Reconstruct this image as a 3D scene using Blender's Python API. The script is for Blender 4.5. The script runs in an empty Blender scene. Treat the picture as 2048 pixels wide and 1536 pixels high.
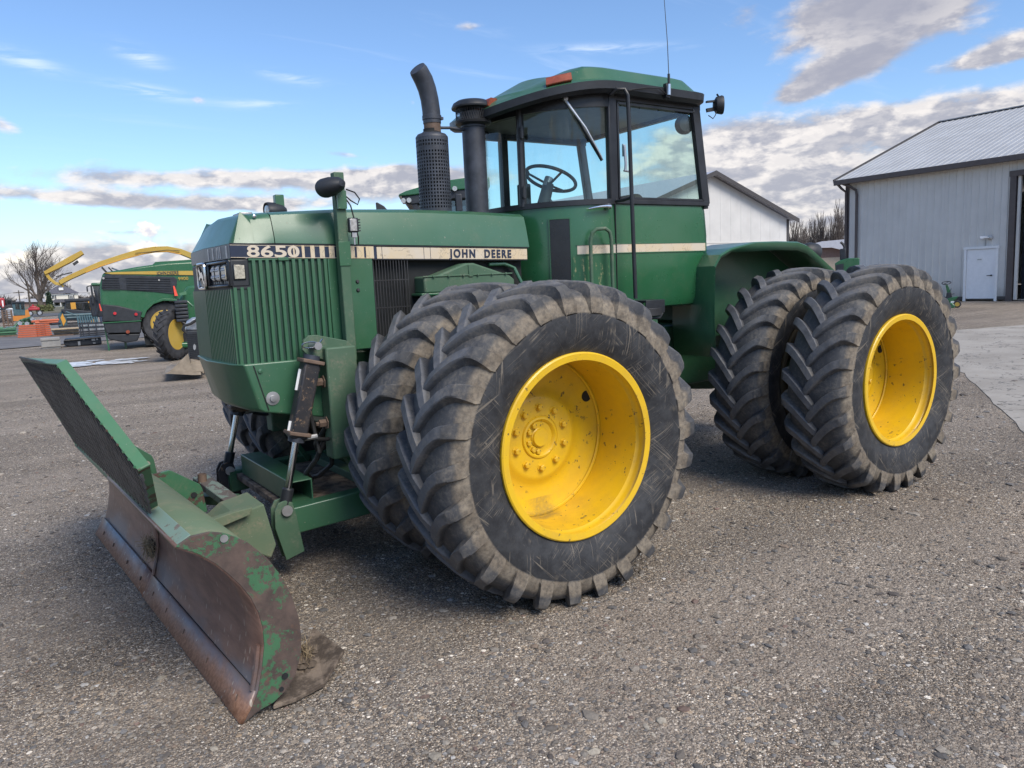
import bpy, bmesh, math, random
import numpy as np
from mathutils import Vector, Matrix

random.seed(7); np.random.seed(7)
scene = bpy.context.scene
COL = scene.collection

# ---------------------------------------------------------------- camera
CAM = Vector((-2.5171, -3.0707, 1.7668)); YAW, PITCH, ROLL, FPX = 0.5947, 0.1369, -0.0460, 1513.18
_f = Vector((math.sin(YAW)*math.cos(PITCH), math.cos(YAW)*math.cos(PITCH), -math.sin(PITCH)))
_r = Vector((math.cos(YAW), -math.sin(YAW), 0)); _u = _r.cross(_f)
CR = math.cos(ROLL)*_r + math.sin(ROLL)*_u
CU = -math.sin(ROLL)*_r + math.cos(ROLL)*_u
CF = _f
cd = bpy.data.cameras.new('camera'); cam = bpy.data.objects.new('camera', cd); COL.objects.link(cam)
cd.sensor_width = 36.0; cd.lens = 36.0*FPX/2048.0; cd.clip_start = 0.05; cd.clip_end = 4000
cam.matrix_world = Matrix(((CR.x, CU.x, -CF.x, CAM.x), (CR.y, CU.y, -CF.y, CAM.y), (CR.z, CU.z, -CF.z, CAM.z), (0, 0, 0, 1)))
scene.camera = cam
scene.render.resolution_x = 1024; scene.render.resolution_y = 768

def at(ax, val, X, Y):
    """survey helper: the point of a photo pixel on the plane x/y/z = val"""
    d = CR*((X-1024)/FPX) - CU*((Y-768)/FPX) + CF
    i = 'xyz'.index(ax); s = (val-CAM[i])/d[i]
    return CAM + d*s

# ---------------------------------------------------------------- light
SUN_EL, SUN_AZ = math.radians(46), math.radians(172)     # azimuth measured from +y towards +x
sun_dir = Vector((math.sin(SUN_AZ)*math.cos(SUN_EL), math.cos(SUN_AZ)*math.cos(SUN_EL), math.sin(SUN_EL)))
sd = bpy.data.lights.new('sun', 'SUN'); sun = bpy.data.objects.new('sun', sd); COL.objects.link(sun)
sd.energy = 2.1; sd.angle = math.radians(32); sd.color = (1.0, 0.92, 0.81)
sun.rotation_euler = (-sun_dir).to_track_quat('-Z', 'Y').to_euler()
sun.location = (-10, -10, 20)

scene.view_settings.view_transform = 'Standard'; scene.view_settings.look = 'None'
scene.view_settings.exposure = 0.0; scene.view_settings.gamma = 1.0
scene.view_settings.use_curve_mapping = False
EXPOSURE = 0.84
scene.view_settings.exposure = EXPOSURE

# ---------------------------------------------------------------- node helper
class NT:
    def __init__(s, tree):
        s.t = tree; s.n = tree.nodes; s.l = tree.links; s.n.clear()
    def node(s, kind, **kw):
        nd = s.n.new(kind)
        for k, v in kw.items():
            if k == 'inp':
                for a, b in v.items(): s.set(nd, a, b)
            else: setattr(nd, k, v)
        return nd
    def set(s, nd, key, v):
        sock = nd.inputs[key]
        if isinstance(v, bpy.types.NodeSocket): s.l.new(v, sock)
        elif isinstance(v, bpy.types.Node): s.l.new(v.outputs[0], sock)
        else:
            if sock.type == 'RGBA' and len(v) == 3: v = (*v, 1)
            sock.default_value = v
    def m(s, op, a, b=0.0, c=0.0, clamp=False):
        nd = s.n.new('ShaderNodeMath'); nd.operation = op; nd.use_clamp = clamp
        for i, v in enumerate((a, b, c)): s.set(nd, i, v)
        return nd.outputs[0]
    def vm(s, op, a, b=(0, 0, 0), scale=None):
        nd = s.n.new('ShaderNodeVectorMath'); nd.operation = op
        s.set(nd, 0, a); s.set(nd, 1, b)
        if scale is not None: s.set(nd, 3, scale)
        return nd.outputs['Value'] if op in ('DOT_PRODUCT', 'LENGTH', 'DISTANCE') else nd.outputs[0]
    def mix(s, fac, a, b, blend='MIX'):
        nd = s.n.new('ShaderNodeMix'); nd.data_type = 'RGBA'; nd.blend_type = blend
        s.set(nd, 0, fac); s.set(nd, 6, a); s.set(nd, 7, b)
        return nd.outputs[2]
    def ramp(s, fac, stops, mode='LINEAR'):
        nd = s.n.new('ShaderNodeValToRGB'); nd.color_ramp.interpolation = mode
        e = nd.color_ramp.elements
        while len(e) < len(stops): e.new(0.5)
        for q, (p, c) in zip(e, stops):
            q.position = p
            q.color = (c, c, c, 1) if isinstance(c, (int, float)) else (*c, 1)
        s.set(nd, 0, fac); return nd.outputs[0]
    def sst(s, v, lo, hi):                                    # smoothstep
        nd = s.n.new('ShaderNodeMapRange'); nd.interpolation_type = 'SMOOTHSTEP'
        s.set(nd, 0, v); s.set(nd, 1, lo); s.set(nd, 2, hi); s.set(nd, 3, 0.0); s.set(nd, 4, 1.0)
        return nd.outputs[0]
    def noise(s, vec, scale=5, detail=3, rough=.5, dist=0.0, dim='3D', out=0):
        nd = s.n.new('ShaderNodeTexNoise'); nd.noise_dimensions = dim
        s.set(nd, 'Vector', vec); s.set(nd, 'Scale', scale); s.set(nd, 'Detail', detail)
        s.set(nd, 'Roughness', rough); s.set(nd, 'Distortion', dist)
        return nd.outputs[out]
    def voro(s, vec, scale=5, feature='F1', out='Distance', rnd=1.0):
        nd = s.n.new('ShaderNodeTexVoronoi'); nd.feature = feature
        s.set(nd, 'Vector', vec); s.set(nd, 'Scale', scale); s.set(nd, 'Randomness', rnd)
        return nd.outputs[out]
    def mapv(s, vec, loc=(0, 0, 0), rot=(0, 0, 0), scale=(1, 1, 1)):
        nd = s.n.new('ShaderNodeMapping'); s.set(nd, 0, vec); s.set(nd, 1, loc); s.set(nd, 2, rot); s.set(nd, 3, scale)
        return nd.outputs[0]
    def xyz(s, vec):
        nd = s.n.new('ShaderNodeSeparateXYZ'); s.set(nd, 0, vec); return nd.outputs
    def comb(s, x, y, z):
        nd = s.n.new('ShaderNodeCombineXYZ'); s.set(nd, 0, x); s.set(nd, 1, y); s.set(nd, 2, z); return nd.outputs[0]
    def bump(s, h, strength=.3, dist=.01, normal=None):
        nd = s.n.new('ShaderNodeBump'); s.set(nd, 'Strength', strength); s.set(nd, 'Distance', dist); s.set(nd, 'Height', h)
        if normal is not None: s.set(nd, 'Normal', normal)
        return nd.outputs[0]

# ---------------------------------------------------------------- sky
world = bpy.data.worlds.new('World'); scene.world = world; world.use_nodes = True
def build_sky():
    N = NT(world.node_tree)
    sky = N.node('ShaderNodeTexSky', sky_type='NISHITA', sun_disc=False)
    sky.sun_elevation = SUN_EL; sky.sun_rotation = SUN_AZ; sky.altitude = 200
    sky.air_density = 1.0; sky.dust_density = 0.6; sky.ozone_density = 1.6
    d = N.node('ShaderNodeTexCoord').outputs['Generated']
    x, y, z = N.xyz(d)
    zc = N.m('MAXIMUM', z, 0.0)
    az = N.m('ARCTAN2', x, y)                                  # 0 at +y, + towards +x (radians)
    den = N.m('ADD', zc, 0.10)
    u = N.comb(N.m('DIVIDE', x, den), N.m('DIVIDE', y, den), 0.0)   # a flat cloud deck seen from below
    def blob(a, e, sa, se, tilt=0.0):                          # soft patch of cloud cover about azimuth a, elevation e (deg)
        da = N.m('SUBTRACT', az, math.radians(a)); de = N.m('SUBTRACT', z, math.sin(math.radians(e)))
        de = N.m('SUBTRACT', de, N.m('MULTIPLY', da, tilt))
        q = N.m('ADD', N.m('POWER', N.m('DIVIDE', da, math.radians(sa)), 2.0), N.m('POWER', N.m('DIVIDE', de, math.radians(se)), 2.0))
        return N.m('POWER', 2.718, N.m('MULTIPLY', q, -1.0))
    def add(*a):
        r = a[0]
        for b in a[1:]: r = N.m('ADD', r, b)
        return r
    sc = N.comb(N.m('MULTIPLY', az, 3.8), N.m('MULTIPLY', z, 8.6), 3.7)   # banded space for the low cloud
    nb = N.noise(sc, 3.2, 5, .56, .15)
    nb_up = N.noise(N.vm('ADD', sc, (-.03, .07, 0)), 3.2, 5, .56, .15)
    nf = N.noise(sc, 11, 4, .6, .2)
    # cover: low deck to the right, two bands to the left, grey clouds at the upper right, scattered cloud elsewhere
    D = math.radians
    deck = N.m('MULTIPLY', N.sst(az, D(38), D(49)), N.m('SUBTRACT', 1.0, N.sst(z, .158, .198)))
    def W(w, *a): return N.m('MULTIPLY', blob(*a), w)
    lowl = N.m('MULTIPLY', .95, N.m('SUBTRACT', 1.0, N.sst(z, .040, .090)))
    bands = add(W(.92, 14, 7.8, 14, .75), W(.95, 25.5, 7.3, 6, 1.0), W(.74, 5, 6.5, 9, .5, -.03), W(.82, 16, 6.0, 9, .62), W(.5, -4, 7.0, 7, .5), W(.5, -22, 8.0, 12, 1.0),
                W(.62, 22.8, 9.35, 1.7, .26, -.12), W(.45, 26.6, 8.4, .9, .22), W(.5, 8.5, 4.3, 2.6, .22), W(.42, 8, 5.0, 2.2, .18), W(.6, 30.5, 7.4, 4, .8))
    big = add(W(1.6, 59.6, 15.6, 5.8, 1.8), W(1.4, 57.6, 12.6, 3.4, 1.0, .20), W(.85, 54.9, 11.5, 1.6, .6, .2), W(1.1, 66.3, 12.1, 3.4, .70, .13), W(.7, 69, 12.6, 3, .8, .1), W(.42, 51.5, 16.8, 1.3, .9, .5),
              W(.40, 54.0, 14.1, 1.3, .4, .3), W(.62, 13.2, 12.8, .75, .36), W(.62, 1.7, 10.8, 1.1, .5, -.25), W(.5, 27.8, 12.8, .35, .28), W(.45, 32, 17.5, 1, .3))
    out_az = N.m('SUBTRACT', 1.0, N.m('MULTIPLY', N.sst(az, D(-14), D(-4)), N.m('SUBTRACT', 1.0, N.sst(az, D(72), D(84)))))
    scat = N.m('MULTIPLY', N.m('MAXIMUM', out_az, N.sst(z, .34, .46)), N.sst(N.noise(u, .9, 5, .6), .44, .64))
    cover = add(N.m('MULTIPLY', deck, .98), lowl, bands, big, N.m('MULTIPLY', scat, .8))
    dens = N.sst(add(cover, N.m('MULTIPLY', N.m('SUBTRACT', nb, .5), 1.2), N.m('MULTIPLY', N.m('SUBTRACT', nf, .5), .55)), .26, .86)
    # shading: thin or upper edges bright and warm, thick undersides grey blue
    lit = N.sst(N.m('SUBTRACT', nb, nb_up), -.06, .085)
    lit = N.m('ADD', N.m('MULTIPLY', lit, .8), N.m('MULTIPLY', N.sst(nf, .42, .68), .3), clamp=True)
    heavy = N.m('MINIMUM', add(blob(60, 16.0, 6.5, 2.2), blob(57.9, 12.5, 4, 1.0, .2)), 1.0)
    lit = N.m('MULTIPLY', lit, N.m('SUBTRACT', 1.0, N.m('MULTIPLY', heavy, .93)))
    ccol = N.mix(lit, N.mix(N.m('MULTIPLY', heavy, .45), SKY_CLOUD_DARK, (1.75, 1.80, 2.3)), SKY_CLOUD_LIT)
    # small sunlit cumulus near the left horizon
    cum = add(blob(9.3, 4.45, 1.05, .75), blob(1.6, 2.75, 1.7, .62), blob(9.2, 3.1, 1.4, .55), blob(14, 2.4, 2.2, .5), blob(12, 1.6, 1.3, .45))
    sc2 = N.comb(N.m('MULTIPLY', az, 9.0), N.m('MULTIPLY', z, 11.0), 1.3)
    cumd = N.sst(N.m('ADD', cum, N.m('MULTIPLY', N.m('SUBTRACT', N.noise(sc2, 7, 4, .55), .5), 1.3)), .40, .85)
    ccol = N.mix(cumd, ccol, N.mix(N.sst(N.noise(N.vm('ADD', sc2, (.05, .09, 0)), 6, 3, .55), .36, .62), (4.0, 4.0, 4.5), SKY_CUMULUS))
    dens = N.m('MAXIMUM', dens, cumd)
    # high cirrus wisps, combed out
    wv = N.mapv(u, rot=(0, 0, math.radians(22)), scale=(.55, 2.6, 1))
    cir = N.m('MULTIPLY', N.m('MULTIPLY', N.sst(N.noise(wv, 1.5, 5, .62, .5), .54, .80), N.sst(z, .13, .26)), .26)
    spots = add(blob(3.4, 14.5, 1.7, .45, -.2), blob(9.9, 15.3, 1.4, .5, -.28), blob(10.4, 13.2, 2.4, .34, -.13), blob(17, 12.6, 2.2, .25), blob(19.6, 14.4, 1.7, .32, -.12), blob(42, 15.6, 4, .28, -.05))
    cir = N.m('ADD', cir, N.m('MULTIPLY', N.m('MULTIPLY', spots, N.sst(N.noise(N.mapv(sc, rot=(0, 0, -.35), scale=(1, 3.4, 1)), 3.4, 6, .6, .6), .38, .66)), .62), clamp=True)
    base = N.mix(1.0, sky.outputs[0], SKY_TINT, 'MULTIPLY')
    haze = N.m('POWER', N.m('SUBTRACT', 1.0, N.m('MINIMUM', zc, 1.0)), 14.0)
    col = N.mix(N.m('MULTIPLY', haze, .45), base, SKY_HAZE)
    col = N.mix(cir, col, SKY_CIRRUS)
    col = N.mix(N.m('MULTIPLY', dens, .96), col, ccol)
    bg = N.node('ShaderNodeBackground', inp={'Color': col, 'Strength': SKY_STRENGTH})
    out = N.node('ShaderNodeOutputWorld'); N.l.new(bg.outputs[0], out.inputs[0])
SKY_STRENGTH = 0.11
SKY_TINT = (.74, .86, 1.00); SKY_HAZE = (4.3, 5.3, 5.9); SKY_CIRRUS = (4.8, 5.4, 6.4)
SKY_CLOUD_DARK = (2.35, 2.38, 2.75); SKY_CLOUD_LIT = (5.0, 4.72, 4.55); SKY_CUMULUS = (6.8, 6.2, 5.3)
build_sky()
world.cycles.sampling_method = 'MANUAL'; world.cycles.sample_map_resolution = 256
scene.cycles.max_bounces = 6; scene.cycles.diffuse_bounces = 2; scene.cycles.glossy_bounces = 3; scene.cycles.transparent_max_bounces = 16
scene.cycles.caustics_reflective = False; scene.cycles.caustics_refractive = False

# ---------------------------------------------------------------- mesh helpers
def shade(me, ang=35.0):
    bm = bmesh.new(); bm.from_mesh(me)
    c = math.radians(ang)
    for f in bm.faces: f.smooth = True
    for e in bm.edges:
        e.smooth = not (len(e.link_faces) == 2 and e.calc_face_angle(0) > c)
    bm.to_mesh(me); bm.free()

class MB:
    """collects shapes, built as ONE mesh object"""
    def __init__(s): s.v = []; s.f = []
    def add(s, vs, fs):
        o = len(s.v); s.v += [tuple(q) for q in vs]; s.f += [tuple(i+o for i in q) for q in fs]; return s
    def box(s, lo, hi):
        x0, y0, z0 = lo; x1, y1, z1 = hi
        return s.add([(x0, y0, z0), (x1, y0, z0), (x1, y1, z0), (x0, y1, z0), (x0, y0, z1), (x1, y0, z1), (x1, y1, z1), (x0, y1, z1)],
                     [(3, 2, 1, 0), (4, 5, 6, 7), (0, 1, 5, 4), (1, 2, 6, 5), (2, 3, 7, 6), (3, 0, 4, 7)])
    def cbox(s, c, sz): return s.box([c[i]-sz[i]/2 for i in range(3)], [c[i]+sz[i]/2 for i in range(3)])
    def bar(s, p, q, w, h, up=(0, 0, 1)):
        p, q, up = Vector(p), Vector(q), Vector(up); d = (q-p).normalized(); a = d.cross(up).normalized(); b = a.cross(d)
        vs = []
        for c in (p, q):
            for i, j in ((-1, -1), (1, -1), (1, 1), (-1, 1)): vs.append(c+a*(i*w/2)+b*(j*h/2))
        return s.add(vs, [(3, 2, 1, 0), (4, 5, 6, 7), (0, 1, 5, 4), (1, 2, 6, 5), (2, 3, 7, 6), (3, 0, 4, 7)])
    def tube(s, path, r, n=8, cap=True, closed=False):
        P = [Vector(q) for q in path]; m = len(P); rs = r if isinstance(r, (list, tuple)) else [r]*m
        vs = []; fs = []; ref = None
        for i in range(m):
            if closed: t = (P[(i+1) % m]-P[i-1])
            else: t = (P[min(i+1, m-1)]-P[max(i-1, 0)])
            t.normalize()
            if ref is None:
                ref = t.orthogonal().normalized()
            ref = (ref-t*ref.dot(t)).normalized(); b = t.cross(ref)
            for k in range(n):
                a = 2*math.pi*k/n; vs.append(P[i]+(ref*math.cos(a)+b*math.sin(a))*rs[i])
        for i in range(m if closed else m-1):
            j = (i+1) % m
            for k in range(n): fs.append((i*n+k, i*n+(k+1) % n, j*n+(k+1) % n, j*n+k))
        if cap and not closed: fs.append(tuple(range(n-1, -1, -1))); fs.append(tuple(range((m-1)*n, m*n)))
        return s.add(vs, fs)
    def lathe(s, prof, o=(0, 0, 0), axis=(0, 0, 1), n=32, close=False):
        """prof: [(r,h)] turned about the axis"""
        o, ax = Vector(o), Vector(axis).normalized(); a = ax.orthogonal().normalized(); b = ax.cross(a)
        vs = []; fs = []; m = len(prof)
        for r, h in prof:
            for k in range(n):
                t = 2*math.pi*k/n; vs.append(o+ax*h+(a*math.cos(t)+b*math.sin(t))*r)
        for i in range(m if close else m-1):
            j = (i+1) % m
            for k in range(n): fs.append((i*n+k, i*n+(k+1) % n, j*n+(k+1) % n, j*n+k))
        if not close:
            if prof[0][0] > 1e-4: fs.append(tuple(range(n-1, -1, -1)))
            if prof[-1][0] > 1e-4: fs.append(tuple(range((m-1)*n, m*n)))
        return s.add(vs, fs)
    def prism(s, poly, vec):
        vec = Vector(vec); P = [Vector(q) for q in poly]; n = len(P)
        fs = [tuple(range(n-1, -1, -1)), tuple(range(n, 2*n))]+[(i, (i+1) % n, (i+1) % n+n, i+n) for i in range(n)]
        return s.add(P+[q+vec for q in P], fs)
    def grid(s, rows, closed=False):
        m = len(rows); n = len(rows[0]); vs = [q for r in rows for q in r]
        fs = [(i*n+j, i*n+(j+1) % n, (i+1)*n+(j+1) % n, (i+1)*n+j) for i in range(m-1) for j in range(n if closed else n-1)]
        return s.add(vs, fs)
    def mesh(s, name, mat, smooth=35, recalc=True, doubles=0):
        me = bpy.data.meshes.new(name); me.from_pydata([tuple(q) for q in s.v], [], s.f)
        bm = bmesh.new(); bm.from_mesh(me)
        if doubles: bmesh.ops.remove_doubles(bm, verts=bm.verts, dist=doubles)
        if recalc: bmesh.ops.recalc_face_normals(bm, faces=bm.faces)
        bm.to_mesh(me); bm.free()
        if smooth: shade(me, smooth)
        if mat: me.materials.append(mat)
        return me
    def build(s, name, mat, parent=None, smooth=35, bevel=0, seg=2, solid=0, recalc=True, doubles=0, loc=None):
        o = bpy.data.objects.new(name, s.mesh(name, mat, smooth, recalc, doubles)); COL.objects.link(o)
        if parent is not None: o.parent = parent
        if loc is not None: o.location = loc
        if solid:
            md = o.modifiers.new('solid', 'SOLIDIFY'); md.thickness = solid; md.offset = 0
        if bevel:
            md = o.modifiers.new('bevel', 'BEVEL'); md.width = bevel; md.segments = seg; md.limit_method = 'ANGLE'; md.angle_limit = math.radians(32); md.harden_normals = False
        return o

def put(name, me, parent=None, loc=(0, 0, 0), rot=(0, 0, 0), scale=(1, 1, 1)):
    o = bpy.data.objects.new(name, me); COL.objects.link(o); o.location = loc; o.rotation_euler = rot; o.scale = scale
    if parent is not None: o.parent = parent
    return o
def empty(name, parent=None, loc=(0, 0, 0), rz=0.0):
    o = bpy.data.objects.new(name, None); COL.objects.link(o); o.location = loc; o.rotation_euler = (0, 0, rz); o.empty_display_size = .2
    if parent is not None: o.parent = parent
    return o
def tag(o, label=None, cat=None, group=None, kind=None):
    if label: o['label'] = label
    if cat: o['category'] = cat
    if group: o['group'] = group
    if kind: o['kind'] = kind
    return o
def thing(name, label, cat, loc=(0, 0, 0), rz=0.0, group=None): return tag(empty(name, None, loc, rz), label, cat, group)
def recenter(root, loc):
    """move an Empty to the thing's base; the parts stay where they are"""
    loc = Vector(loc)
    for c in root.children: c.location = c.location-loc
    root.location = root.location+loc
def copy_tree(o, parent=None):
    c = o.copy(); COL.objects.link(c); c.parent = parent
    for ch in list(o.children): copy_tree(ch, c)
    return c
def text_mesh(body, size, depth, mat, bold=0.0, sx=1.0, space=1.0, font=None):
    cu = bpy.data.curves.new('lettering', 'FONT'); cu.body = body; cu.size = size; cu.extrude = depth; cu.offset = bold; cu.space_character = space
    cu.align_x = 'LEFT'; cu.resolution_u = 6
    o = bpy.data.objects.new('lettering', cu); COL.objects.link(o)
    dg = bpy.context.evaluated_depsgraph_get(); dg.update()
    me = bpy.data.meshes.new_from_object(o.evaluated_get(dg)); bpy.data.objects.remove(o)
    for v in me.vertices: v.co.x *= sx
    me.materials.clear(); me.materials.append(mat); return me

# ================================================================ materials
MATS = {}
def newmat(name):
    m = bpy.data.materials.new(name); m.use_nodes = True; N = NT(m.node_tree)
    out = N.node('ShaderNodeOutputMaterial'); b = N.node('ShaderNodeBsdfPrincipled'); N.l.new(b.outputs[0], out.inputs[0])
    MATS[name] = m; return m, N, b
def simple(name, col, rough=.5, metal=0.0, var=.12, scale=6.0, bump=0.0, spec=.5, coat=0.0, emit=None):
    """one colour with uneven tone and sheen"""
    m, N, b = newmat(name); o = N.node('ShaderNodeTexCoord').outputs['Object']
    n = N.noise(o, scale, 5, .6)
    c = N.mix(N.sst(n, .3, .7), tuple(k*(1-var) for k in col), tuple(min(1, k*(1+var)) for k in col))
    N.set(b, 'Base Color', c); N.set(b, 'Metallic', metal); N.set(b, 'Specular IOR Level', spec)
    N.set(b, 'Roughness', N.m('ADD', rough-.08, N.m('MULTIPLY', N.noise(o, scale*3, 3), .16), clamp=True))
    if coat: N.set(b, 'Coat Weight', coat); N.set(b, 'Coat Roughness', .15)
    if bump: N.set(b, 'Normal', N.bump(N.noise(o, scale*8, 4), bump, .004))
    if emit: N.set(b, 'Emission Color', emit[0]); N.set(b, 'Emission Strength', emit[1])
    return m
def paint(name, col, dust=(.20, .17, .12), dust_amt=.25, chips=.0, rough=.33, speck=.5, coat=.25, fade=(.06, .19, .12), fade_amt=.25, chipcol=(.05, .03, .022), chip_scale=9):
    """old machine enamel: faded patches, road dust, pale specks, chips down to rusty steel"""
    m, N, b = newmat(name); o = N.node('ShaderNodeTexCoord').outputs['Object']
    big = N.noise(o, 1.7, 5, .6); mid = N.noise(o, 7, 5, .62); fine = N.noise(o, 60, 3, .6)
    c = N.mix(N.m('MULTIPLY', N.sst(big, .35, .75), fade_amt), col, fade)
    c = N.mix(N.m('MULTIPLY', N.m('MULTIPLY', N.sst(mid, .45, .8), N.sst(fine, .3, .7)), dust_amt), c, dust)
    sp = N.m('MULTIPLY', N.m('LESS_THAN', N.voro(o, 38), .085), N.m('GREATER_THAN', N.noise(o, 9, 2), .53))
    c = N.mix(N.m('MULTIPLY', sp, speck), c, (.30, .33, .28))
    r = N.m('ADD', rough-.06, N.m('MULTIPLY', mid, .2))
    h = N.m('MULTIPLY', fine, .15)
    if chips:
        cn = N.noise(o, chip_scale, 8, .68, .2)
        k = N.sst(cn, .70-chips*.22, .72-chips*.22)
        c = N.mix(k, c, N.mix(N.noise(o, 40, 4), chipcol, tuple(q*1.9 for q in chipcol)))
        r = N.m('MAXIMUM', r, N.m('MULTIPLY', k, .75)); h = N.m('SUBTRACT', h, N.m('MULTIPLY', k, .6))
        N.set(b, 'Coat Weight', N.m('MULTIPLY', N.m('SUBTRACT', 1.0, k), coat))
    elif coat: N.set(b, 'Coat Weight', coat)
    N.set(b, 'Coat Roughness', .18)
    N.set(b, 'Base Color', c); N.set(b, 'Roughness', r); N.set(b, 'Normal', N.bump(h, .25, .003))
    return m

GREEN = (.034, .116, .056)
paint('green', GREEN, dust_amt=.18, fade=(.065, .155, .105), fade_amt=.5, chips=.16, chipcol=(.16, .17, .13), chip_scale=30)
paint('green_body', (.018, .108, .042), dust_amt=.18, fade=(.045, .145, .080), fade_amt=.4, rough=.26, coat=.4, chips=.14, chipcol=(.20, .21, .15), chip_scale=34)
paint('green_dusty', (.050, .112, .064), dust_amt=.95, dust=(.20, .19, .14), fade=(.09, .15, .10), fade_amt=.7, rough=.6, coat=0.0, speck=.8)
paint('green_chipped', (.030, .125, .055), dust_amt=.45, chips=.75, rough=.5, coat=.1)
paint('green_pale', (.070, .185, .092), dust_amt=.35, dust=(.25, .23, .16), rough=.5, coat=.05, fade=(.11, .23, .15), fade_amt=.6)
def worn_plate():
    m, N, b = newmat('plow_worn'); o = N.node('ShaderNodeTexCoord').outputs['Object']
    patch = N.noise(o, 4.2, 4, .55, .3); fine = N.noise(o, 34, 8, .78, .15); mid = N.noise(o, 12, 5, .65)
    steel = N.mix(N.sst(mid, .3, .7), (.060, .044, .038), (.115, .080, .066))
    k = N.sst(N.m('ADD', N.m('MULTIPLY', patch, .55), N.m('MULTIPLY', fine, .58)), .600, .620)
    rust = N.sst(N.noise(o, 9, 6, .7), .56, .70)
    c = N.mix(N.m('MULTIPLY', rust, .35), steel, (.20, .095, .05))
    c = N.mix(k, c, N.mix(mid, (.034, .115, .052), (.060, .165, .080)))
    N.set(b, 'Base Color', c); N.set(b, 'Roughness', .62); N.set(b, 'Normal', N.bump(N.m('ADD', N.m('MULTIPLY', k, .5), N.m('MULTIPLY', fine, .4)), .35, .004))
worn_plate()
paint('yellow', (.80, .43, .008), dust=(.30, .19, .05), dust_amt=.25, chips=.30, rough=.34, coat=.2, speck=0, fade=(.72, .40, .02), fade_amt=.5, chipcol=(.06, .045, .035), chip_scale=26)
paint('spout_yellow', (.46, .30, .045), dust_amt=.4, chips=.25, rough=.5, coat=.1, speck=0, fade=(.5, .36, .08), fade_amt=.5)
paint('orange_paint', (.55, .20, .03), dust_amt=.3, rough=.5, speck=0, fade=(.5, .22, .05))
paint('loader_yellow', (.60, .29, .03), dust_amt=.3, rough=.45, speck=0, fade=(.5, .26, .05))
paint('red_paint', (.36, .02, .03), dust_amt=.25, rough=.45, speck=0, fade=(.3, .03, .05))
paint('orange_red', (.52, .12, .05), dust_amt=.35, rough=.6, speck=0, fade=(.55, .18, .10))
simple('gap_shade_green', (.012, .045, .030), .6, var=.3)  # grille backing: green darkened to paint in the shade between the slats
simple('black_paint', (.018, .020, .024), .42, var=.3, bump=.1)
simple('black_plastic', (.020, .023, .028), .55, var=.25)
simple('black_gloss', (.012, .014, .018), .22, var=.2)
simple('stack_black', (.040, .046, .060), .5, var=.35, scale=9, bump=.15)
simple('dark_void', (.010, .012, .013), .8, var=.3)
simple('dark_steel', (.060, .060, .062), .5, .6, var=.3)
simple('hose_rubber', (.016, .016, .017), .6, var=.2)
simple('chrome', (.62, .62, .62), .16, 1.0, var=.05)
simple('steel_rod', (.55, .55, .56), .14, 1.0, var=.08)
simple('zinc', (.42, .42, .42), .45, .8, var=.2)
simple('lens', (.42, .42, .41), .15, .3, var=.25, scale=60)
simple('lens_warm', (.45, .42, .34), .2, .2, var=.3, scale=60)
simple('amber_lens', (.27, .060, .028), .3, var=.25, scale=10, coat=.4)
simple('red_lens', (.50, .02, .03), .3, var=.2, coat=.5)
simple('smv_red', (.80, .09, .05), .5, var=.1)
simple('white_paint', (.78, .79, .80), .45, var=.04)
simple('white_door', (.80, .81, .83), .4, var=.03)
def siding(name, col):
    m, N, b = newmat(name); o = N.node('ShaderNodeTexCoord').outputs['Object']; x, y, z = N.xyz(o)
    big = N.noise(o, .7, 5, .65); st = N.noise(N.mapv(o, scale=(3, 3, .25)), 2.5, 5, .7)
    c = N.mix(N.sst(big, .3, .7), tuple(k*.94 for k in col), tuple(k*1.05 for k in col))
    c = N.mix(N.m('MULTIPLY', N.sst(st, .5, .8), .22), c, (.40, .38, .35))
    spl = N.m('MULTIPLY', N.m('SUBTRACT', 1.0, N.sst(N.m('ADD', z, N.m('MULTIPLY', N.noise(o, 3, 5, .7), -.7)), -.25, .45)), .55)
    c = N.mix(spl, c, (.30, .27, .23))
    N.set(b, 'Base Color', c); N.set(b, 'Roughness', N.m('ADD', .36, N.m('MULTIPLY', big, .2)))
siding('siding_white', (.62, .61, .585))
simple('siding_cream', (.62, .61, .58), .5, var=.05, scale=1.2)
simple('roof_metal', (.40, .41, .42), .55, .0, var=.08, scale=1.0)
simple('trim_brown', (.085, .070, .068), .5, var=.12)
simple('trim_dark', (.060, .055, .055), .5, var=.12)
simple('house_wall', (.72, .68, .58), .6, var=.05)
simple('house_white', (.76, .76, .74), .5, var=.04)
simple('shingle', (.10, .10, .12), .8, var=.25, scale=3)
simple('tan_wall', (.50, .42, .32), .6, var=.08)
simple('roof_pale', (.62, .63, .68), .45, var=.05)
simple('brown_wall', (.20, .13, .11), .6, var=.1)
simple('grey_roof', (.42, .43, .48), .5, var=.08)
simple('decal_black', (.020, .030, .060), .35, var=.15, scale=20)
simple('seat_fabric', (.060, .055, .045), .9, var=.25)
simple('interior_grey', (.30, .30, .30), .7, var=.1)
simple('interior_dark', (.045, .048, .05), .6, var=.2)
simple('bark', (.085, .070, .058), .85, var=.35, scale=4)
simple('twig', (.11, .090, .078), .9, var=.3, scale=2)
simple('twig_far', (.105, .088, .078), .9, var=.25, scale=1)
simple('conifer', (.022, .045, .025), .85, var=.4, scale=3)
simple('hedge_grass', (.11, .12, .05), .9, var=.3, scale=2)
simple('wood_grey', (.30, .28, .25), .8, var=.2, scale=9, bump=.3)
simple('wood_tan', (.42, .33, .22), .75, var=.2, scale=9)
simple('wood_dark', (.14, .095, .07), .8, var=.3, scale=9)
simple('block_grey', (.36, .35, .33), .8, var=.12, scale=8)
simple('navy_black', (.022, .026, .034), .5, var=.3)
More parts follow.
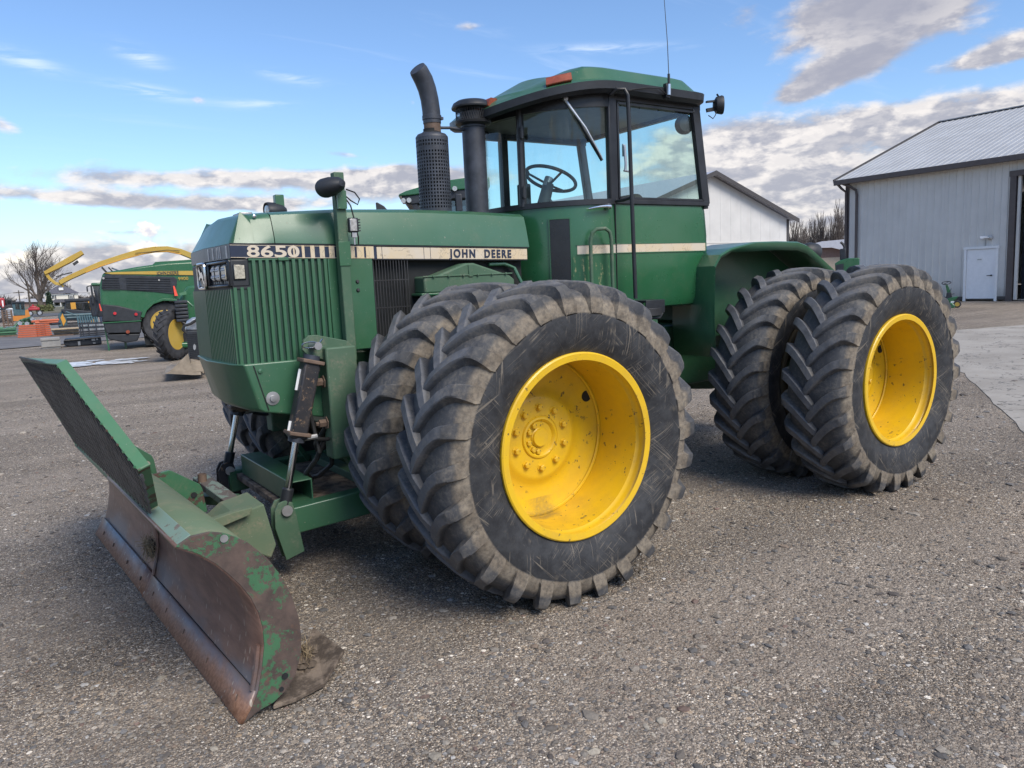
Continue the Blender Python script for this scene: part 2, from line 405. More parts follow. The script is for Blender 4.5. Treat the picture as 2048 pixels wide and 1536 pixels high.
simple('blue_steel', (.055, .11, .13), .5, var=.25)
simple('silver', (.45, .47, .50), .35, .6, var=.25)
simple('skin', (.50, .30, .22), .6, var=.05)
simple('jacket_tan', (.42, .33, .25), .9, var=.12)
simple('cap_dark', (.05, .05, .06), .8, var=.1)
simple('jeans', (.05, .07, .12), .9, var=.15)
simple('bucket_tan', (.30, .25, .19), .6, .2, var=.25, scale=5)
paint('silver_green', (.16, .20, .17), dust_amt=.4, chips=.9, rough=.5, coat=0.0, chipcol=(.07,.06,.055))
paint('plow_dusty', (.10, .15, .09), dust=(.26, .22, .15), dust_amt=.95, rough=.75, coat=0.0, fade=(.17, .19, .12), fade_amt=.7)
paint('dirty_black', (.02, .02, .024), dust=(.14, .10, .07), dust_amt=.6, chips=.55, rough=.5, coat=0.0, speck=.4, fade=(.03, .03, .035), chipcol=(.11, .075, .05), chip_scale=16)
paint('flange_pale', (.20, .29, .23), dust=(.24, .22, .15), dust_amt=.9, chips=.45, rough=.5, coat=0.0, fade=(.16, .26, .16), fade_amt=.8, chipcol=(.12, .10, .08))
simple('mud', (.105, .080, .058), .9, var=.35, scale=14, bump=.8)
simple('straw', (.30, .23, .14), .9, var=.3, scale=20)

# cream decal stripe, yellowed and scuffed
def _decal():
    m, N, b = newmat('decal_cream'); o = N.node('ShaderNodeTexCoord').outputs['Object']
    n = N.noise(o, 3.5, 4, .6); c = N.mix(N.sst(n, .35, .7), (.60, .53, .43), (.63, .50, .31))
    vein = N.m('MULTIPLY', N.m('LESS_THAN', N.m('ABSOLUTE', N.m('SUBTRACT', N.noise(o, 9, 5, .6, .6), .5)), .010), N.m('GREATER_THAN', n, .48))
    c = N.mix(N.m('MULTIPLY', vein, .5), c, (.25, .21, .16))
    N.set(b, 'Base Color', c); N.set(b, 'Roughness', .42)
_decal()

# glass
def glass(name, tint, gloss=.10, dirt=.06):
    m = bpy.data.materials.new(name); m.use_nodes = True; N = NT(m.node_tree); MATS[name] = m
    out = N.node('ShaderNodeOutputMaterial'); o = N.node('ShaderNodeTexCoord').outputs['Object']
    tr = N.node('ShaderNodeBsdfTransparent', inp={'Color': tint})
    gl = N.node('ShaderNodeBsdfGlossy', inp={'Color': (.9, .95, 1), 'Roughness': .03})
    df = N.node('ShaderNodeBsdfDiffuse', inp={'Color': (.42, .46, .44)})
    lw = N.node('ShaderNodeLayerWeight', inp={'Blend': .18})
    k = N.m('ADD', gloss*.4, N.m('MULTIPLY', lw.outputs['Fresnel'], .55), clamp=True)
    a = N.node('ShaderNodeMixShader'); N.set(a, 0, k); N.l.new(tr.outputs[0], a.inputs[1]); N.l.new(gl.outputs[0], a.inputs[2])
    st = N.m('MULTIPLY', N.sst(N.noise(N.mapv(o, scale=(4, 4, .5)), 4, 6, .7), .5, .8), dirt*2.2)
    sp = N.m('MULTIPLY', N.m('LESS_THAN', N.voro(o, 60), .10), N.m('MULTIPLY', N.sst(N.noise(o, 5, 3), .45, .6), dirt*4))
    c = N.node('ShaderNodeMixShader'); N.set(c, 0, N.m('ADD', N.m('ADD', st, sp), dirt*.5, clamp=True)); N.l.new(a.outputs[0], c.inputs[1]); N.l.new(df.outputs[0], c.inputs[2])
    N.l.new(c.outputs[0], out.inputs[0]); return m
glass('cab_glass', (.83, .96, .92), dirt=.04); glass('dark_glass', (.20, .24, .26), .2)

# tyre rubber: worn lug faces, dust in the grooves, a brown band of dried mud at the shoulder, scratches on the wall
def tyre_mat(name, mud=1.0):
    m, N, b = newmat(name); o = N.node('ShaderNodeTexCoord').outputs['Object']
    x, y, z = N.xyz(o)
    r = N.m('SQRT', N.m('ADD', N.m('MULTIPLY', x, x), N.m('MULTIPLY', z, z))); th = N.m('ARCTAN2', z, x)
    a = N.m('ABSOLUTE', y)
    big = N.noise(o, 4, 6, .65); fine = N.noise(o, 45, 4, .7); mid = N.noise(o, 13, 5, .65)
    rub = N.mix(N.sst(mid, .3, .7), (.021, .022, .025), (.044, .046, .050))
    # grey bloom on the tread
    tread = N.sst(r, .765, .83)
    rub = N.mix(N.m('MULTIPLY', tread, N.m('ADD', .38, N.m('MULTIPLY', N.sst(big, .35, .7), .35))), rub, (.088, .091, .098))
    face = N.m('MULTIPLY', N.sst(r, .872, .890), N.m('ADD', .35, N.m('MULTIPLY', N.sst(mid, .3, .65), .45)))
    rub = N.mix(face, rub, (.140, .145, .158))
    # fine pale scuffs on the tread, streaked round the tyre
    sc = N.comb(N.m('MULTIPLY', th, 9), N.m('MULTIPLY', y, 120), N.m('MULTIPLY', r, 60))
    stk = N.m('MULTIPLY', N.sst(N.noise(sc, 1.0, 5, .75), .56, .78), tread)
    rub = N.mix(N.m('MULTIPLY', stk, .55), rub, (.20, .19, .19))
    # tan dust lying in the tread, uneven
    du = N.m('MULTIPLY', N.m('MULTIPLY', N.sst(N.m('ADD', N.m('MULTIPLY', big, .6), N.m('MULTIPLY', fine, .5)), .50, .74), tread), .50*mud)
    c = N.mix(du, rub, (.25, .22, .18))
    # mud band at the shoulder
    band = N.m('MULTIPLY', N.sst(r, .698, .732), N.m('SUBTRACT', 1.0, N.sst(r, .770, .855)))
    edge = N.m('ADD', band, N.m('MULTIPLY', N.m('SUBTRACT', N.noise(o, 9, 6, .7), .5), .55))
    edge = N.m('MULTIPLY', N.sst(edge, .45, .95), N.m('ADD', .45, N.m('MULTIPLY', N.sst(fine, .3, .65), .5)))
    c = N.mix(N.m('MULTIPLY', edge, .95*mud), c, N.mix(N.sst(mid, .35, .7), (.20, .165, .125), (.30, .255, .195)))
    # straight scratches across the wall
    wall = N.m('MULTIPLY', N.sst(a, .18, .21), N.m('SUBTRACT', 1.0, N.sst(r, .72, .76)))
    tot = None
    for ang, sc_, off in ((.62, 34, 0.0), (.55, 21, 3.1), (-.8, 17, 7.7), (1.5, 13, 5.2)):
        q = N.xyz(N.mapv(o, rot=(0, ang, 0)))
        line = N.m('LESS_THAN', N.m('ABSOLUTE', N.m('SUBTRACT', N.noise(N.comb(N.m('MULTIPLY', q[0], .35), off, N.m('MULTIPLY', q[2], sc_)), 1.0, 3, .55), .5)), .0065)
        gate = N.sst(N.noise(N.mapv(o, loc=(off, 0, off)), 6, 3, .6), .50, .62)
        s_ = N.m('MULTIPLY', line, gate); tot = s_ if tot is None else N.m('MAXIMUM', tot, s_)
    c = N.mix(N.m('MULTIPLY', N.m('MULTIPLY', tot, wall), .62), c, (.22, .19, .15))
    smud = N.m('MULTIPLY', N.m('MULTIPLY', N.sst(N.noise(o, 7, 7, .72), .56, .72), wall), .45)
    c = N.mix(smud, c, (.16, .135, .10))
    N.set(b, 'Base Color', c); N.set(b, 'Specular IOR Level', .35)
    N.set(b, 'Roughness', N.m('ADD', .58, N.m('MULTIPLY', N.m('MAXIMUM', edge, du), .3), clamp=True))
    h = N.m('ADD', N.m('MULTIPLY', mid, .6), N.m('ADD', N.m('MULTIPLY', fine, .35), N.m('MULTIPLY', stk, .25)))
    N.set(b, 'Normal', N.bump(h, .55, .006))
tyre_mat('tyre'); tyre_mat('tyre_far', .6)

# yellow wheel: rubbed edges, mud lying in the bottom of the dish
def rim_mat():
    m, N, b = newmat('rim_yellow'); o = N.node('ShaderNodeTexCoord').outputs['Object']
    x, y, z = N.xyz(o); mid = N.noise(o, 8, 5, .65); fine = N.noise(o, 55, 4, .7)
    c = N.mix(N.sst(mid, .35, .75), (.76, .475, .014), (.68, .42, .028))
    scr = N.sst(N.noise(N.mapv(o, rot=(0, .5, 0), scale=(2, 2, 40)), 2.2, 5, .7), .60, .72)
    c = N.mix(N.m('MULTIPLY', N.m('MULTIPLY', scr, N.sst(mid, .42, .62)), .28), c, (.40, .24, .03))
    r = N.m('SQRT', N.m('ADD', N.m('MULTIPLY', x, x), N.m('MULTIPLY', z, z)))
    chip = N.m('MULTIPLY', N.sst(N.noise(o, 24, 6, .62), .625, .64), N.sst(N.noise(o, 4, 3), .42, .54))
    chip = N.m('MAXIMUM', chip, N.m('MULTIPLY', N.m('LESS_THAN', N.voro(o, 34), .09), N.sst(N.noise(o, 7, 3), .50, .58)))
    grime = N.m('MULTIPLY', N.sst(N.noise(o, 3.2, 6, .7), .48, .72), .34)
    c = N.mix(grime, c, (.46, .27, .035))
    c = N.mix(N.m('MULTIPLY', chip, .85), c, (.07, .055, .04))
    # dried mud pooled where the barrel meets the disc, at the bottom
    dx = N.m('DIVIDE', N.m('ADD', x, .02), .17); dy = N.m('DIVIDE', N.m('SUBTRACT', y, .355), .085)
    pool = N.m('SUBTRACT', 1.0, N.m('ADD', N.m('MULTIPLY', dx, dx), N.m('MULTIPLY', dy, dy)))
    pool = N.m('MULTIPLY', N.m('LESS_THAN', z, -.36), N.m('ADD', pool, N.m('MULTIPLY', N.m('SUBTRACT', mid, .5), 1.6)))
    c = N.mix(N.m('MULTIPLY', N.m('MULTIPLY', N.sst(pool, .1, 1.1), N.m('ADD', .35, N.m('MULTIPLY', N.sst(fine, .35, .6), .5))), .9), c, N.mix(N.sst(fine, .4, .6), (.10, .075, .045), (.22, .16, .07)))
    N.set(b, 'Base Color', c); N.set(b, 'Roughness', N.m('ADD', .30, N.m('MULTIPLY', mid, .2))); N.set(b, 'Coat Weight', .15)
    N.set(b, 'Normal', N.bump(N.m('ADD', N.m('MULTIPLY', fine, .3), N.m('MULTIPLY', chip, -.8)), .2, .003))
rim_mat()
paint('rim_dirt_shade', (.10, .075, .035), dust=(.08, .07, .06), dust_amt=.9, rough=.8, coat=0, speck=0, fade=(.06, .055, .05), fade_amt=.8)  # yellow dulled by dirt, and by shade between the duals put into the colour

# scoured plow steel: brown sheen, blue polish along the edge, rust at the cutting edge
def plow_mat():
    m, N, b = newmat('plow_steel'); o = N.node('ShaderNodeTexCoord').outputs['Object']
    x, y, z = N.xyz(o)
    st = N.noise(N.mapv(o, scale=(2, 1.2, 6)), 3, 6, .65); fine = N.noise(o, 50, 5, .7); big = N.noise(o, 2.6, 4, .6)
    c = N.mix(N.sst(st, .3, .7), (.155, .096, .078), (.265, .165, .130))
    pol = N.m('MULTIPLY', N.sst(z, .04, .11), N.m('SUBTRACT', 1.0, N.sst(z, .16, .30)))
    pol = N.m('MULTIPLY', pol, N.sst(N.noise(N.mapv(o, scale=(1, .5, 1)), 3.4, 4), .40, .60))
    c = N.mix(N.m('MULTIPLY', pol, .75), c, (.16, .175, .20))
    ru = N.m('SUBTRACT', N.m('MULTIPLY', N.noise(o, 7, 7, .7), .17), N.m('SUBTRACT', z, -.005))
    rus = N.sst(ru, -.06, .07)
    c = N.mix(N.m('MULTIPLY', rus, .9), c, N.mix(N.sst(fine, .35, .65), (.19, .085, .042), (.33, .175, .10)))
    fl = N.m('MULTIPLY', N.m('LESS_THAN', N.voro(N.mapv(o, scale=(26, 34, 9)), 1.0), .16), N.m('GREATER_THAN', big, .47))
    c = N.mix(N.m('MULTIPLY', fl, .75), c, (.42, .37, .31))
    N.set(b, 'Base Color', c); N.set(b, 'Metallic', N.m('MULTIPLY', N.m('SUBTRACT', 1.0, rus), .35))
    N.set(b, 'Roughness', N.m('ADD', .36, N.m('MULTIPLY', rus, .4), clamp=True))
    N.set(b, 'Normal', N.bump(N.m('ADD', st, N.m('MULTIPLY', fine, .3)), .22, .006))
plow_mat()

def shoe_mat():
    m, N, b = newmat('muddy_steel'); o = N.node('ShaderNodeTexCoord').outputs['Object']
    n = N.noise(o, 9, 7, .7); f = N.noise(o, 60, 5, .7)
    c = N.mix(N.sst(n, .42, .60), (.21, .165, .125), N.mix(f, (.045, .034, .026), (.10, .075, .055)))
    N.set(b, 'Base Color', c); N.set(b, 'Roughness', .85); N.set(b, 'Normal', N.bump(N.m('ADD', n, N.m('MULTIPLY', f, .5)), .8, .012))
shoe_mat()
def slush_mat():
    m, N, b = newmat('slush'); o = N.node('ShaderNodeTexCoord').outputs['Object']
    n = N.noise(o, 6, 5, .65); N.set(b, 'Base Color', N.mix(N.sst(n, .35, .65), (.55, .57, .60), (.80, .81, .82))); N.set(b, 'Roughness', .35); N.set(b, 'Normal', N.bump(n, .5, .02))
slush_mat()
# gravel lot: grains of many tones over brown fines, with damp and worn lanes
def ground_mat():
    m, N, b = newmat('gravel_ground'); o = N.node('ShaderNodeTexCoord').outputs['Object']
    wp = N.vm('ADD', o, N.vm('SCALE', N.noise(o, 3, 2, out=1), scale=.02))
    big = N.noise(o, .16, 5, .6); mid = N.noise(o, 1.1, 5, .62); lane = N.noise(N.mapv(o, rot=(0, 0, .25), scale=(.35, 1.6, 1)), .42, 5, .6, .3)
    grains = None; hts = []
    col = None
    for sc, w in ((170, 1.0), (75, 1.0), (34, 1.0)):
        nd = N.n.new('ShaderNodeTexVoronoi'); N.set(nd, 'Vector', wp); N.set(nd, 'Scale', sc)
        cc = N.ramp(N.xyz(nd.outputs['Color'])[0], [(0.0, (.050, .043, .037)), (.18, (.115, .096, .078)), (.40, (.205, .172, .135)), (.56, (.125, .120, .115)), (.72, (.33, .285, .230)), (.86, (.25, .19, .13)), (1.0, (.64, .60, .53))])
        d = nd.outputs['Distance']
        gap = N.sst(d, .38, .72)
        hts.append(N.m('SUBTRACT', 1.0, d))
        cc = N.mix(N.m('MULTIPLY', gap, .85), cc, (.040, .033, .027))
        if col is None: col = cc
        else:
            pick = N.m('GREATER_THAN', N.xyz(nd.outputs['Color'])[1], .50 if sc == 75 else .80)
            col = N.mix(N.m('MULTIPLY', pick, N.m('SUBTRACT', 1.0, N.sst(d, .40, .46))), col, cc)
    dust = N.m('MULTIPLY', N.sst(N.m('ADD', N.m('MULTIPLY', mid, .55), N.m('MULTIPLY', lane, .5)), .45, .64), .62)
    col = N.mix(dust, col, N.mix(N.sst(hts[1], .4, .8), (.12, .103, .087), (.205, .180, .155)))
    col = N.mix(1.0, col, N.mix(N.sst(lane, .36, .66), (1.34, 1.31, 1.27), (2.0, 1.96, 1.90)), 'MULTIPLY')
    damp = N.m('MULTIPLY', N.sst(N.noise(o, .33, 5, .65), .53, .68), .35)
    col = N.mix(damp, col, N.mix(1.0, col, (.50, .48, .47), 'MULTIPLY'))
    moss = N.m('MULTIPLY', N.sst(N.noise(N.mapv(o, loc=(3, 8, 0), scale=(1, 2, 1)), .5, 5, .7), .66, .76), .35)
    col = N.mix(moss, col, (.085, .095, .045))
    N.set(b, 'Base Color', col); N.set(b, 'Roughness', N.m('SUBTRACT', .88, N.m('MULTIPLY', damp, .35))); N.set(b, 'Specular IOR Level', .3)
    h = N.m('ADD', N.m('MULTIPLY', hts[0], .25), N.m('ADD', N.m('MULTIPLY', hts[1], .45), N.m('MULTIPLY', hts[2], .6)))
    N.set(b, 'Normal', N.bump(h, 1.0, .013))
ground_mat()
def stone_mat():
    m, N, b = newmat('pebble'); o = N.node('ShaderNodeTexCoord').outputs['Object']
    at_ = N.node('ShaderNodeAttribute', attribute_name='tone')
    c = N.mix(N.m('MULTIPLY', N.sst(N.noise(o, 130, 3), .3, .7), .3), at_.outputs['Color'], (.06, .05, .045))
    N.set(b, 'Base Color', c); N.set(b, 'Roughness', .8); N.set(b, 'Specular IOR Level', .3)
stone_mat()
def concrete_mat(name, c0, c1):
    m, N, b = newmat(name); o = N.node('ShaderNodeTexCoord').outputs['Object']
    n = N.noise(o, .8, 7, .66); f = N.noise(o, 30, 5, .7)
    c = N.mix(N.sst(n, .3, .7), c0, c1); c = N.mix(N.m('MULTIPLY', N.sst(f, .5, .75), .4), c, tuple(k*.55 for k in c0))
    cr = N.m('LESS_THAN', N.m('ABSOLUTE', N.m('SUBTRACT', N.noise(o, .55, 6, .6, .3), .5)), .004)
    c = N.mix(N.m('MULTIPLY', cr, .7), c, (.05, .05, .05))
    N.set(b, 'Base Color', c); N.set(b, 'Roughness', .85); N.set(b, 'Normal', N.bump(f, .3, .004))
concrete_mat('concrete', (.28, .255, .22), (.40, .37, .325)); concrete_mat('asphalt', (.085, .085, .088), (.13, .13, .13)); concrete_mat('lot_dark', (.12, .115, .115), (.19, .18, .175))
def water_mat():
    m, N, b = newmat('puddle_water'); o = N.node('ShaderNodeTexCoord').outputs['Object']
    N.set(b, 'Base Color', (.05, .045, .04)); N.set(b, 'Roughness', .03); N.set(b, 'IOR', 1.33); N.set(b, 'Specular IOR Level', .8)
water_mat()
def grass_mat():
    m, N, b = newmat('field'); o = N.node('ShaderNodeTexCoord').outputs['Object']
    n = N.noise(o, .05, 6, .6); N.set(b, 'Base Color', N.mix(N.sst(n, .35, .65), (.10, .10, .06), (.16, .14, .09))); N.set(b, 'Roughness', .95)
grass_mat()

# ================================================================ the setting: ground
def sheet(name, poly, z, mat, label=None):
    b = MB(); b.add([(x, y, z) for x, y in poly], [tuple(range(len(poly)))])
    o = b.build(name, MATS[mat], smooth=0, recalc=False); o['kind'] = 'structure'; return o
def disc(n, r0, r1, c=(0, 0)):
    return [(c[0]+r1*math.cos(2*math.pi*i/n), c[1]+r1*math.sin(2*math.pi*i/n)) for i in range(n)]
# gently uneven lot near the camera, running out flat to the horizon
def ground():
    xs = sorted(set([-1500, -400, -150, -60, -30]+[round(-20+.5*i, 3) for i in range(131)]+[50, 55, 60, 80, 150, 400, 1500]))
    ys = sorted(set([-1500, -300, -60, -20]+[round(-8+.5*i, 3) for i in range(121)]+[55, 60, 80, 120, 200, 400, 1500]))
    rows = []
    for y in ys:
        row = []
        for x in xs:
            h = .008*math.sin(x*.9+y*.4)+.006*math.sin(y*1.3-x*.3)+.005*math.sin(x*2.3+1.7*y)
            fade = max(0, 1-max(abs(x-5)/26, abs(y-12)/22, 0)) if abs(x) < 60 else 0
            near = 1-math.exp(-(((x-1.2)/3.6)**2+((y-1.6)/2.6)**2))
            row.append((x, y, h*fade*near*min(1, max(0, (4.2-x)/2.5))))
        rows.append(row)
    b = MB(); b.grid(rows); o = b.build('ground', MATS['gravel_ground'], smooth=80, recalc=False); o['kind'] = 'structure'
ground()
def ragged(pts, seed, amp, step=.25):
    rnd = random.Random(seed); out = []
    for i, p in enumerate(pts):
        q = pts[(i+1) % len(pts)]; L = math.hypot(q[0]-p[0], q[1]-p[1]); n = max(1, min(120, int(L/step)))
        for k in range(n):
            t = k/n; j = rnd.gauss(0, amp) if k else 0; out.append((p[0]+(q[0]-p[0])*t-(q[1]-p[1])/L*j, p[1]+(q[1]-p[1])*t+(q[0]-p[0])/L*j))
    return out
sheet('concrete_pavement', ragged([tuple(at('z', .02, *q)[:2]) for q in ((1740, 668), (1930, 745), (2060, 872), (2300, 1020), (2500, 900), (2300, 650), (2060, 648), (1900, 660))], 3, .018, .4), .007, 'concrete')
sheet('concrete_apron', [(-40, 31.0), (-2.2, 31.9), (1.5, 32.6), (6, 33.6), (14, 36), (14, 60), (-40, 60)], .03, 'lot_dark')
sheet('road', [(-200, 92), (200, 108), (200, 130), (-200, 114)], .05, 'asphalt')
sheet('lawn', [(-400, 118), (300, 134), (600, 900), (-900, 900)], .04, 'field')
sheet('field', [(-400, 134), (-60, 134), (-300, 900), (-900, 900)], .05, 'field')
# remains of slushy snow in the lot
def puddle(name, pts, z):
    b = MB(); n = len(pts); b.add([(x, y, z) for x, y in pts], [tuple(range(n))]); o = b.build(name, MATS['slush'], smooth=0, recalc=False); o['kind'] = 'structure'
def blobpoly(cx, cy, rx, ry, seed, n=40):
    rnd = random.Random(seed); ph = [rnd.uniform(0, 6.28) for _ in range(4)]
    return [(cx+rx*math.cos(t)*(1+.18*math.sin(3*t+ph[0])+.12*math.sin(7*t+ph[1])+.06*math.sin(13*t+ph[2])), cy+ry*math.sin(t)*(1+.2*math.sin(4*t+ph[3])+.12*math.sin(9*t+ph[1]))) for t in [2*math.pi*i/n for i in range(n)]]
rs_ = random.Random(31)
for i in range(26):
    px, py = rs_.uniform(135, 286), 0; py = 730-(px-135)*.075+rs_.uniform(-4.5, 4.5); k_ = 1-abs(px-215)/110
    c = at('z', .03, px, py); puddle('snow_patch', blobpoly(c.x, c.y, rs_.uniform(.08, .42)*(.4+k_), rs_.uniform(.08, .30)*(.4+k_), 11+i), .024+.0008*i)

# loose stones lying on the lot, thickest near the camera
def stones():
    rng = np.random.default_rng(5)
    ico = bmesh.new(); bmesh.ops.create_icosphere(ico, subdivisions=1, radius=1.0); ico.verts.ensure_lookup_table()
    V = np.array([v.co[:] for v in ico.verts]); F = np.array([[v.index for v in f.verts] for f in ico.faces]); ico.free()
    n = 84000
    # positions: fan in front of the camera, denser close by
    d = 1.2+rng.power(1.0, n)**1.5*16; az = YAW+rng.uniform(-.74, .74, n)
    px = CAM.x+np.sin(az)*d; py = CAM.y+np.cos(az)*d
    size = np.clip(rng.lognormal(math.log(.0050), .50, n), .0026, .024)*(1+d*.028)
    bigk = rng.random(n) < .014; size[bigk] *= rng.uniform(1.4, 2.3, bigk.sum())
    sc = np.stack([size*rng.uniform(.8, 1.5, n), size*rng.uniform(.7, 1.2, n), size*rng.uniform(.28, .55, n)], -1)
    rz = rng.uniform(0, 6.28, n); c, s = np.cos(rz), np.sin(rz)
    P = V[None]*(1+rng.uniform(-.30, .30, (n, len(V), 1)))*sc[:, None, :]
    X = P[..., 0]*c[:, None]-P[..., 1]*s[:, None]+px[:, None]; Y = P[..., 0]*s[:, None]+P[..., 1]*c[:, None]+py[:, None]
    gz = (.008*np.sin(px*.9+py*.4)+.006*np.sin(py*1.3-px*.3)+.005*np.sin(px*2.3+1.7*py))
    fade = np.clip(1-np.maximum(np.abs(px-5)/26, np.abs(py-12)/22), 0, 1); near = 1-np.exp(-(((px-1.2)/3.6)**2+((py-1.6)/2.6)**2))
    Z = P[..., 2]+(gz*fade*near*np.clip((4.2-px)/2.5, 0, 1))[:, None]+sc[:, None, 2]*.25
    co = np.stack([X, Y, Z], -1).reshape(-1, 3)
    fs = (F[None]+(np.arange(n)*len(V))[:, None, None]).reshape(-1, 3)
    me = bpy.data.meshes.new('gravel_stones'); me.vertices.add(len(co)); me.vertices.foreach_set('co', co.ravel())
    me.loops.add(fs.size); me.loops.foreach_set('vertex_index', fs.ravel().astype(np.int32))
    me.polygons.add(len(fs)); me.polygons.foreach_set('loop_start', np.arange(0, fs.size, 3, dtype=np.int32)); me.polygons.foreach_set('loop_total', np.full(len(fs), 3, np.int32))
    me.polygons.foreach_set('use_smooth', np.zeros(len(fs), bool)); me.update()
    pal = np.array([(.13, .115, .10), (.19, .17, .145), (.12, .115, .11), (.28, .25, .21), (.17, .165, .16), (.10, .088, .08), (.22, .17, .13), (.17, .12, .10), (.40, .385, .36), (.30, .27, .22)])
    k = rng.choice(len(pal), n, p=[.18, .18, .15, .11, .12, .10, .06, .03, .03, .04]); colr = pal[k]*rng.uniform(.9, 1.5, (n, 1))
    ca = me.color_attributes.new('tone', 'FLOAT_COLOR', 'POINT')
    ca.data.foreach_set('color', np.concatenate([np.repeat(colr, len(V), 0), np.ones((n*len(V), 1))], 1).ravel())
    me.materials.append(MATS['pebble'])
    o = bpy.data.objects.new('gravel_stones', me); COL.objects.link(o); tag(o, 'loose grey and tan gravel stones strewn over the lot', 'gravel', kind='stuff')
stones()

# ================================================================ wheels of the tractor
HUB = .86
def tyre_mesh(name, phase, sgn=1, nl=26):
    """20-inch-wide bar-lug tyre about the y axis; sgn mirrors it; the foot is flattened on the ground"""
    b = MB()
    half = [(0, .859), (.06, .858), (.12, .853), (.17, .842), (.205, .822), (.228, .79), (.244, .755), (.253, .71), (.256, .66), (.25, .61), (.236, .565), (.218, .53), (.206, .512), (.204, .498)]
    prof = [(r, -a) for a, r in reversed(half)]+[(r, a) for a, r in half[1:]]
    # raised ribs on the wall
    b.lathe([(r, h) for r, h in prof], axis=(0, 1, 0), n=104, close=True)
    top = [(-.035, .885), (-.005, .897), (.045, .899), (.09, .898), (.135, .895), (.175, .890), (.208, .884), (.232, .873), (.250, .846), (.2585, .80), (.2600, .752), (.2560, .722)]
    base = [(-.035, .840), (-.005, .846), (.045, .845), (.09, .843), (.135, .836), (.175, .824), (.200, .806), (.214, .790), (.226, .775), (.236, .755), (.240, .730), (.240, .712)]
    rnd = random.Random(int(phase*1000)+3)
    pitch = 2*math.pi/nl; lag = .265
    for side in (-1, 1):
        for k in range(nl):
            th0 = phase+k*pitch+(pitch/2 if side > 0 else 0)+rnd.uniform(-.006, .006)
            wear = rnd.uniform(-.004, .003)
            rows = []
            for i, ((oa, rt), (ob, rb)) in enumerate(zip(top, base)):
                s = min(1, max(0, (oa+.035)/.27)); th = th0-lag*(1-(1-s)**1.45)
                if i >= 8: th -= .010*(i-7)
                wt = (.031+.008*(1-s)) if i < 8 else (.034, .038, .041, .034)[i-8]
                wb = wt+(.014 if i < 8 else .010)
                if i == 0: wt *= .72; wb *= .8
                rt2 = rt+(wear if i < 8 else 0)+(rnd.uniform(-.003, .002) if 0 < i < 8 else 0)
                row = []
                for w, rr, oo in ((-wb, rb, ob), (-wt-.0025, rt2-.006, oa), (-wt+.004, rt2, oa), (wt-.004, rt2, oa), (wt+.0025, rt2-.006, oa), (wb, rb, ob)):
                    t = th+w/rr; row.append((rr*math.cos(t), side*oo, rr*math.sin(t)))
                rows.append(row)
            m = len(rows); n = 6; vs = [q for r in rows for q in r]
            fs = [(i*n+j, i*n+j+1, (i+1)*n+j+1, (i+1)*n+j) for i in range(m-1) for j in range(n-1)]
            fs += [tuple(range(n)), tuple(range((m-1)*n+n-1, (m-1)*n-1, -1))]
            b.add(vs, fs)
    # flattened foot and a little bulge above it
    out = []
    for x, y, z in b.v:
        y *= sgn
        if z < -.62:
            k = (-.62-z)/.25; y *= 1+.05*k
        if z < -HUB+.012: z = -HUB+.012-(-HUB+.012-z)*.25
        out.append((x, y, z))
    nr = random.Random(9); b.v = [(x*(1+nr.uniform(-.0022, .0016)), y+nr.uniform(-.0015, .0015), z*(1+nr.uniform(-.0022, .0016))) for x, y, z in out]
    return b.mesh(name, MATS['tyre'], 28)
TY = [tyre_mesh('tyre', .02), tyre_mesh('tyre', .105)]
def rim_mesh():
    b = MB()   # y = 0 at the flange, + inwards
    b.lathe([(.47, .0), (.505, -.004), (.5125, .002), (.5135, .010), (.5125, .019), (.49, .03), (.475, .15), (.475, .44), (.505, .452), (.507, .46), (.49, .462), (.464, .45), (.463, .43),
             (.461, .30), (.462, .14), (.468, .075), (.478, .062), (.482, .050), (.483, .036), (.489, .026), (.497, .020), (.5005, .012), (.498, .004)], axis=(0, 1, 0), n=96, close=True)
    return b.mesh('rim', MATS['rim_yellow'], 30)
def disc_mesh():
    b = MB()
    b.lathe([(.4635, .388), (.458, .392), (.448, .396), (.40, .402), (.34, .408), (.300, .408), (.272, .398), (.250, .384), (.236, .378), (.226, .376), (.130, .376), (.128, .379), (.124, .379), (.122, .372), (.118, .368), (.108, .366), (.10, .373), (.092, .384), (.052, .384), (.0, .384), (.0, .40), (.30, .43), (.46, .41)], axis=(0, 1, 0), n=72, close=True)
    b.lathe([(.058, .386), (.058, .376), (.0525, .372), (.0525, .366), (.049, .361), (0, .360)], axis=(0, 1, 0), n=40)
    b.lathe([(.455+.010*math.cos(t), .384+.008*math.sin(t)) for t in [i*math.pi/3 for i in range(6)]], axis=(0, 1, 0), n=72, close=True)
    return b.mesh('wheel_disc', MATS['rim_yellow'], 30)
def bolt_mesh(r=.0195, h=.026):
    b = MB(); b.lathe([(r*1.35, 0), (r*1.35, -.004), (r*1.0, -.0045), (r, -h+.004), (r*.75, -h), (0, -h)], axis=(0, 1, 0), n=6)
    return b.mesh('wheel_bolt', MATS['rim_yellow'], 25)
RIM, DISC, BOLT = rim_mesh(), disc_mesh(), bolt_mesh()
def _hole():
    b = MB(); b.lathe([(0, -.002), (.034, -.002), (.036, .002), (.036, .02)], axis=(0, 1, 0), n=20); return b.mesh('valve_hole', MATS['dark_void'], 30)
HOLE = _hole()
RIM_D, DISC_D = RIM.copy(), DISC.copy()
for me_ in (RIM_D, DISC_D): me_.materials.clear(); me_.materials.append(MATS['rim_dirt_shade'])
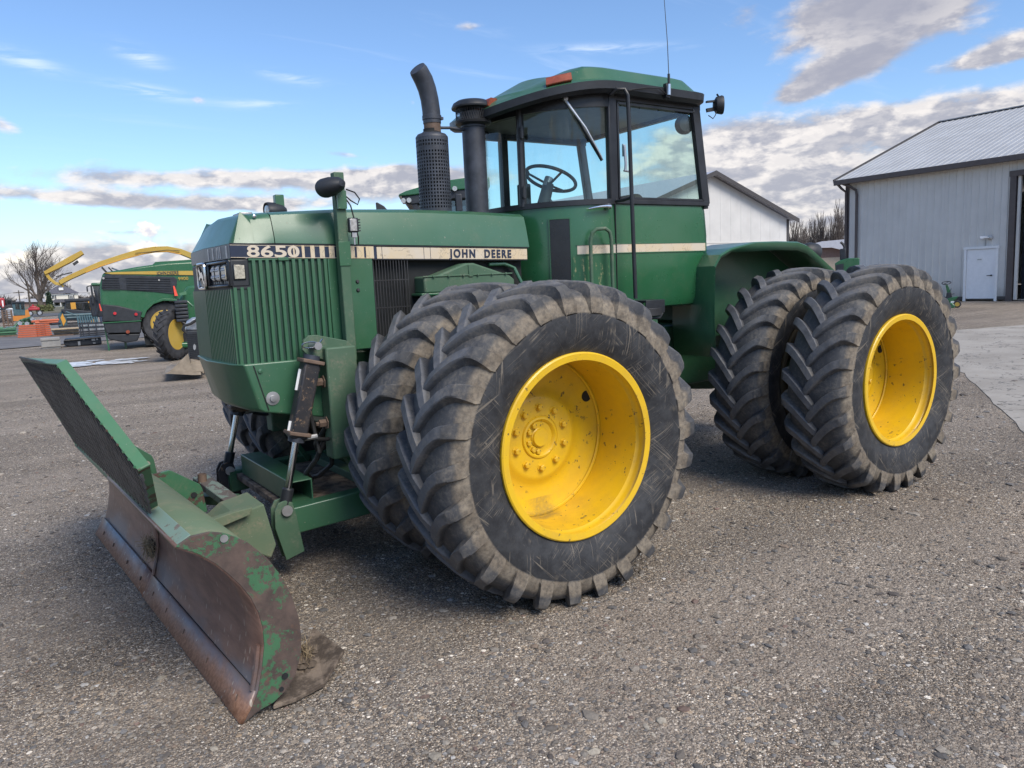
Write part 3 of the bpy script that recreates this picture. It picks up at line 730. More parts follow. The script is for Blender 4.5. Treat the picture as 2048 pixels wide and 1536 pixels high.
def wheel(parent, x, yc, far=False, phase=0, bolts=True):
    """an Empty at the wheel's centre; the dish opens away from the tractor"""
    w = empty('wheel', parent, (x, yc, HUB))
    t = put('tyre', TY[phase], w)
    f = -1 if far else 1                                  # +: flange on the -y side
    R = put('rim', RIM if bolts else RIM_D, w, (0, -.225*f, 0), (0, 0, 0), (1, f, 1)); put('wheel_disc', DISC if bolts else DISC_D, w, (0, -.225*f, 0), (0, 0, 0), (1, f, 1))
    if bolts:
        for k in range(10):
            a = math.radians(18+36*k); put('wheel_bolt', BOLT, w, (.178*math.cos(a), (-.225+.376)*f, .178*math.sin(a)), (0, random.uniform(0, 1), 0), (1, f, 1))
        for a in (118, 152, 196, 232, 258):
            a = math.radians(a); put('wheel_bolt', BOLT, w, (.082*math.cos(a), (-.225+.384)*f, .082*math.sin(a)), (0, random.uniform(0, 1), 0), (.9, f*.9, .9))
        for a in (27,):
            a = math.radians(a); put('valve_hole', HOLE, w, (.425*math.cos(a), (-.225+.399)*f, .425*math.sin(a)), (0, 0, 0), (1, f, 1))
    return w

# ================================================================ the big green tractor
M = MATS
YC, YS = 2.10, 1.58                                        # centre line, near hood side
tractor = thing('articulated_tractor', 'large green four wheel drive tractor with dual wheels parked in the centre', 'tractor')
for x in (0.0, 3.2):
    for i, yc in enumerate((.24, .95)):
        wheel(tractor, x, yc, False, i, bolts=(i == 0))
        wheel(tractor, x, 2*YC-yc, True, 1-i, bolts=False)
T = tractor
def mir(p): return (p[0], 2*YC-p[1], p[2])

# ---- axles, frames, articulation
b = MB()
for x in (0.0, 3.2):
    b = MB(); b.tube([(x, .44, HUB), (x, 2*YC-.44, HUB)], .10, 20); b.build('axle', M['green_dusty'], T)
    b = MB(); b.lathe([(.20, -.35), (.24, -.2), (.26, 0), (.24, .2), (.20, .35)], (x, YC, HUB), (0, 1, 0), 24); b.build('differential', M['green_dusty'], T)
b = MB(); b.box((-.75, 1.80, .84), (1.25, 2.40, 1.34)); b.box((2.0, 1.72, .74), (4.15, 2.48, 1.30)); b.build('frame', M['green'], T, bevel=.02)
b = MB(); b.tube([(1.62, YC, .55), (1.62, YC, 1.45)], .14, 20); b.box((1.2, 1.85, .62), (2.05, 2.35, .78)); b.box((1.2, 1.85, 1.22), (2.05, 2.35, 1.36)); b.build('articulation_joint', M['green_dusty'], T, bevel=.015)
b = MB(); b.box((.9, 1.50, .62), (1.95, 1.80, 1.10)); b.box((.95, 1.46, .74), (1.35, 1.52, 1.0)); b.build('fuel_tank', M['dark_void'], T, bevel=.04)
b = MB(); b.tube([(1.3, 1.62, .80), (2.3, 1.70, .86)], .045, 12); b.tube([(2.3, 1.70, .86), (2.55, 1.72, .88)], .025, 10); b.build('steering_cylinder', M['black_paint'], T)
for i, pts in enumerate((((1.55, 1.5, 1.4), (1.7, 1.44, 1.3), (1.9, 1.46, 1.15), (2.15, 1.6, 1.05)), ((1.6, 1.52, 1.3), (1.8, 1.48, 1.1), (2.05, 1.55, 1.0), (2.3, 1.7, 1.1)), ((1.75, 1.45, 1.45), (1.85, 1.42, 1.25), (2.0, 1.45, .95), (2.1, 1.6, .9)))):
    b = MB(); b.tube(pts, .017, 8); b.build('hose', M['hose_rubber'], T)
b = MB(); b.bar((1.78, 1.42, 1.02), (1.87, 1.42, 1.36), .03, .02, (0, 1, 0)); b.bar((1.87, 1.42, 1.02), (1.89, 1.42, 1.36), .03, .02, (0, 1, 0)); b.build('linkage', M['dark_steel'], T)

# ---- hood: lofted sections along x, with the sloping nose cap
def hood_section(x, zt, z0, inset, ys=YS):
    w = YC-ys
    half = [(w, z0), (w-.006, z0+.035), (w-.03-inset*.5, z0+(zt-z0)*.55), (w-.055-inset, z0+(zt-z0)*.86), (w-.10-inset, zt-.012), (w-.20-inset, zt), (0, zt+.012)]
    near = [(x, YC-a, z) for a, z in half]; farh = [(x, YC+a, z) for a, z in reversed(half[:-1])]
    return near+farh
secs = []
Z0 = 2.052
for x, zt in ((-1.055, 2.252), (-.6, 2.278), (-.1, 2.285), (.4, 2.278), (.84, 2.262)):
    secs.append(hood_section(x, zt, Z0-.026*(x+1.06), 0.0))
b = MB(); b.grid(secs)
n = len(secs[0]); b.add(secs[-1], [tuple(range(n))]); hood = b.build('hood', M['green'], T, smooth=40, doubles=.0005)
# nose cap
s0 = hood_section(-1.06, 2.252, Z0, 0.0)
def cap(x, zt, inset): return hood_section(x, zt, Z0, inset)
s1 = hood_section(-1.18, 2.243, Z0, 0.0)
w = YC-YS
nose_low = [(-1.33, YC-w, Z0), (-1.328, YC-w+.004, Z0+.03)]
b = MB()
A, B2, C_ = (-1.326, YS, Z0), (-1.356, YC, Z0), (-1.326, 2*YC-YS, Z0)
At, Bt, Ct = (-1.225, YS+.11, 2.228), (-1.262, YC, 2.236), (-1.225, 2*YC-YS-.11, 2.228)
b.grid([s0, s1]); n = len(s0)
b.add([A, B2, Bt, At], [(0, 1, 2, 3)]); b.add([C_, B2, Bt, Ct], [(0, 1, 2, 3)])
near = s1[:6]; b.add([A]+near+[At], [tuple(range(len(near)+2))])
farh = s1[-6:]; b.add([C_]+farh[::-1]+[Ct], [tuple(range(len(farh)+2))])
b.add([At, s1[5], s1[6], Bt], [(0, 1, 2, 3)]); b.add([Ct, s1[7], s1[6], Bt], [(0, 1, 2, 3)])
b.build('hood_nose', M['green'], T, smooth=40, bevel=.028, seg=4, doubles=.001)
b = MB(); b.box((-1.13, YC-.09, 2.245), (-1.05, YC+.10, 2.278)); b.build('hood_latch', M['zinc'], hood, bevel=.006)
b = MB(); b.lathe([(.008, 0), (.011, -.004), (0, -.007)], (-1.155, YS+.04, 2.215), (0, 1, 0), 10); b.build('hood_screw', M['chrome'], hood)

# ---- decal band along the hood side
def dz_(x): return -.026*(x+1.24)                        # the stripe falls slightly to the rear
def band(name, x0, x1, z0, z1, mat, y=None, par=T, t=.004):
    y = YS if y is None else y
    bb = MB(); bb.prism([(x0, y-t, z0+dz_(x0)), (x1, y-t, z0+dz_(x1)), (x1, y-t, z1+dz_(x1)), (x0, y-t, z1+dz_(x0))], (0, t+.012, 0)); return bb.build(name, M[mat], par, smooth=0)
ZB0, ZB1 = 1.966, 2.046
bandp = band('decal_band', -1.326, -.56, ZB0, ZB1, 'decal_black')
cream = band('decal_stripe', -.395, .815, ZB0, ZB1-.004, 'decal_cream')
band('hood_edge_trim', -1.326, .83, ZB1, ZB1+.007, 'black_paint', t=.008)
band('hood_edge_trim', -.43, .815, ZB0-.008, ZB0-.001, 'black_paint', t=.004)
# light bars between the dark field and the cream field
xs = [(-.952, .010), (-.897, .017), (-.842, .026), (-.783, .032), (-.722, .036), (-.66, .040), (-.595, .045), (-.535, .049), (-.472, .054)]
for x, wd in xs: band('decal_bar', x, x+wd, ZB0+.001, ZB1-.001, 'decal_cream', t=.0065, par=bandp)
band('decal_field', -.559, -.396, ZB0, ZB1, 'decal_black', par=bandp, t=.004)
band('decal_pinstripe', -1.326, -.42, ZB1-.006, ZB1-.003, 'decal_cream', par=bandp, t=.006); band('decal_pinstripe', -1.326, -.42, ZB0+.002, ZB0+.005, 'decal_cream', par=bandp, t=.006)
# wide numerals
for ch, x0 in (('8', -1.232), ('6', -1.150), ('5', -1.068), ('0', -.988)):
    tm = text_mesh(ch, .090, .0015, M['decal_cream'], bold=.0020); xa, xb = min(v.co.x for v in tm.vertices), max(v.co.x for v in tm.vertices); za, zb = min(v.co.y for v in tm.vertices), max(v.co.y for v in tm.vertices)
    for v in tm.vertices: v.co.x = (v.co.x-xa)*.074/(xb-xa); v.co.y = (v.co.y-za)*.070/(zb-za)
    put('numeral', tm, bandp, (x0, YS-.0065, ZB0+.005+dz_(x0)), (math.pi/2, .026, 0))
for word, lx, lw in (('JOHN', .155, .205), ('DEERE', .435, .235)):
  tm = text_mesh(word, .078, .0015, M['decal_black'], bold=.0030, sx=1.0, space=1.30)
  wx = max(v.co.x for v in tm.vertices)
  for v in tm.vertices: v.co.x *= lw/wx
  put('lettering', tm, cream, (lx, YS-.0062, ZB0+.012+dz_(lx)), (math.pi/2, .026, 0))
for x in (-.36, .0, -.05): band('decal_seam', x, x+.003, ZB0, ZB1-.004, 'decal_black', par=cream, t=.005)
# dark sheet standing in for the engine bay shade under the stripe
b = MB(); b.box((-.18, YS+.06, 1.40), (.80, YS+.08, 1.95)); b.build('engine_shade_panel', M['dark_void'], T)

# ---- wrap-round band, lamps and front grille
NW = [(-1.326, YS), (-1.356, YC), (-1.326, 2*YC-YS)]
def wrap(name, z0, z1, mat, off=0.0, parent=T, bevel=0):
    P = [(NW[0][0]-off, NW[0][1]-off*.3), (NW[1][0]-off, NW[1][1]), (NW[2][0]-off, NW[2][1]+off*.3)]
    m = MB(); m.prism([(P[0][0], P[0][1], z0), (P[1][0], P[1][1], z0), (P[2][0], P[2][1], z0), (P[2][0]+.1, P[2][1], z0), (P[0][0]+.1, P[0][1], z0)], (0, 0, z1-z0))
    return m.build(name, M[mat], parent, bevel=bevel)
nb_ = wrap('nose_band', ZB0, ZB1+.004, 'decal_black', .002)
def nose_pt(t, off=0.0):      # t 0 at the near corner, 1 at the centre
    return (-1.326-.030*t-off, YS+(YC-YS)*t)
for t in (.10, .12, .34, .40, .46, .62, .80):
    x, y = nose_pt(t, .004); m = MB(); m.box((x-.002, y-.003, ZB0+.006), (x+.006, y+.003, ZB1-.004)); m.build('nose_pinstripe', M['silver'], nb_)
# lamp housing: black frame with a recess that wraps the corner
hz0, hz1 = 1.795, 1.962
b = MB(); b.box((-1.335, YS-.004, hz0), (-1.225, YS+.02, hz1)); lampbox = b.build('headlamp_housing', M['black_plastic'], T, bevel=.012)
lampbox2 = wrap('headlamp_housing', hz0, hz1, 'black_plastic', .001, bevel=.012)
fr = MB()
for t0, t1, za, zb in ((.02, .80, hz1-.022, hz1-.004), (.02, .80, hz0+.004, hz0+.022)):
    p, q = nose_pt(t0, .012), nose_pt(t1, .012); fr.bar((p[0], p[1], (za+zb)/2), (q[0], q[1], (za+zb)/2), .03, zb-za)
for t in (.02, .80):
    p = nose_pt(t, .012); fr.box((p[0]-.01, p[1]-.012, hz0+.004), (p[0]+.02, p[1]+.012, hz1-.004))
fr.build('headlamp_bezel', M['black_gloss'], T, bevel=.008)
for k, (t, mat) in enumerate(((.13, 'lens_warm'), (.36, 'lens'), (.53, 'lens'))):
    x, y = nose_pt(t, .014); wdt = .095 if k < 2 else .05
    m = MB(); m.box((x-.012, y-wdt/2-.008, 1.845-.008), (x+.01, y+wdt/2+.008, 1.925+.008)); lp = m.build('headlamp', M['black_gloss'], T, bevel=.006)
    m = MB(); m.box((x-.017, y-wdt/2, 1.847), (x-.011, y+wdt/2, 1.923)); m.build('lens', M[mat], lp, bevel=.004)
    for dy in (-.028, 0, .028):
        for dz in (-.02, .02):
            m = MB(); m.lathe([(.011, 0), (.0085, -.004), (.006, -.002), (0, -.002)], (x-.0165, y+dy, 1.885+dz), (1, 0, 0), 10); m.build('lamp_bulb', M['chrome'], lp)
    m = MB(); m.box((x-.006, y-.03, 1.822), (x+.004, y-.02, 1.845)); m.box((x-.006, y+.02, 1.822), (x+.004, y+.03, 1.845)); m.build('lamp_bracket', M['zinc'], lp)
# work lamp turned on the near side of the corner
m = MB(); m.box((-1.322, YS-.012, 1.838), (-1.250, YS-.002, 1.932)); lp = m.build('headlamp', M['black_gloss'], T, bevel=.006)
m = MB(); m.box((-1.316, YS-.016, 1.845), (-1.256, YS-.012, 1.925)); m.build('lens', M['lens_warm'], lp, bevel=.004)
# emblem on the centre of the nose: chromed rounded frame with a leaping deer
def emblem(parent, c, w_, h_, nrm=(-1, 0, 0), sc=1.0):
    cx, cy, cz = c; e = MB(); P = []
    for sx, sz, a0 in ((1, 1, 0), (-1, 1, 90), (-1, -1, 180), (1, -1, 270)):
        for i in range(5):
            a = math.radians(a0+22.5*i); P.append((cx, cy+sx*(w_/2-.025)+.025*math.cos(a), cz+sz*(h_/2-.025)+.025*math.sin(a)))
    e.tube(P, .009, 8, closed=True); f_ = e.build('emblem', M['chrome'], parent)
    e = MB(); e.prism([(p[0]+.004, p[1], p[2]) for p in P], (.02, 0, 0)); e.build('emblem_field', M['black_gloss'], f_)
    deer = [(-.30, -.05), (-.16, .16), (.02, .14), (.16, .26), (.22, .40), (.27, .28), (.36, .24), (.28, .16), (.20, .04), (.36, -.10), (.30, -.16), (.12, -.06), (-.06, -.06), (-.18, -.18), (-.36, -.34), (-.40, -.28), (-.26, -.14)]
    e = MB(); e.prism([(cx-.004, cy+u*w_*.95, cz+v*h_*1.05) for u, v in deer], (.006, 0, 0)); e.build('emblem_deer', M['chrome'], f_)
    return f_
emblem(T, (-1.380, YC+.02, 1.878), .20, .155)
# grille: slats across the front faces and down the near side
gz0, gz1 = 1.335, 1.80
wrap('grille_backing', gz0, gz1-.004, 'gap_shade_green', -.016)
wrap('grille_header', gz1-.014, gz1+.004, 'black_plastic', .004)
for j in range(16):
    for sgn in (1, -1):
        t = .04+j*.0615; x, y = nose_pt(t, .004); y = y if sgn > 0 else 2*YC-y
        m = MB(); m.box((x-.010, y-.0075, gz0), (x+.03, y+.0075, gz1-.014)); m.build('grille_slat', M['green'], T)
b = MB(); b.box((-1.335, YS+.012, gz0), (-.735, YS+.03, 1.964)); b.build('side_screen_backing', M['gap_shade_green'], T)
b = MB(); b.box((-1.225, YS-.002, 1.952), (-.735, YS+.02, 1.966)); b.build('side_screen_rail', M['green'], T)
sl = MB(); sl.prism([(-.0135, .015, gz0), (-.0095, -.004, gz0), (.0095, -.004, gz0), (.0135, .015, gz0)], (0, 0, 1.955-gz0)); slm = sl.mesh('grille_slat', M['green'], 20)
sl = MB(); sl.prism([(-.0135, .015, gz0), (-.0095, -.004, gz0), (.0095, -.004, gz0), (.0135, .015, gz0)], (0, 0, hz0-gz0)); slm2 = sl.mesh('grille_slat', M['green'], 20)
for k in range(15):
    x = -1.318+k*.0405
    put('grille_slat', slm2 if x < -1.215 else slm, T, (x, YS, 0))
m = MB(); m.box((-1.05, YS-.012, 1.945), (-.985, YS, 1.966)); m.build('screen_clip', M['green'], T, bevel=.003)
# plain side panel and the wire side screen behind it
b = MB(); b.box((-.735, YS-.003, 1.36), (-.43, YS+.02, 1.962)); pan = b.build('side_panel', M['green'], T, bevel=.006)
for z in (1.80, 1.745):
    m = MB(); m.lathe([(.013, 0), (.013, -.004), (.008, -.010), (0, -.010)], (-.545, YS-.003, z), (0, 1, 0), 8); m.build('panel_bolt', M['dark_steel'], pan)
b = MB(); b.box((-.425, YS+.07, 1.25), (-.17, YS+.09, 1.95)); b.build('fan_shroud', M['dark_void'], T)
wires = empty('side_screen', T)
for k in range(13):
    m = MB(); x = -.425+k*.0208; m.tube([(x, YS+.004, 1.30), (x, YS+.004, 1.945)], .0035, 6); m.build('screen_wire', M['dark_steel'], wires)
for z in (1.33, 1.62, 1.80, 1.94):
    m = MB(); m.tube([(-.43, YS+.006, z), (-.17, YS+.006, z)], .004, 6); m.build('screen_wire', M['dark_steel'], wires)
# engine bay
b = MB(); b.box((-.1, 1.78, 1.30), (.75, 2.42, 1.93)); b.build('engine_block', M['dark_void'], T, bevel=.03)
ab = [(-.10, 1.70), (-.10, 1.815), (.0, 1.818), (.235, 1.895), (.30, 1.895), (.60, 1.80), (.64, 1.77), (.64, 1.70)]
b = MB(); b.prism([(x, 1.50, z) for x, z in ab], (0, .3, 0)); abx = b.build('intercooler_box', M['green_dusty'], T, bevel=.012)
b = MB(); b.box((-.13, 1.49, 1.685), (.66, 1.82, 1.702)); b.box((-.06, 1.505, 1.585), (.60, 1.8, 1.685)); b.build('intercooler_flange', M['green'], abx, bevel=.004)
b = MB(); b.box((-.11, 1.493, 1.808), (.62, 1.502, 1.818)); b.box((.25, 1.492, 1.80), (.285, 1.502, 1.885)); b.build('intercooler_rib', M['green_dusty'], abx, bevel=.003)
for k in range(6):
    m = MB(); m.lathe([(.009, 0), (.009, -.006), (0, -.009)], (-.03+k*.118, 1.492, 1.813), (0, 1, 0), 6); m.build('cover_bolt', M['green_dusty'], abx)
b = MB(); b.tube([(.50, 1.62, 1.885), (.63, 1.61, 1.885), (.71, 1.60, 1.85), (.74, 1.54, 1.72), (.74, 1.56, 1.55)], .014, 10); b.build('coolant_pipe', M['green'], T)
b = MB(); b.tube([(-.20, 1.55, 1.5), (-.26, 1.50, 1.42), (-.23, 1.48, 1.30)], .03, 10); b.build('hose', M['hose_rubber'], T)

# ---- lower nose casting
bl = [(-1.365, 1.338), (-1.352, 1.32), (-1.285, 1.055), (-1.26, 1.035), (-.72, .925), (-.62, .93), (-.62, 1.335)]
b = MB()
wid = YC-1.545
rows = []
for off, fx in ((-1, 0), (-.86, -.0), (0, -.045), (.86, 0), (1, 0)):
    rows.append([(x+(fx if x < -1.0 else 0)+(.04 if abs(off) == 1 and x < -1.2 else 0), YC+off*wid, z) for x, z in bl])
b.grid(rows, closed=True); n = len(bl); b.add(rows[0], [tuple(range(n))]); b.add(rows[-1], [tuple(range(n-1, -1, -1))])
bump_ = b.build('bumper_casting', M['green'], T, smooth=30, bevel=.018, seg=3, doubles=.0005)
b = MB(); b.bar((-1.262, 1.5435, 1.325), (-1.195, 1.5435, 1.045), .006, .006, (0, 1, 0)); b.build('casting_seam', M['dark_void'], bump_)
b = MB(); b.lathe([(.042, 0), (.042, -.006), (.020, -.007), (.019, -.02), (0, -.021)], (-1.165, 1.545, 1.115), (0, 1, 0), 18); b.build('casting_bolt', M['zinc'], bump_)
b = MB(); b.lathe([(.015, 0), (.015, -.008), (0, -.012)], (-1.225, 1.545, 1.29), (0, 1, 0), 6); b.build('casting_bolt', M['green'], bump_)

# ---- lamp posts either side of the hood
for far in (False, True):
    f = (lambda p: mir(p)) if far else (lambda p: p)
    m = MB(); p, q = f((-.655, 1.515, 1.30)), f((-.655, 1.515, 2.474)); m.bar(p, q, .066, .062, (0, 1, 0)); post = m.build('lamp_post', M['green_dusty'] if not far else M['green'], T, bevel=.006)
    m = MB(); p, q = f((-.655, 1.482, 1.90)), f((-.655, 1.482, 2.05)); m.bar(p, q, .078, .008, (0, 1, 0)); m.build('post_sleeve', M['green'], post, bevel=.002)
    # oval work lamp on top, facing forward
    yy = 1.47 if not far else 2*YC-1.515
    xx = -.745 if not far else -.73
    zz = 2.375 if not far else 2.36
    m = MB(); m.lathe([(0, .115), (.03, .112), (.062, .085), (.082, .03), (.085, -.01), (.08, -.022), (.07, -.018), (.066, -.008), (0, -.008)], (0, 0, 0), (1, 0, 0), 24)
    m.v = [(x*1.1, y*1.02, z*.70) for x, y, z in m.v]
    lamp = m.build('work_lamp', M['black_plastic'], T, loc=(xx, yy, zz)); lamp.rotation_euler = (math.radians(10), math.radians(-8 if not far else 0), math.radians(-62 if not far else 0))
    m = MB(); m.lathe([(.062, 0), (.05, -.010), (0, -.014)], (-.010, 0, 0), (1, 0, 0), 20); m.v = [(x*1.1, y*1.02, z*.7) for x, y, z in m.v]; m.build('lens', M['lens'], lamp)
    m = MB(); p = f((-.655, 1.475, 2.30)); m.box((p[0]-.03, p[1]-.012, p[2]-.05), (p[0]+.03, p[1]+.0, p[2]+.06)); m.build('lamp_bracket', M['green'], lamp if False else post)
# wiring loops on the near lamp
b = MB(); b.tube([(-.62, 1.475, 2.37), (-.57, 1.46, 2.35), (-.545, 1.45, 2.31), (-.56, 1.45, 2.275), (-.60, 1.46, 2.30), (-.63, 1.47, 2.33)], .0045, 6); b.build('lamp_wire', M['hose_rubber'], T)
b = MB(); b.tube([(-.63, 1.478, 2.32), (-.60, 1.468, 2.27), (-.585, 1.468, 2.2), (-.58, 1.47, 2.14), (-.56, 1.475, 2.08), (-.53, 1.55, 2.04)], .0045, 6); b.build('lamp_wire', M['hose_rubber'], T)
# square lamp on the rear face of the post
b = MB(); b.box((-.624, 1.452, 2.105), (-.560, 1.49, 2.195)); sq = b.build('work_lamp', M['black_plastic'], T, bevel=.008)
b = MB(); b.box((-.620, 1.447, 2.112), (-.575, 1.453, 2.188)); b.build('lens', M['lens'], sq, bevel=.003)
for k in range(5):
    m = MB(); m.box((-.565, 1.456, 2.112+k*.017), (-.548, 1.505, 2.119+k*.017)); m.build('cooling_fin', M['black_plastic'], sq)
b = MB(); b.box((-.606, 1.46, 2.075), (-.575, 1.48, 2.106)); b.tube([(-.59, 1.47, 2.08), (-.59, 1.47, 2.03)], .006, 8); b.build('lamp_bracket', M['zinc'], sq)

# ---- exhaust stack and air intake
SX, SY = .30, 2.0
b = MB(); b.lathe([(.075, 2.24), (.10, 2.25), (.104, 2.27), (.104, 2.82), (.10, 2.845), (.075, 2.862), (.066, 2.868), (.060, 2.872), (.060, 2.89)], (SX, SY, 0), (0, 0, 1), 40); muf = b.build('muffler_core', M['dark_void'], T)
# perforated heat shield: rows of slots cut between the strips
slot = []
NR, NCOL = 22, 34
sh = MB(); R0 = .118
zs0, zs1 = 2.28, 2.825
dz = (zs1-zs0)/NR
for i in range(NR):
    solid = i in (0, 18, 21)
    za, zb = zs0+i*dz, zs0+(i+1)*dz
    for k in range(NCOL):
        a0, a1, am = 2*math.pi*k/NCOL, 2*math.pi*(k+1)/NCOL, 2*math.pi*(k+.50)/NCOL
        P = lambda a, z, R_=R0: (SX+R_*math.cos(a), SY+R_*math.sin(a), z)
        if solid: sh.add([P(a0, za), P(a1, za), P(a1, zb), P(a0, zb)], [(0, 1, 2, 3)])
        else:
            zc = za+dz*.42
            sh.add([P(a0, za), P(a1, za), P(a1, zc), P(a0, zc)], [(0, 1, 2, 3)]); sh.add([P(a0, zc), P(am, zc), P(am, zb), P(a0, zb)], [(0, 1, 2, 3)])
sh.build('heat_shield', M['stack_black'], T, smooth=0, doubles=.0004, solid=.003)
b = MB(); b.lathe([(.120, 2.822), (.119, 2.832), (.105, 2.85), (.07, 2.862)], (SX, SY, 0), (0, 0, 1), 40); b.build('shield_cap', M['stack_black'], T)
path = [(SX+.01, SY, 2.87), (SX+.01, SY, 2.93), (SX+.008, SY, 3.02), (SX+.0, SY, 3.10), (SX-.018, SY-.004, 3.17), (SX-.045, SY-.01, 3.23), (SX-.085, SY-.02, 3.285), (SX-.10, SY-.024, 3.30)]
b = MB(); b.tube(path[1:], [.066, .066, .066, .067, .069, .067, .062], 24); ex = b.build('exhaust_elbow', M['stack_black'], T)
b = MB(); b.lathe([(.062, 2.865), (.062, 2.955)], (SX+.01, SY, 0), (0, 0, 1), 24); b.build('exhaust_collar', M['wood_dark'], T)
b = MB(); b.lathe([(.069, 2.955), (.071, 2.957), (.071, 2.985), (.069, 2.987)], (SX+.01, SY, 0), (0, 0, 1), 24); b.box((SX+.07, SY-.015, 2.962), (SX+.10, SY+.01, 2.982)); b.build('exhaust_clamp', M['stack_black'], T)
IX = .665
b = MB(); b.lathe([(.088, 2.24), (.088, 2.92), (.096, 2.925), (.096, 2.94)], (IX, SY, 0), (0, 0, 1), 32); b.build('air_intake_pipe', M['stack_black'], T)
b = MB(); b.lathe([(.09, 2.935), (.135, 2.95), (.14, 2.965), (.13, 2.972), (.10, 2.975), (.10, 3.035), (.09, 3.04)], (IX, SY, 0), (0, 0, 1), 32); pc = b.build('intake_precleaner', M['black_paint'], T)
# mesh bowl
mb_ = MB()
for k in range(44):
    a = 2*math.pi*k/44
    for sg in (1, -1): mb_.tube([(IX+.128*math.cos(a+sg*j*.07), SY+.128*math.sin(a+sg*j*.07), 2.97+j*.032) for j in range(4)], .0016, 4, cap=False)
mb_.build('intake_screen', M['dark_steel'], T, smooth=0)
b = MB(); b.lathe([(.128, 3.055), (.158, 3.062), (.160, 3.072), (.145, 3.10), (.115, 3.118), (0, 3.122)], (IX, SY, 0), (0, 0, 1), 36); b.build('intake_cap', M['black_paint'], T)
b = MB(); b.tube([(SX+.07, SY, 2.905), (SX+.16, SY+.005, 2.912), (SX+.28, SY, 2.906)], .011, 8); b.build('intake_strut', M['stack_black'], T)

# ---------------------------------------------------------------- cab
CX, CA, CB = 1.5, .64, .75
def plan(ph, off=0.0, z=0):
    a = math.radians(ph); return (CX-(CA+off)*math.sin(a), YC-(CB+off)*math.cos(a), z)
def outline(off=0.0, rear=2.55, nf=36, rr=.10):
    P = [plan(180*i/nf, off)[:2] for i in range(nf+1)]
    yb, yt = YC-CB-off, YC+CB+off
    P += [(rear-rr, yt), (rear-rr*.3, yt-rr*.3), (rear, yt-rr), (rear, yb+rr), (rear-rr*.3, yb+rr*.3), (rear-rr, yb)]
    return P
SILL = 2.315
rows = []
for off, rear, z in ((-.10, 2.46, 1.485), (-.035, 2.525, 1.50), (-.008, 2.545, 1.56), (.0, 2.575, 1.85), (.0, 2.585, 2.06), (-.005, 2.57, 2.25), (-.008, 2.56, SILL)):
    rows.append([(x, y, z) for x, y in outline(off, rear)])
b = MB(); b.grid(rows, closed=True); n = len(rows[0]); b.add(rows[0], [tuple(range(n-1, -1, -1))])
body = b.build('cab_body', M['green_body'], T, smooth=45)
b = MB(); P = [(x, y, 1.56) for x, y in outline(-.04, 2.5)]; b.add(P, [tuple(range(len(P)))]); b.build('cab_floor', M['interior_dark'], T, smooth=0)
# dash and console below the sill
b = MB(); b.box((.98, 1.85, 1.6), (1.22, 2.35, 2.26)); b.build('dashboard', M['interior_dark'], T, bevel=.04)
def strip(name, ph0, ph1, z0, z1, mat, off=.004, t=.012, par=T, k=10, bevel=0):
    m = MB(); r = []
    for i in range(k+1):
        ph = ph0+(ph1-ph0)*i/k; o, q = plan(ph, off), plan(ph, off-t)
        za = z0(ph) if callable(z0) else z0; zb = z1(ph) if callable(z1) else z1
        r.append([(o[0], o[1], za), (o[0], o[1], zb), (q[0], q[1], zb), (q[0], q[1], za)])
    m.grid(r, closed=True); m.add(r[0], [(0, 1, 2, 3)]); m.add(r[-1], [(3, 2, 1, 0)])
    return m.build(name, M[mat], par, smooth=40, bevel=bevel)
# door outline, vent, stripe, handle
b = MB(); b.tube([(1.497, YC-CB-.002, 1.52), (1.497, YC-CB-.002, SILL)], .006, 6); b.build('door_seam', M['dark_void'], T)
vent = strip('cab_vent', 33.5, 46, 1.55, 2.20, 'black_gloss', .005, .01)
strip('vent_frame', 32.8, 33.4, 1.55, 2.21, 'green_body', .008, .012, vent); strip('vent_frame', 46.1, 46.7, 1.55, 2.21, 'green_body', .008, .012, vent); strip('vent_frame', 32.8, 46.7, 2.202, 2.212, 'green_body', .008, .012, vent)
stripe = strip('cab_stripe', .5, 29, 1.934, 2.000, 'decal_cream', .003, .006)
b = MB(); b.box((1.505, YC-CB-.003, 1.937), (2.503, YC-CB+.004, 2.000)); b.build('cab_stripe', M['decal_cream'], T)
b = MB(); b.box((1.503, YC-CB-.006, 2.000), (2.515, YC-CB+.002, 2.008)); b.box((1.503, YC-CB-.006, 1.928), (2.515, YC-CB+.002, 1.936)); b.box((2.504, YC-CB-.006, 1.928), (2.515, YC-CB+.002, 2.006)); b.build('stripe_moulding', M['green_body'], T, bevel=.002)
strip('stripe_moulding', .5, 29.6, 2.000, 2.008, 'green_body', .007, .01); strip('stripe_moulding', .5, 29.6, 1.926, 1.934, 'green_body', .007, .01)
hp = [plan(ph, .035, 2.285) for ph in (6.5, 10, 14, 18, 21)]
b = MB(); b.tube([(hp[0][0], hp[0][1], 2.282), (hp[1][0], hp[1][1], 2.284), (hp[2][0], hp[2][1], 2.281), (hp[3][0], hp[3][1], 2.275), (hp[4][0], hp[4][1]+.01, 2.268)], [.016, .014, .011, .009, .007], 10); dh = b.build('door_handle', M['chrome'], T)
c = plan(7, .0, 2.283); b = MB(); b.lathe([(.022, .0), (.022, -.03), (.016, -.036), (0, -.037)], c, (0, 1, 0), 16); b.build('handle_boss', M['chrome'], dh)

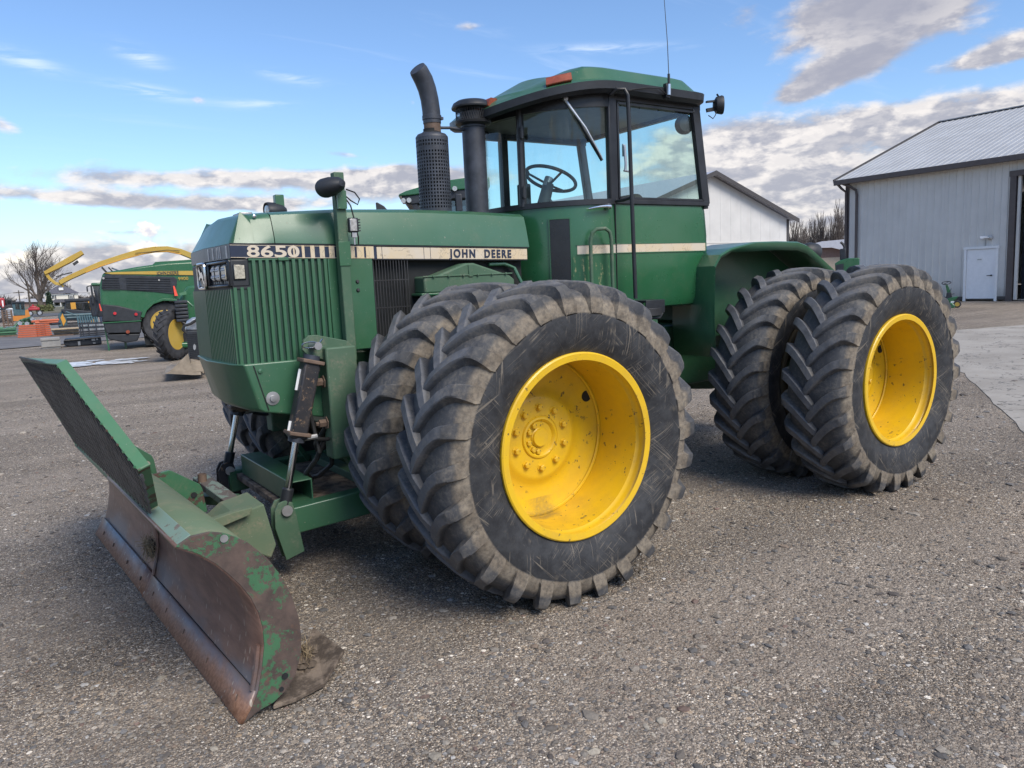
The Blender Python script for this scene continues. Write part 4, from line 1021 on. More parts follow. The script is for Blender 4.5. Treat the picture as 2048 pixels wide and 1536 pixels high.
# scuffed, scraped patch where the paint has worn to yellow primer, low on the door
def scuff_mat():
    m, N, bs = newmat('scuffed_green'); o = N.node('ShaderNodeTexCoord').outputs['Object']
    x, y, z = N.xyz(o)
    n1 = N.noise(N.mapv(o, scale=(9, 9, 1.6)), 3.0, 7, .7); n2 = N.noise(o, 38, 4, .7)
    k = N.sst(N.m('ADD', N.m('MULTIPLY', n1, .75), N.m('MULTIPLY', n2, .28)), .56, .66)
    k = N.m('MULTIPLY', k, N.m('SUBTRACT', 1.0, N.sst(z, 1.84, 1.96)))
    N.set(bs, 'Base Color', N.mix(k, (.022, .105, .045), (.34, .32, .16))); N.set(bs, 'Roughness', .42); N.set(bs, 'Normal', N.bump(n2, .2, .003))
scuff_mat()
strip('door_kick_panel', 1.0, 32.5, 1.56, 1.922, 'scuffed_green', .0035, .008)

# window frames and glass
ZT = lambda ph: 3.03-.03*math.sin(math.radians(ph))
ZS = lambda ph: SILL-.010*math.sin(math.radians(ph))
PH0, PH1 = 6, 62
strip('window_sill', 0, 180, lambda p: ZS(p)-.012, lambda p: ZS(p)+.028, 'black_paint', .008, .05, k=40)
strip('window_head', 0, 180, lambda p: ZT(p)-.012, lambda p: 3.115, 'black_paint', .004, .05, k=40)
b = MB(); b.box((1.5, YC-CB-.008, SILL-.012), (2.553, YC-CB+.04, SILL+.028)); b.build('window_sill', M['black_paint'], T, bevel=.006)
b = MB(); b.box((1.5, YC-CB-.004, 3.065), (2.46, YC-CB+.05, 3.13)); b.build('window_head', M['black_paint'], T, bevel=.006)
b = MB(); b.box((1.5, YC+CB-.04, SILL-.012), (2.553, YC+CB+.008, SILL+.028)); b.build('window_sill', M['black_paint'], T)
b = MB(); b.box((1.5, YC+CB-.05, 3.03), (2.46, YC+CB+.004, 3.13)); b.build('window_head', M['black_paint'], T)
for sg in (-1, 1):
    y0 = YC+sg*(CB-.018)
    m = MB(); m.bar((1.495, y0, SILL), (1.495, y0, 3.12), .05, .085, (1, 0, 0)); m.build('cab_pillar', M['black_paint'], T, bevel=.01)
    m = MB(); m.bar((2.525, y0, SILL), (2.405, y0, 3.12), .05, .085, (1, 0, 0)); m.build('cab_pillar', M['black_paint'], T, bevel=.01)
    ph = 63.5 if sg < 0 else 180-63.5
    p, q = plan(ph, -.012, SILL), plan(ph, -.012, 3.08); m = MB(); m.tube([p, q], .030, 10); m.build('cab_pillar', M['black_paint'], T)
    p, q = plan(ph-sg*-2.8, .012, 2.36), plan(ph-sg*-2.8, .012, 3.0)
    for zc in (2.42, 2.86):
        c = plan(ph+(sg*2), .02, zc); m = MB(); m.cbox(c, (.03, .03, .07)); m.tube([(c[0], c[1]-.01, zc-.045), (c[0], c[1]-.01, zc+.045)], .012, 8); m.build('door_hinge', M['black_paint'], T)
def pane(name, ph0, ph1, off=-.012):
    m = MB(); r = [[plan(ph0+(ph1-ph0)*i/14, off, ZS(ph0)+.02+(ZT(60)-ZS(60)-.02)*j/2) for j in range(3)] for i in range(15)]; m.grid(r); return m.build(name, M['cab_glass'], T, smooth=60, recalc=False)
pane('door_glass', 3, 62); pane('windscreen', 64, 116); pane('door_glass', 118, 177)
for sg in (-1, 1):
    y = YC+sg*(CB-.02); m = MB(); m.add([(1.53, y, SILL+.02), (2.50, y, SILL+.02), (2.385, y, 3.07), (1.53, y, 3.07)], [(0, 1, 2, 3)]); m.build('side_glass', M['cab_glass'], T, smooth=0)
m = MB(); m.add([(2.53, YC-CB+.06, SILL+.02), (2.53, YC+CB-.06, SILL+.02), (2.41, YC+CB-.06, 3.06), (2.41, YC-CB+.06, 3.06)], [(0, 1, 2, 3)]); m.build('rear_glass', M['cab_glass'], T, smooth=0)
m = MB(); m.bar((2.545, YC-CB+.02, SILL), (2.545, YC+CB-.02, SILL), .05, .06); m.build('window_sill', M['black_paint'], T)
m = MB(); m.bar((2.41, YC-CB+.02, 3.09), (2.41, YC+CB-.02, 3.09), .05, .08); m.build('window_head', M['black_paint'], T)
# inner gasket of the side window
m = MB()
for p, q in (((1.545, 2.35), (2.478, 2.35)), ((2.478, 2.35), (2.375, 3.05)), ((2.375, 3.05), (1.545, 3.05)), ((1.545, 3.05), (1.545, 2.35))): m.bar((p[0], YC-CB+.004, p[1]), (q[0], YC-CB+.004, q[1]), .016, .026, (0, 1, 0))
m.build('window_gasket', M['black_paint'], T)
# window latch, wiper
b = MB(); b.box((1.585, YC-CB-.012, 2.66), (1.60, YC-CB, 2.75)); b.tube([(1.592, YC-CB-.02, 2.74), (1.592, YC-CB-.03, 2.60), (1.585, YC-CB-.03, 2.55)], .010, 8); b.tube([(1.572, YC-CB-.03, 2.55), (1.632, YC-CB-.03, 2.545)], .008, 8); b.build('window_latch', M['silver'], T)
wp0, wp1 = plan(34, .028, 3.062), plan(11, .022, 2.64)
wpm = plan(22, .042, 2.85)
b = MB(); b.tube([wp0, wpm, wp1], [.011, .008, .005], 8); wip = b.build('wiper_arm', M['silver'], T)
q0, q1 = plan(27, .012, 2.90), plan(10, .012, 2.60)
b = MB(); b.bar(plan(28, .02, 2.95), plan(10.5, .012, 2.62), .012, .022, (0, 1, 0)); b.build('wiper_blade', M['black_plastic'], wip)
c = plan(34, .012, 3.065); b = MB(); b.lathe([(.018, 0), (.018, -.03), (0, -.034)], c, (.3, 1, 0), 12); b.build('wiper_pivot', M['silver'], wip)

# ---- roof
def rim_outline(off, zf, nf=40, rear=2.50, rr=.16):
    RA, RB = .85, .85
    P = []
    for i in range(nf+1):
        a = math.radians(180*i/nf); x, y = CX-(RA+off)*math.sin(a), YC-(RB+off)*math.cos(a)
        P.append((x, y))
    yb, yt = YC-RB-off, YC+RB+off; rear = rear+off
    for cx, cy, a0 in ((rear-rr, yt-rr, 90), (rear-rr, yb+rr, 0)):
        for i in range(6):
            a = math.radians(a0-90*i/5); P.append((cx+rr*math.cos(a), cy+rr*math.sin(a)))
    return [(x, y, zf(x, y)) for x, y in P]
droop = lambda x: -.155*max(0, (1.5-x)/.85)**2
dtop = lambda x: -.20*max(0, (1.28-x)/.50)
rows = [rim_outline(-.20, lambda x, y: 3.10+droop(x)*.5), rim_outline(-.035, lambda x, y: 3.098+droop(x)), rim_outline(-.004, lambda x, y: 3.125+droop(x)), rim_outline(0, lambda x, y: 3.180+droop(x)),
        rim_outline(-.022, lambda x, y: 3.190+droop(x)), rim_outline(-.05, lambda x, y: 3.202+droop(x)*.97), rim_outline(-.115, lambda x, y: 3.292+max(dtop(x), -.125)+droop(x)*.5), rim_outline(-.15, lambda x, y: 3.308+max(dtop(x), -.12)+droop(x)*.45), rim_outline(-.30, lambda x, y: 3.325+max(dtop(x), -.10)+droop(x)*.4), rim_outline(-.55, lambda x, y: 3.335)]
b = MB(); b.grid(rows[3:], closed=True); n = len(rows[0]); b.add(rows[-1], [tuple(range(n))]); roof = b.build('cab_roof', M['green'], T, smooth=18)
b = MB(); b.grid(rows[:4], closed=True); b.build('roof_visor', M['black_paint'], roof, smooth=30)
b = MB(); P = rim_outline(-.14, lambda x, y: 3.075); b.add(P, [tuple(range(len(P)-1, -1, -1))]); b.build('headliner', M['interior_grey'], T, smooth=0)
# amber marker lamps on the front of the roof
def marker(ph, c_off, z, wd=.17):
    m = MB(); r = []
    for i in range(5):
        p = ph-6.5+13*i/4; a = math.radians(p); o = [(CX-(.85+d)*math.sin(a), YC-(.85+d)*math.cos(a)) for d in (-.005, -.04, -.12)]
        zz = z+droop(o[0][0])
        r.append([(o[0][0], o[0][1], zz), (o[1][0], o[1][1], zz+.062), (o[2][0], o[2][1], zz+.065), (o[2][0], o[2][1], zz-.02)])
    m.grid(r, closed=True); m.add(r[0], [(0, 1, 2, 3)]); m.add(r[-1], [(3, 2, 1, 0)]); return m.build('marker_lamp', M['amber_lens'], roof, bevel=.008)
marker(33.5, 0, 3.205); marker(78, 0, 3.198)
# antenna with bracket and cable
ax, ay = 1.97, YC-.85-.012
b = MB(); b.box((ax-.02, ay-.01, 3.10), (ax+.02, ay+.03, 3.21)); b.build('antenna_bracket', M['black_paint'], T, bevel=.005)
b = MB(); b.tube([(ax, ay-.012, 3.12), (ax+.002, ay-.015, 3.20)], [.016, .014], 10); b.build('antenna_base', M['chrome'], T)
b = MB(); b.tube([(ax, ay-.015, 3.20), (ax, ay-.015, 3.275)], .010, 8); b.build('antenna_spring', M['black_plastic'], T)
b = MB(); b.tube([(ax, ay-.015, 3.27), (ax-.006, ay-.013, 3.5), (ax-.022, ay-.008, 3.75), (ax-.05, ay+.0, 4.15)], [.0036, .0032, .0026, .002], 6); b.build('antenna_whip', M['dark_steel'], T)
b = MB(); b.tube([(ax-.02, ay+.0, 3.13), (ax-.10, ay-.01, 3.16), (ax-.22, ay-.005, 3.155), (ax-.36, ay+.01, 3.13), (ax-.45, ay+.05, 3.10)], .005, 6); b.build('antenna_cable', M['hose_rubber'], T)
# round rear work lamps
def ropelamp(x, y, z, rot, par=T):
    m = MB(); m.lathe([(0, .07), (.03, .068), (.065, .045), (.075, .0), (.07, -.012), (.062, -.006), (0, -.006)], (0, 0, 0), (1, 0, 0), 20); m.v = [(a, c*1.0, d*1.0) for a, c, d in m.v]
    o = m.build('work_lamp', M['black_plastic'], par, loc=(x, y, z)); o.rotation_euler = rot; return o
b = MB(); b.bar((2.48, 1.30, 3.13), (2.585, 1.26, 3.14), .03, .014); b.tube([(2.56, 1.25, 3.10), (2.57, 1.25, 3.17), (2.55, 1.25, 3.185)], .008, 8); b.bar((2.47, 1.29, 3.06), (2.58, 1.26, 3.08), .02, .03); b.build('lamp_bracket', M['black_paint'], T)
l1 = ropelamp(2.60, 1.245, 3.105, (0, 0, math.radians(140)))
b = MB(); b.tube([(2.54, 1.25, 3.06), (2.52, 1.24, 3.02), (2.50, 1.25, 2.99), (2.48, 1.28, 3.02)], .004, 6); b.build('lamp_wire', M['hose_rubber'], T)
# mirror inside the rear side window and a light fitting
b = MB(); b.lathe([(.075, 0), (.08, -.03), (.06, -.055), (0, -.06)], (2.36, 1.45, 2.965), (.3, 1, 0), 20); b.build('round_speaker', M['black_plastic'], T)
b = MB(); b.box((1.60, 1.48, 2.93), (1.665, 1.53, 3.05)); b.build('dome_lamp', M['interior_dark'], T, bevel=.01)
b = MB(); b.tube([(2.25, 2.2, 3.02), (2.30, 2.2, 2.98), (2.30, 2.2, 2.72)], .035, 8); b.build('interior_mirror', M['interior_grey'], T)
for k in range(4):
    m = MB(); m.lathe([(.009, 0), (.009, -.004), (0, -.006)], (1.62+k*.2, YC-CB+.045, 3.05-.004*k), (0, 1, 0), 8); m.build('headliner_screw', M['dark_steel'], T)
# seat, steering wheel and column
b = MB(); b.box((1.68, 1.84, 1.62), (2.18, 2.36, 2.08)); seat = b.build('seat', M['seat_fabric'], T, bevel=.06, seg=3)
b = MB(); b.bar((2.16, 2.10, 2.05), (2.26, 2.10, 2.46), .52, .12, (1, 0, 0)); b.build('seat_back', M['seat_fabric'], seat, bevel=.055, seg=3)
sc_, tilt = Vector((1.405, 2.02, 2.575)), math.radians(24)
P = []
for i in range(40):
    a = 2*math.pi*i/40; u_, v_ = .215*math.cos(a), .215*math.sin(a); P.append((sc_.x+u_*math.cos(tilt), sc_.y+v_, sc_.z-u_*math.sin(tilt)+v_*-.05))
b = MB(); b.tube(P, .0145, 10, closed=True)
for a in (0.3, 2.5, 4.5):
    u_, v_ = .21*math.cos(a), .21*math.sin(a); b.tube([(sc_.x-.02, sc_.y, sc_.z-.05), (sc_.x+u_*math.cos(tilt), sc_.y+v_, sc_.z-u_*math.sin(tilt)-.05*v_)], .010, 8)
sw = b.build('steering_wheel', M['black_plastic'], T)
b = MB(); k0 = P[14]; b.lathe([(.02, 0), (.024, .03), (.015, .045), (0, .047)], k0, (0, 0, 1), 14); b.build('steering_knob', M['black_plastic'], sw)
b = MB(); b.lathe([(.0, .012), (.034, .01), (.036, -.01), (.036, -.07)], (sc_.x-.02, sc_.y, sc_.z), (-math.sin(tilt)*-1, 0, math.cos(tilt)), 18); b.build('steering_hub', M['silver'], sw)
b = MB(); b.tube([(sc_.x-.025, sc_.y, sc_.z-.04), (sc_.x-.10, sc_.y, sc_.z-.25), (sc_.x-.16, sc_.y, 2.1)], [.045, .055, .07], 14); b.build('steering_column', M['interior_dark'], T)
b = MB(); b.lathe([(.05, 0), (.055, .03), (.02, .06)], (sc_.x+.05, sc_.y+.10, sc_.z-.20), (-1, 0, .3), 14); b.build('column_gauge', M['silver'], T)
b = MB(); b.box((1.55, 2.62, 2.1), (1.64, 2.72, 2.62)); b.tube([(1.6, 2.66, 2.6), (1.58, 2.66, 2.75)], .03, 8); b.build('hand_controls', M['interior_dark'], T, bevel=.015)

# ---- hand rails, steps
b = MB(); b.tube([(1.44, 1.30, 3.09), (1.46, 1.25, 3.12), (1.50, 1.215, 3.115), (1.52, 1.205, 3.07), (1.525, 1.203, 2.9), (1.535, 1.20, 2.2), (1.548, 1.20, 1.58)], .0155, 10); b.build('hand_rail', M['black_paint'], T)
b = MB(); b.tube([(1.50, 1.36, 2.325), (1.52, 1.28, 2.325), (1.53, 1.21, 2.335)], .012, 8); b.build('rail_bracket', M['black_paint'], T)
g = [plan(22, .07, 1.62), plan(22, .07, 2.02), plan(21, .08, 2.085), plan(18.5, .085, 2.112), plan(13, .085, 2.115), plan(10, .082, 2.09), plan(8.6, .075, 2.03), plan(8.2, .07, 1.62)]
b = MB(); b.tube(g, .0145, 10); b.build('grab_handle', M['green_dusty'], T)
b = MB(); b.box((1.60, 1.14, 1.545), (1.80, 1.36, 1.562)); b.box((1.60, 1.14, 1.46), (1.80, 1.152, 1.55)); st = b.build('cab_step', M['black_paint'], T, bevel=.003)
b = MB(); b.box((1.62, 1.135, 1.44), (1.76, 1.16, 1.50)); b.build('step_bracket', M['dark_steel'], st, bevel=.003)
b = MB(); b.tube([(1.63, 1.18, 1.42), (1.78, 1.18, 1.42), (1.85, 1.22, 1.45), (1.92, 1.3, 1.55)], .010, 8); b.build('step_rod', M['dark_steel'], st)
b = MB(); b.prism([(1.64, 1.26, 1.12), (1.84, 1.26, 1.12), (1.84, 1.26, 1.40), (1.64, 1.26, 1.40)], (0, .12, 0)); b.build('step_support', M['green_pale'], T, bevel=.004)
b = MB(); b.prism([(1.66, 1.253, 1.335), (1.745, 1.253, 1.365), (1.66, 1.253, 1.37)], (0, .005, 0)); b.build('warning_decal', M['white_paint'], T)

# ---- rear fenders
for far in (False, True):
    f = mir if far else (lambda p: p)
    prof = [(2.40, 1.05), (2.385, 1.28), (2.385, 1.52), (2.40, 1.80), (2.47, 1.89), (2.60, 1.94), (2.90, 1.988), (3.20, 1.992), (3.50, 1.985), (3.63, 1.955), (3.74, 1.90), (4.06, 1.72), (4.12, 1.60)]
    rows = []
    for x, z in prof: rows.append([f((x, 1.16, z-(.075 if x > 2.8 else .03))), f((x, 1.152, z-.008)), f((x, 1.165, z)), f((x, 1.62, z+.004))])
    m = MB(); m.grid(rows); fd = m.build('rear_fender', M['green'], T, smooth=14, solid=.006)
    m = MB(); m.add([f((x, 1.60, z)) for x, z in prof]+[f((4.0, 1.60, 1.25)), f((2.6, 1.60, 1.15))], [tuple(range(len(prof)+2))]); m.build('fender_wall', M['green'], fd, smooth=0, solid=.006)
    m = MB(); p, q = f((2.62, 1.59, 1.2)), f((2.62, 1.59, 1.93)); m.bar(p, q, .03, .02, (1, 0, 0)); m.build('fender_rib', M['green'], fd)
b = MB(); b.lathe([(.018, 0), (.018, -.004), (0, -.008)], (2.60, 1.585, 1.845), (0, 1, 0), 10); b.build('fender_rivet', M['white_paint'], T)
# rear deck, tail lamp, hitch
b = MB(); b.box((2.7, 1.62, 1.30), (4.1, 2.58, 1.62)); b.box((4.1, 1.75, .6), (4.35, 2.45, 1.3)); b.build('rear_housing', M['green'], T, bevel=.03)
b = MB(); b.lathe([(.03, -.12), (.07, -.09), (.095, -.02), (.10, .05), (.07, .09), (0, .10)], (0, 0, 0), (1, 0, 0), 22); tl = b.build('rear_work_lamp', M['black_plastic'], T, loc=(4.22, 1.52, 1.90)); tl.rotation_euler = (0, math.radians(12), 0)
recenter(tractor, (1.6, YC, 0))

# ================================================================ snow plow blade and its push frame
plow = thing('snow_plow_blade', 'curved rusty snow plow blade with mesh guard hung before the tractor', 'plow')
Pw = plow
inner = [(351, 1093), (394, 1107), (430, 1127), (455, 1147), (480, 1170), (501, 1196), (516, 1225), (525, 1254), (528, 1290), (524, 1335), (516, 1382), (502, 1418), (487, 1447)]
outer = [(351, 1093), (380, 1073), (418, 1064), (446, 1066), (470, 1073), (495, 1085), (516, 1101), (538, 1120), (556, 1144), (574, 1172), (587, 1202), (597, 1235), (602, 1269), (602, 1306), (590, 1352), (570, 1382), (547, 1404), (513, 1424)]
IN = [at('y', 0.0, *q) for q in inner]; OU = [at('y', 0.0, *q) for q in outer]
YF = 3.32
def sweep(pt, i, m, y):
    """the blade profile drifts forward and gets a little lower towards the far end"""
    k = y/YF; t = i/(m-1)                         # t 0 at the top, 1 at the cutting edge
    return (pt.x-k*(.09+.11*t)-.045*k*math.sin(math.pi*t), y, pt.z*(1-.12*k*(1-t)))
def panel(name, y0, y1, lift, mat, pts=IN, i0=0, i1=None, t=.012):
    i1 = len(pts) if i1 is None else i1
    rows = []
    for j in range(9):
        y = y0+(y1-y0)*j/8; rows.append([(lambda q: (q[0]-lift, q[1], q[2]))(sweep(pts[i], i, len(pts), y)) for i in range(i0, i1)])
    m = MB(); m.grid(rows); return m.build(name, M[mat], Pw, smooth=40, solid=t, recalc=False)
mold = panel('moldboard', .0, 1.735, .0, 'plow_steel'); panel('moldboard', 1.745, YF, -.012, 'plow_steel')
ce1 = panel('cutting_edge', .0, 1.735, .009, 'plow_steel', i0=10, t=.018); ce2 = panel('cutting_edge', 1.755, YF, .004, 'plow_steel', i0=10, t=.018)
for ce, ys_ in ((ce1, (.12, .20, .55, .95, 1.3, 1.6)), (ce2, (1.92, 2.3, 2.75, 3.1))):
    for y in ys_:
        p = sweep(IN[11], 11, len(IN), y); m = MB(); m.bar((p[0]-.022, y-.002, p[2]-.006), (p[0]-.012, y+.002, p[2]+.016), .007, .006, (0, 1, 0)); m.build('edge_bolt', M['wood_dark'], ce)
# joint seam, step, weld bead along the lower panel
m = MB(); m.tube([(lambda q: (q[0]-.008, q[1], q[2]))(sweep(IN[10], 10, len(IN), .02+1.68*j/8)) for j in range(9)], .0022, 5); m.build('panel_seam', M['dark_void'], mold)
m = MB(); m.tube([(lambda q: (q[0]-.012, q[1], q[2]))(sweep(IN[i], i, len(IN), 1.742)) for i in range(6, 13)], .010, 6); m.build('joint_strap', M['plow_steel'], mold)
p = [(lambda q: (q[0]-.016, .02, q[2]))(sweep(IN[i], i, len(IN), .02)) for i in range(8, 11)]; m = MB(); m.tube(p, .012, 6); m.build('wear_strip', M['plow_steel'], mold)
# end plates
m = MB(); ep = [(q.x, -.004, q.z) for q in OU]+[(q.x, -.004, q.z) for q in reversed(IN[1:])]
m.prism(ep, (0, .014, 0)); epl = m.build('end_plate', M['plow_worn'], Pw, smooth=0, bevel=.002)
m = MB(); m.prism([sweep(Vector(q), 0, 2, YF) for q in ep], (0, .014, 0)); m.v = [(x-.10, y, z) if False else (x, y, z) for x, y, z in m.v]; m.build('end_plate', M['green_dusty'], Pw, smooth=0)
for X, Y, r in ((448, 1077, .016), (570, 1352, .014), (563, 1378, .010)):
    q = at('y', -.006, X, Y); m = MB(); m.lathe([(r, 0), (r, -.003), (0, -.003)], q, (0, 1, 0), 14); m.build('plate_bolt_hole', M['zinc' if r > .015 else 'dark_void'], epl)
# rounded back skin and top flange, dusty green
rows = []
for j in range(5):
    y = .01+(YF-.02)*j/4; rows.append([sweep(OU[i]-Vector((0, 0, .012)), i*.3, len(OU), y) for i in range(0, 8)])
m = MB(); m.grid(rows); m.build('back_skin', M['plow_dusty'] if 'plow_dusty' in M else M['green_dusty'], Pw, smooth=40, solid=.008, recalc=False)
q0, q1 = sweep(IN[0], 0, len(IN), .02), sweep(IN[0], 0, len(IN), .62)
m = MB(); m.prism([(q0[0]+.002, q0[1], q0[2]-.004), (q0[0]+.062, q0[1], q0[2]+.030), (q0[0]+.062, q0[1], q0[2]+.014), (q0[0]+.006, q0[1], q0[2]-.020)], (q1[0]-q0[0], q1[1]-q0[1], q1[2]-q0[2])); m.build('top_flange', M['flange_pale'], Pw, smooth=0, bevel=.003)

# mesh guard above the blade, leaning forward
lean = math.radians(20); ln = Vector((-math.sin(lean), 0, math.cos(lean))); dr = Vector((-.06, 1, 0)).normalized(); gn = dr.cross(ln).normalized()
G0 = at('x', -2.05, 292, 1021)
def on_guard(X, Y):
    d = CR*((X-1024)/FPX) - CU*((Y-768)/FPX) + CF
    return CAM+d*((G0-CAM).dot(gn)/d.dot(gn))
GP = [on_guard(*q) for q in ((296, 1022), (276, 941), (112, 728), (43, 722), (151, 890))]
guard = empty('mesh_guard', Pw)
back = gn if gn.x > 0 else -gn
names = ('guard_end_bar', 'guard_end_bar', 'guard_top_bar', 'guard_end_bar', 'guard_bottom_bar')
for i in range(5):
    p, q = GP[i], GP[(i+1) % 5]; ax_ = (q-p).normalized(); wv_ = .046
    sd_ = ax_.cross(back).normalized()
    m = MB(); e = .006
    c = [p, q, q+back*wv_, p+back*wv_]; inn = (GP[0]+GP[2]+GP[3])/3
    s = sd_*(.006 if sd_.dot(inn-p) > 0 else -.006)
    m.prism(c, s); m.build(names[i], M['green_pale' if i in (1, 2) else 'green_chipped'], guard, smooth=0)
# expanded metal: upright bars with a flattened diamond twist, then cross wires
c0 = sum(GP, Vector())/5; ev = dr; eu = ln
loc = [((p-c0).dot(ev), (p-c0).dot(eu)) for p in GP]
def clip(a0, along_v):
    """span of the polygon at coordinate a0"""
    hits = []
    for i in range(5):
        (u0, v0), (u1, v1) = loc[i], loc[(i+1) % 5]
        if not along_v: u0, v0, u1, v1 = v0, u0, v1, u1
        if (u0-a0)*(u1-a0) < 0: hits.append(v0+(v1-v0)*(a0-u0)/(u1-u0))
    return (min(hits), max(hits)) if len(hits) >= 2 else None
umin, umax = min(q[0] for q in loc), max(q[0] for q in loc); vmin, vmax = min(q[1] for q in loc), max(q[1] for q in loc)
mesh_ = MB(); n_ = 0; u = umin+.01
while u < umax:
    s = clip(u, True)
    if s:
        k = max(2, int((s[1]-s[0])/.04)); pts = []
        for j in range(k+1):
            v = s[0]+(s[1]-s[0])*j/k; pts.append(c0+ev*u+eu*v+back*(.002+.004*((j+n_) % 2)))
        for j in range(k): mesh_.bar(pts[j], pts[j+1], .014, .010, gn)
    u += .040; n_ += 1
gm = mesh_.build('guard_mesh', M['dark_steel'], guard, smooth=0); gm['kind'] = 'stuff'
# little weld tabs down the near edge of the guard
for j in range(16):
    p = GP[1].lerp(GP[2], (j+.5)/16)+back*.004; m = MB(); m.cbox(p-back*.006, (.007, .018, .007)); m.build('weld_tab', M['green_chipped'], guard)

# ---- brackets behind the blade
def plate(name, y, pts, t, mat, par=Pw, holes=()):
    m = MB(); m.prism([at('y', y, *q) for q in pts], (0, t, 0)); o = m.build(name, M[mat], par, smooth=0, bevel=.002)
    for X, Y, r, hm in holes:
        q = at('y', y-.002, X, Y); h = MB(); h.lathe([(r, 0), (r, -.003), (0, -.003)], q, (0, 1, 0), 16); h.build('pin_hole', M[hm], o)
    return o
plate('pivot_plate', 2.35, ((240, 905), (246, 888), (258, 885), (303, 911), (308, 920), (315, 950), (286, 958), (262, 950)), .02, 'green', holes=((294, 928, .020, 'concrete'),))
plate('pivot_plate', 1.75, ((286, 955), (338, 941), (345, 943), (400, 969), (405, 978), (415, 1024), (380, 1030), (366, 1000), (325, 986), (300, 984)), .022, 'green_chipped', holes=((388, 990, .018, 'dark_void'), (323, 960, .016, 'green')))
m = MB(); a0, a1 = at('y', 2.15, 400, 958), at('y', 1.55, 488, 1022); m.bar(a0, a1, .10, .05); m.build('push_bar', M['silver_green'] if 'silver_green' in M else M['green_pale'], Pw, bevel=.006)
a0, a1 = at('y', 2.6, 300, 965), at('y', 2.0, 470, 985); m = MB(); m.bar(a0-Vector((0, 0, .1)), a1-Vector((0, 0, .05)), .09, .06); m.build('push_bar', M['green_dusty'], Pw, bevel=.005)
for X, Y, y in ((404, 948, 2.05), (503, 995, 1.65)):
    q = at('y', y, X, Y); m = MB(); m.lathe([(.028, -.10), (.028, 0), (.022, 0), (.022, -.03), (0, -.03)], q, (.05, 0, 1), 16); m.build('pin_socket', M['wood_dark'], Pw)
# boxed pivot head, caked with mud
hd = [at('y', 1.15, *q) for q in ((440, 1085), (438, 1060), (470, 1030), (528, 1008), (553, 1090), (543, 1116))]
m = MB(); m.prism(hd, (0, .34, 0)); head = m.build('pivot_head', M['plow_dusty'], Pw, smooth=0, bevel=.008)
m = MB(); m.prism([at('y', 1.10, *q) for q in ((395, 1050), (470, 1024), (505, 1015), (500, 1030), (448, 1052), (405, 1068))], (0, .05, 0)); m.build('pivot_web', M['plow_dusty'], Pw, smooth=0, bevel=.004)
rn = random.Random(4); m = MB()
c = at('y', 1.35, 500, 1022)
for k in range(26):
    m.lathe([(.0, -.015), (.02, 0), (.0, .012)], (c.x+rn.uniform(-.10, .06), 1.30+rn.uniform(-.12, .22), c.z+rn.uniform(-.012, .012)), (rn.uniform(-.4, .4), rn.uniform(-.4, .4), 1), 6)
o = m.build('caked_mud', M['mud'], head, smooth=0); o['kind'] = 'stuff'
# clump of straw caught on the blade, and mud on the shoe
def straw(name, c, n, spread, par, seed):
    rr = random.Random(seed); m = MB()
    for k in range(n):
        p = Vector(c)+Vector((rr.gauss(0, spread*.25), rr.gauss(0, spread), rr.gauss(0, spread*.6)))
        d = Vector((rr.gauss(0, .4), rr.gauss(0, 1), rr.gauss(0, 1))).normalized()*rr.uniform(.02, .075); e = Vector((rr.gauss(0, .01), rr.gauss(0, .01), rr.gauss(0, .01)))
        m.tube([p-d, p+e, p+d], .0011, 3, cap=False)
    o = m.build(name, M['straw'], par, smooth=0); o['kind'] = 'stuff'
q = sweep(IN[9], 9, len(IN), 1.80); straw('straw_clump', (q[0]-.03, 1.80, q[2]+.06), 220, .035, Pw, 3)
m = MB(); m.lathe([(0, -.05), (.03, -.02), (.035, .02), (0, .07)], (q[0]-.015, 1.79, q[2]+.05), (0, 0, 1), 8); m.build('dirt_lump', M['mud'], Pw)

# skid shoe at the near end
sp = [at('z', .05, *q) for q in ((604, 1296), (628, 1268), (690, 1314), (648, 1358), (590, 1388), (545, 1403))]
m = MB(); m.prism([(p.x, p.y, .012+.055*(i in (1, 2))) for i, p in enumerate(sp)], (0, 0, .02)); shoe = m.build('skid_shoe', M['muddy_steel'], Pw, smooth=0, bevel=.004)
c = (sp[0]+sp[1]+sp[4])/3
m = MB(); rr = random.Random(8)
for k in range(40): m.lathe([(0, -.012), (rr.uniform(.012, .03), 0), (0, .014)], (c.x+rr.gauss(0, .05), c.y+rr.gauss(0, .05), .045+rr.uniform(0, .02)), (rr.uniform(-.3, .3), rr.uniform(-.3, .3), 1), 6)
o = m.build('caked_mud', M['mud'], shoe, smooth=0); o['kind'] = 'stuff'; straw('straw_clump', (c.x, c.y, .065), 90, .05, shoe, 9)

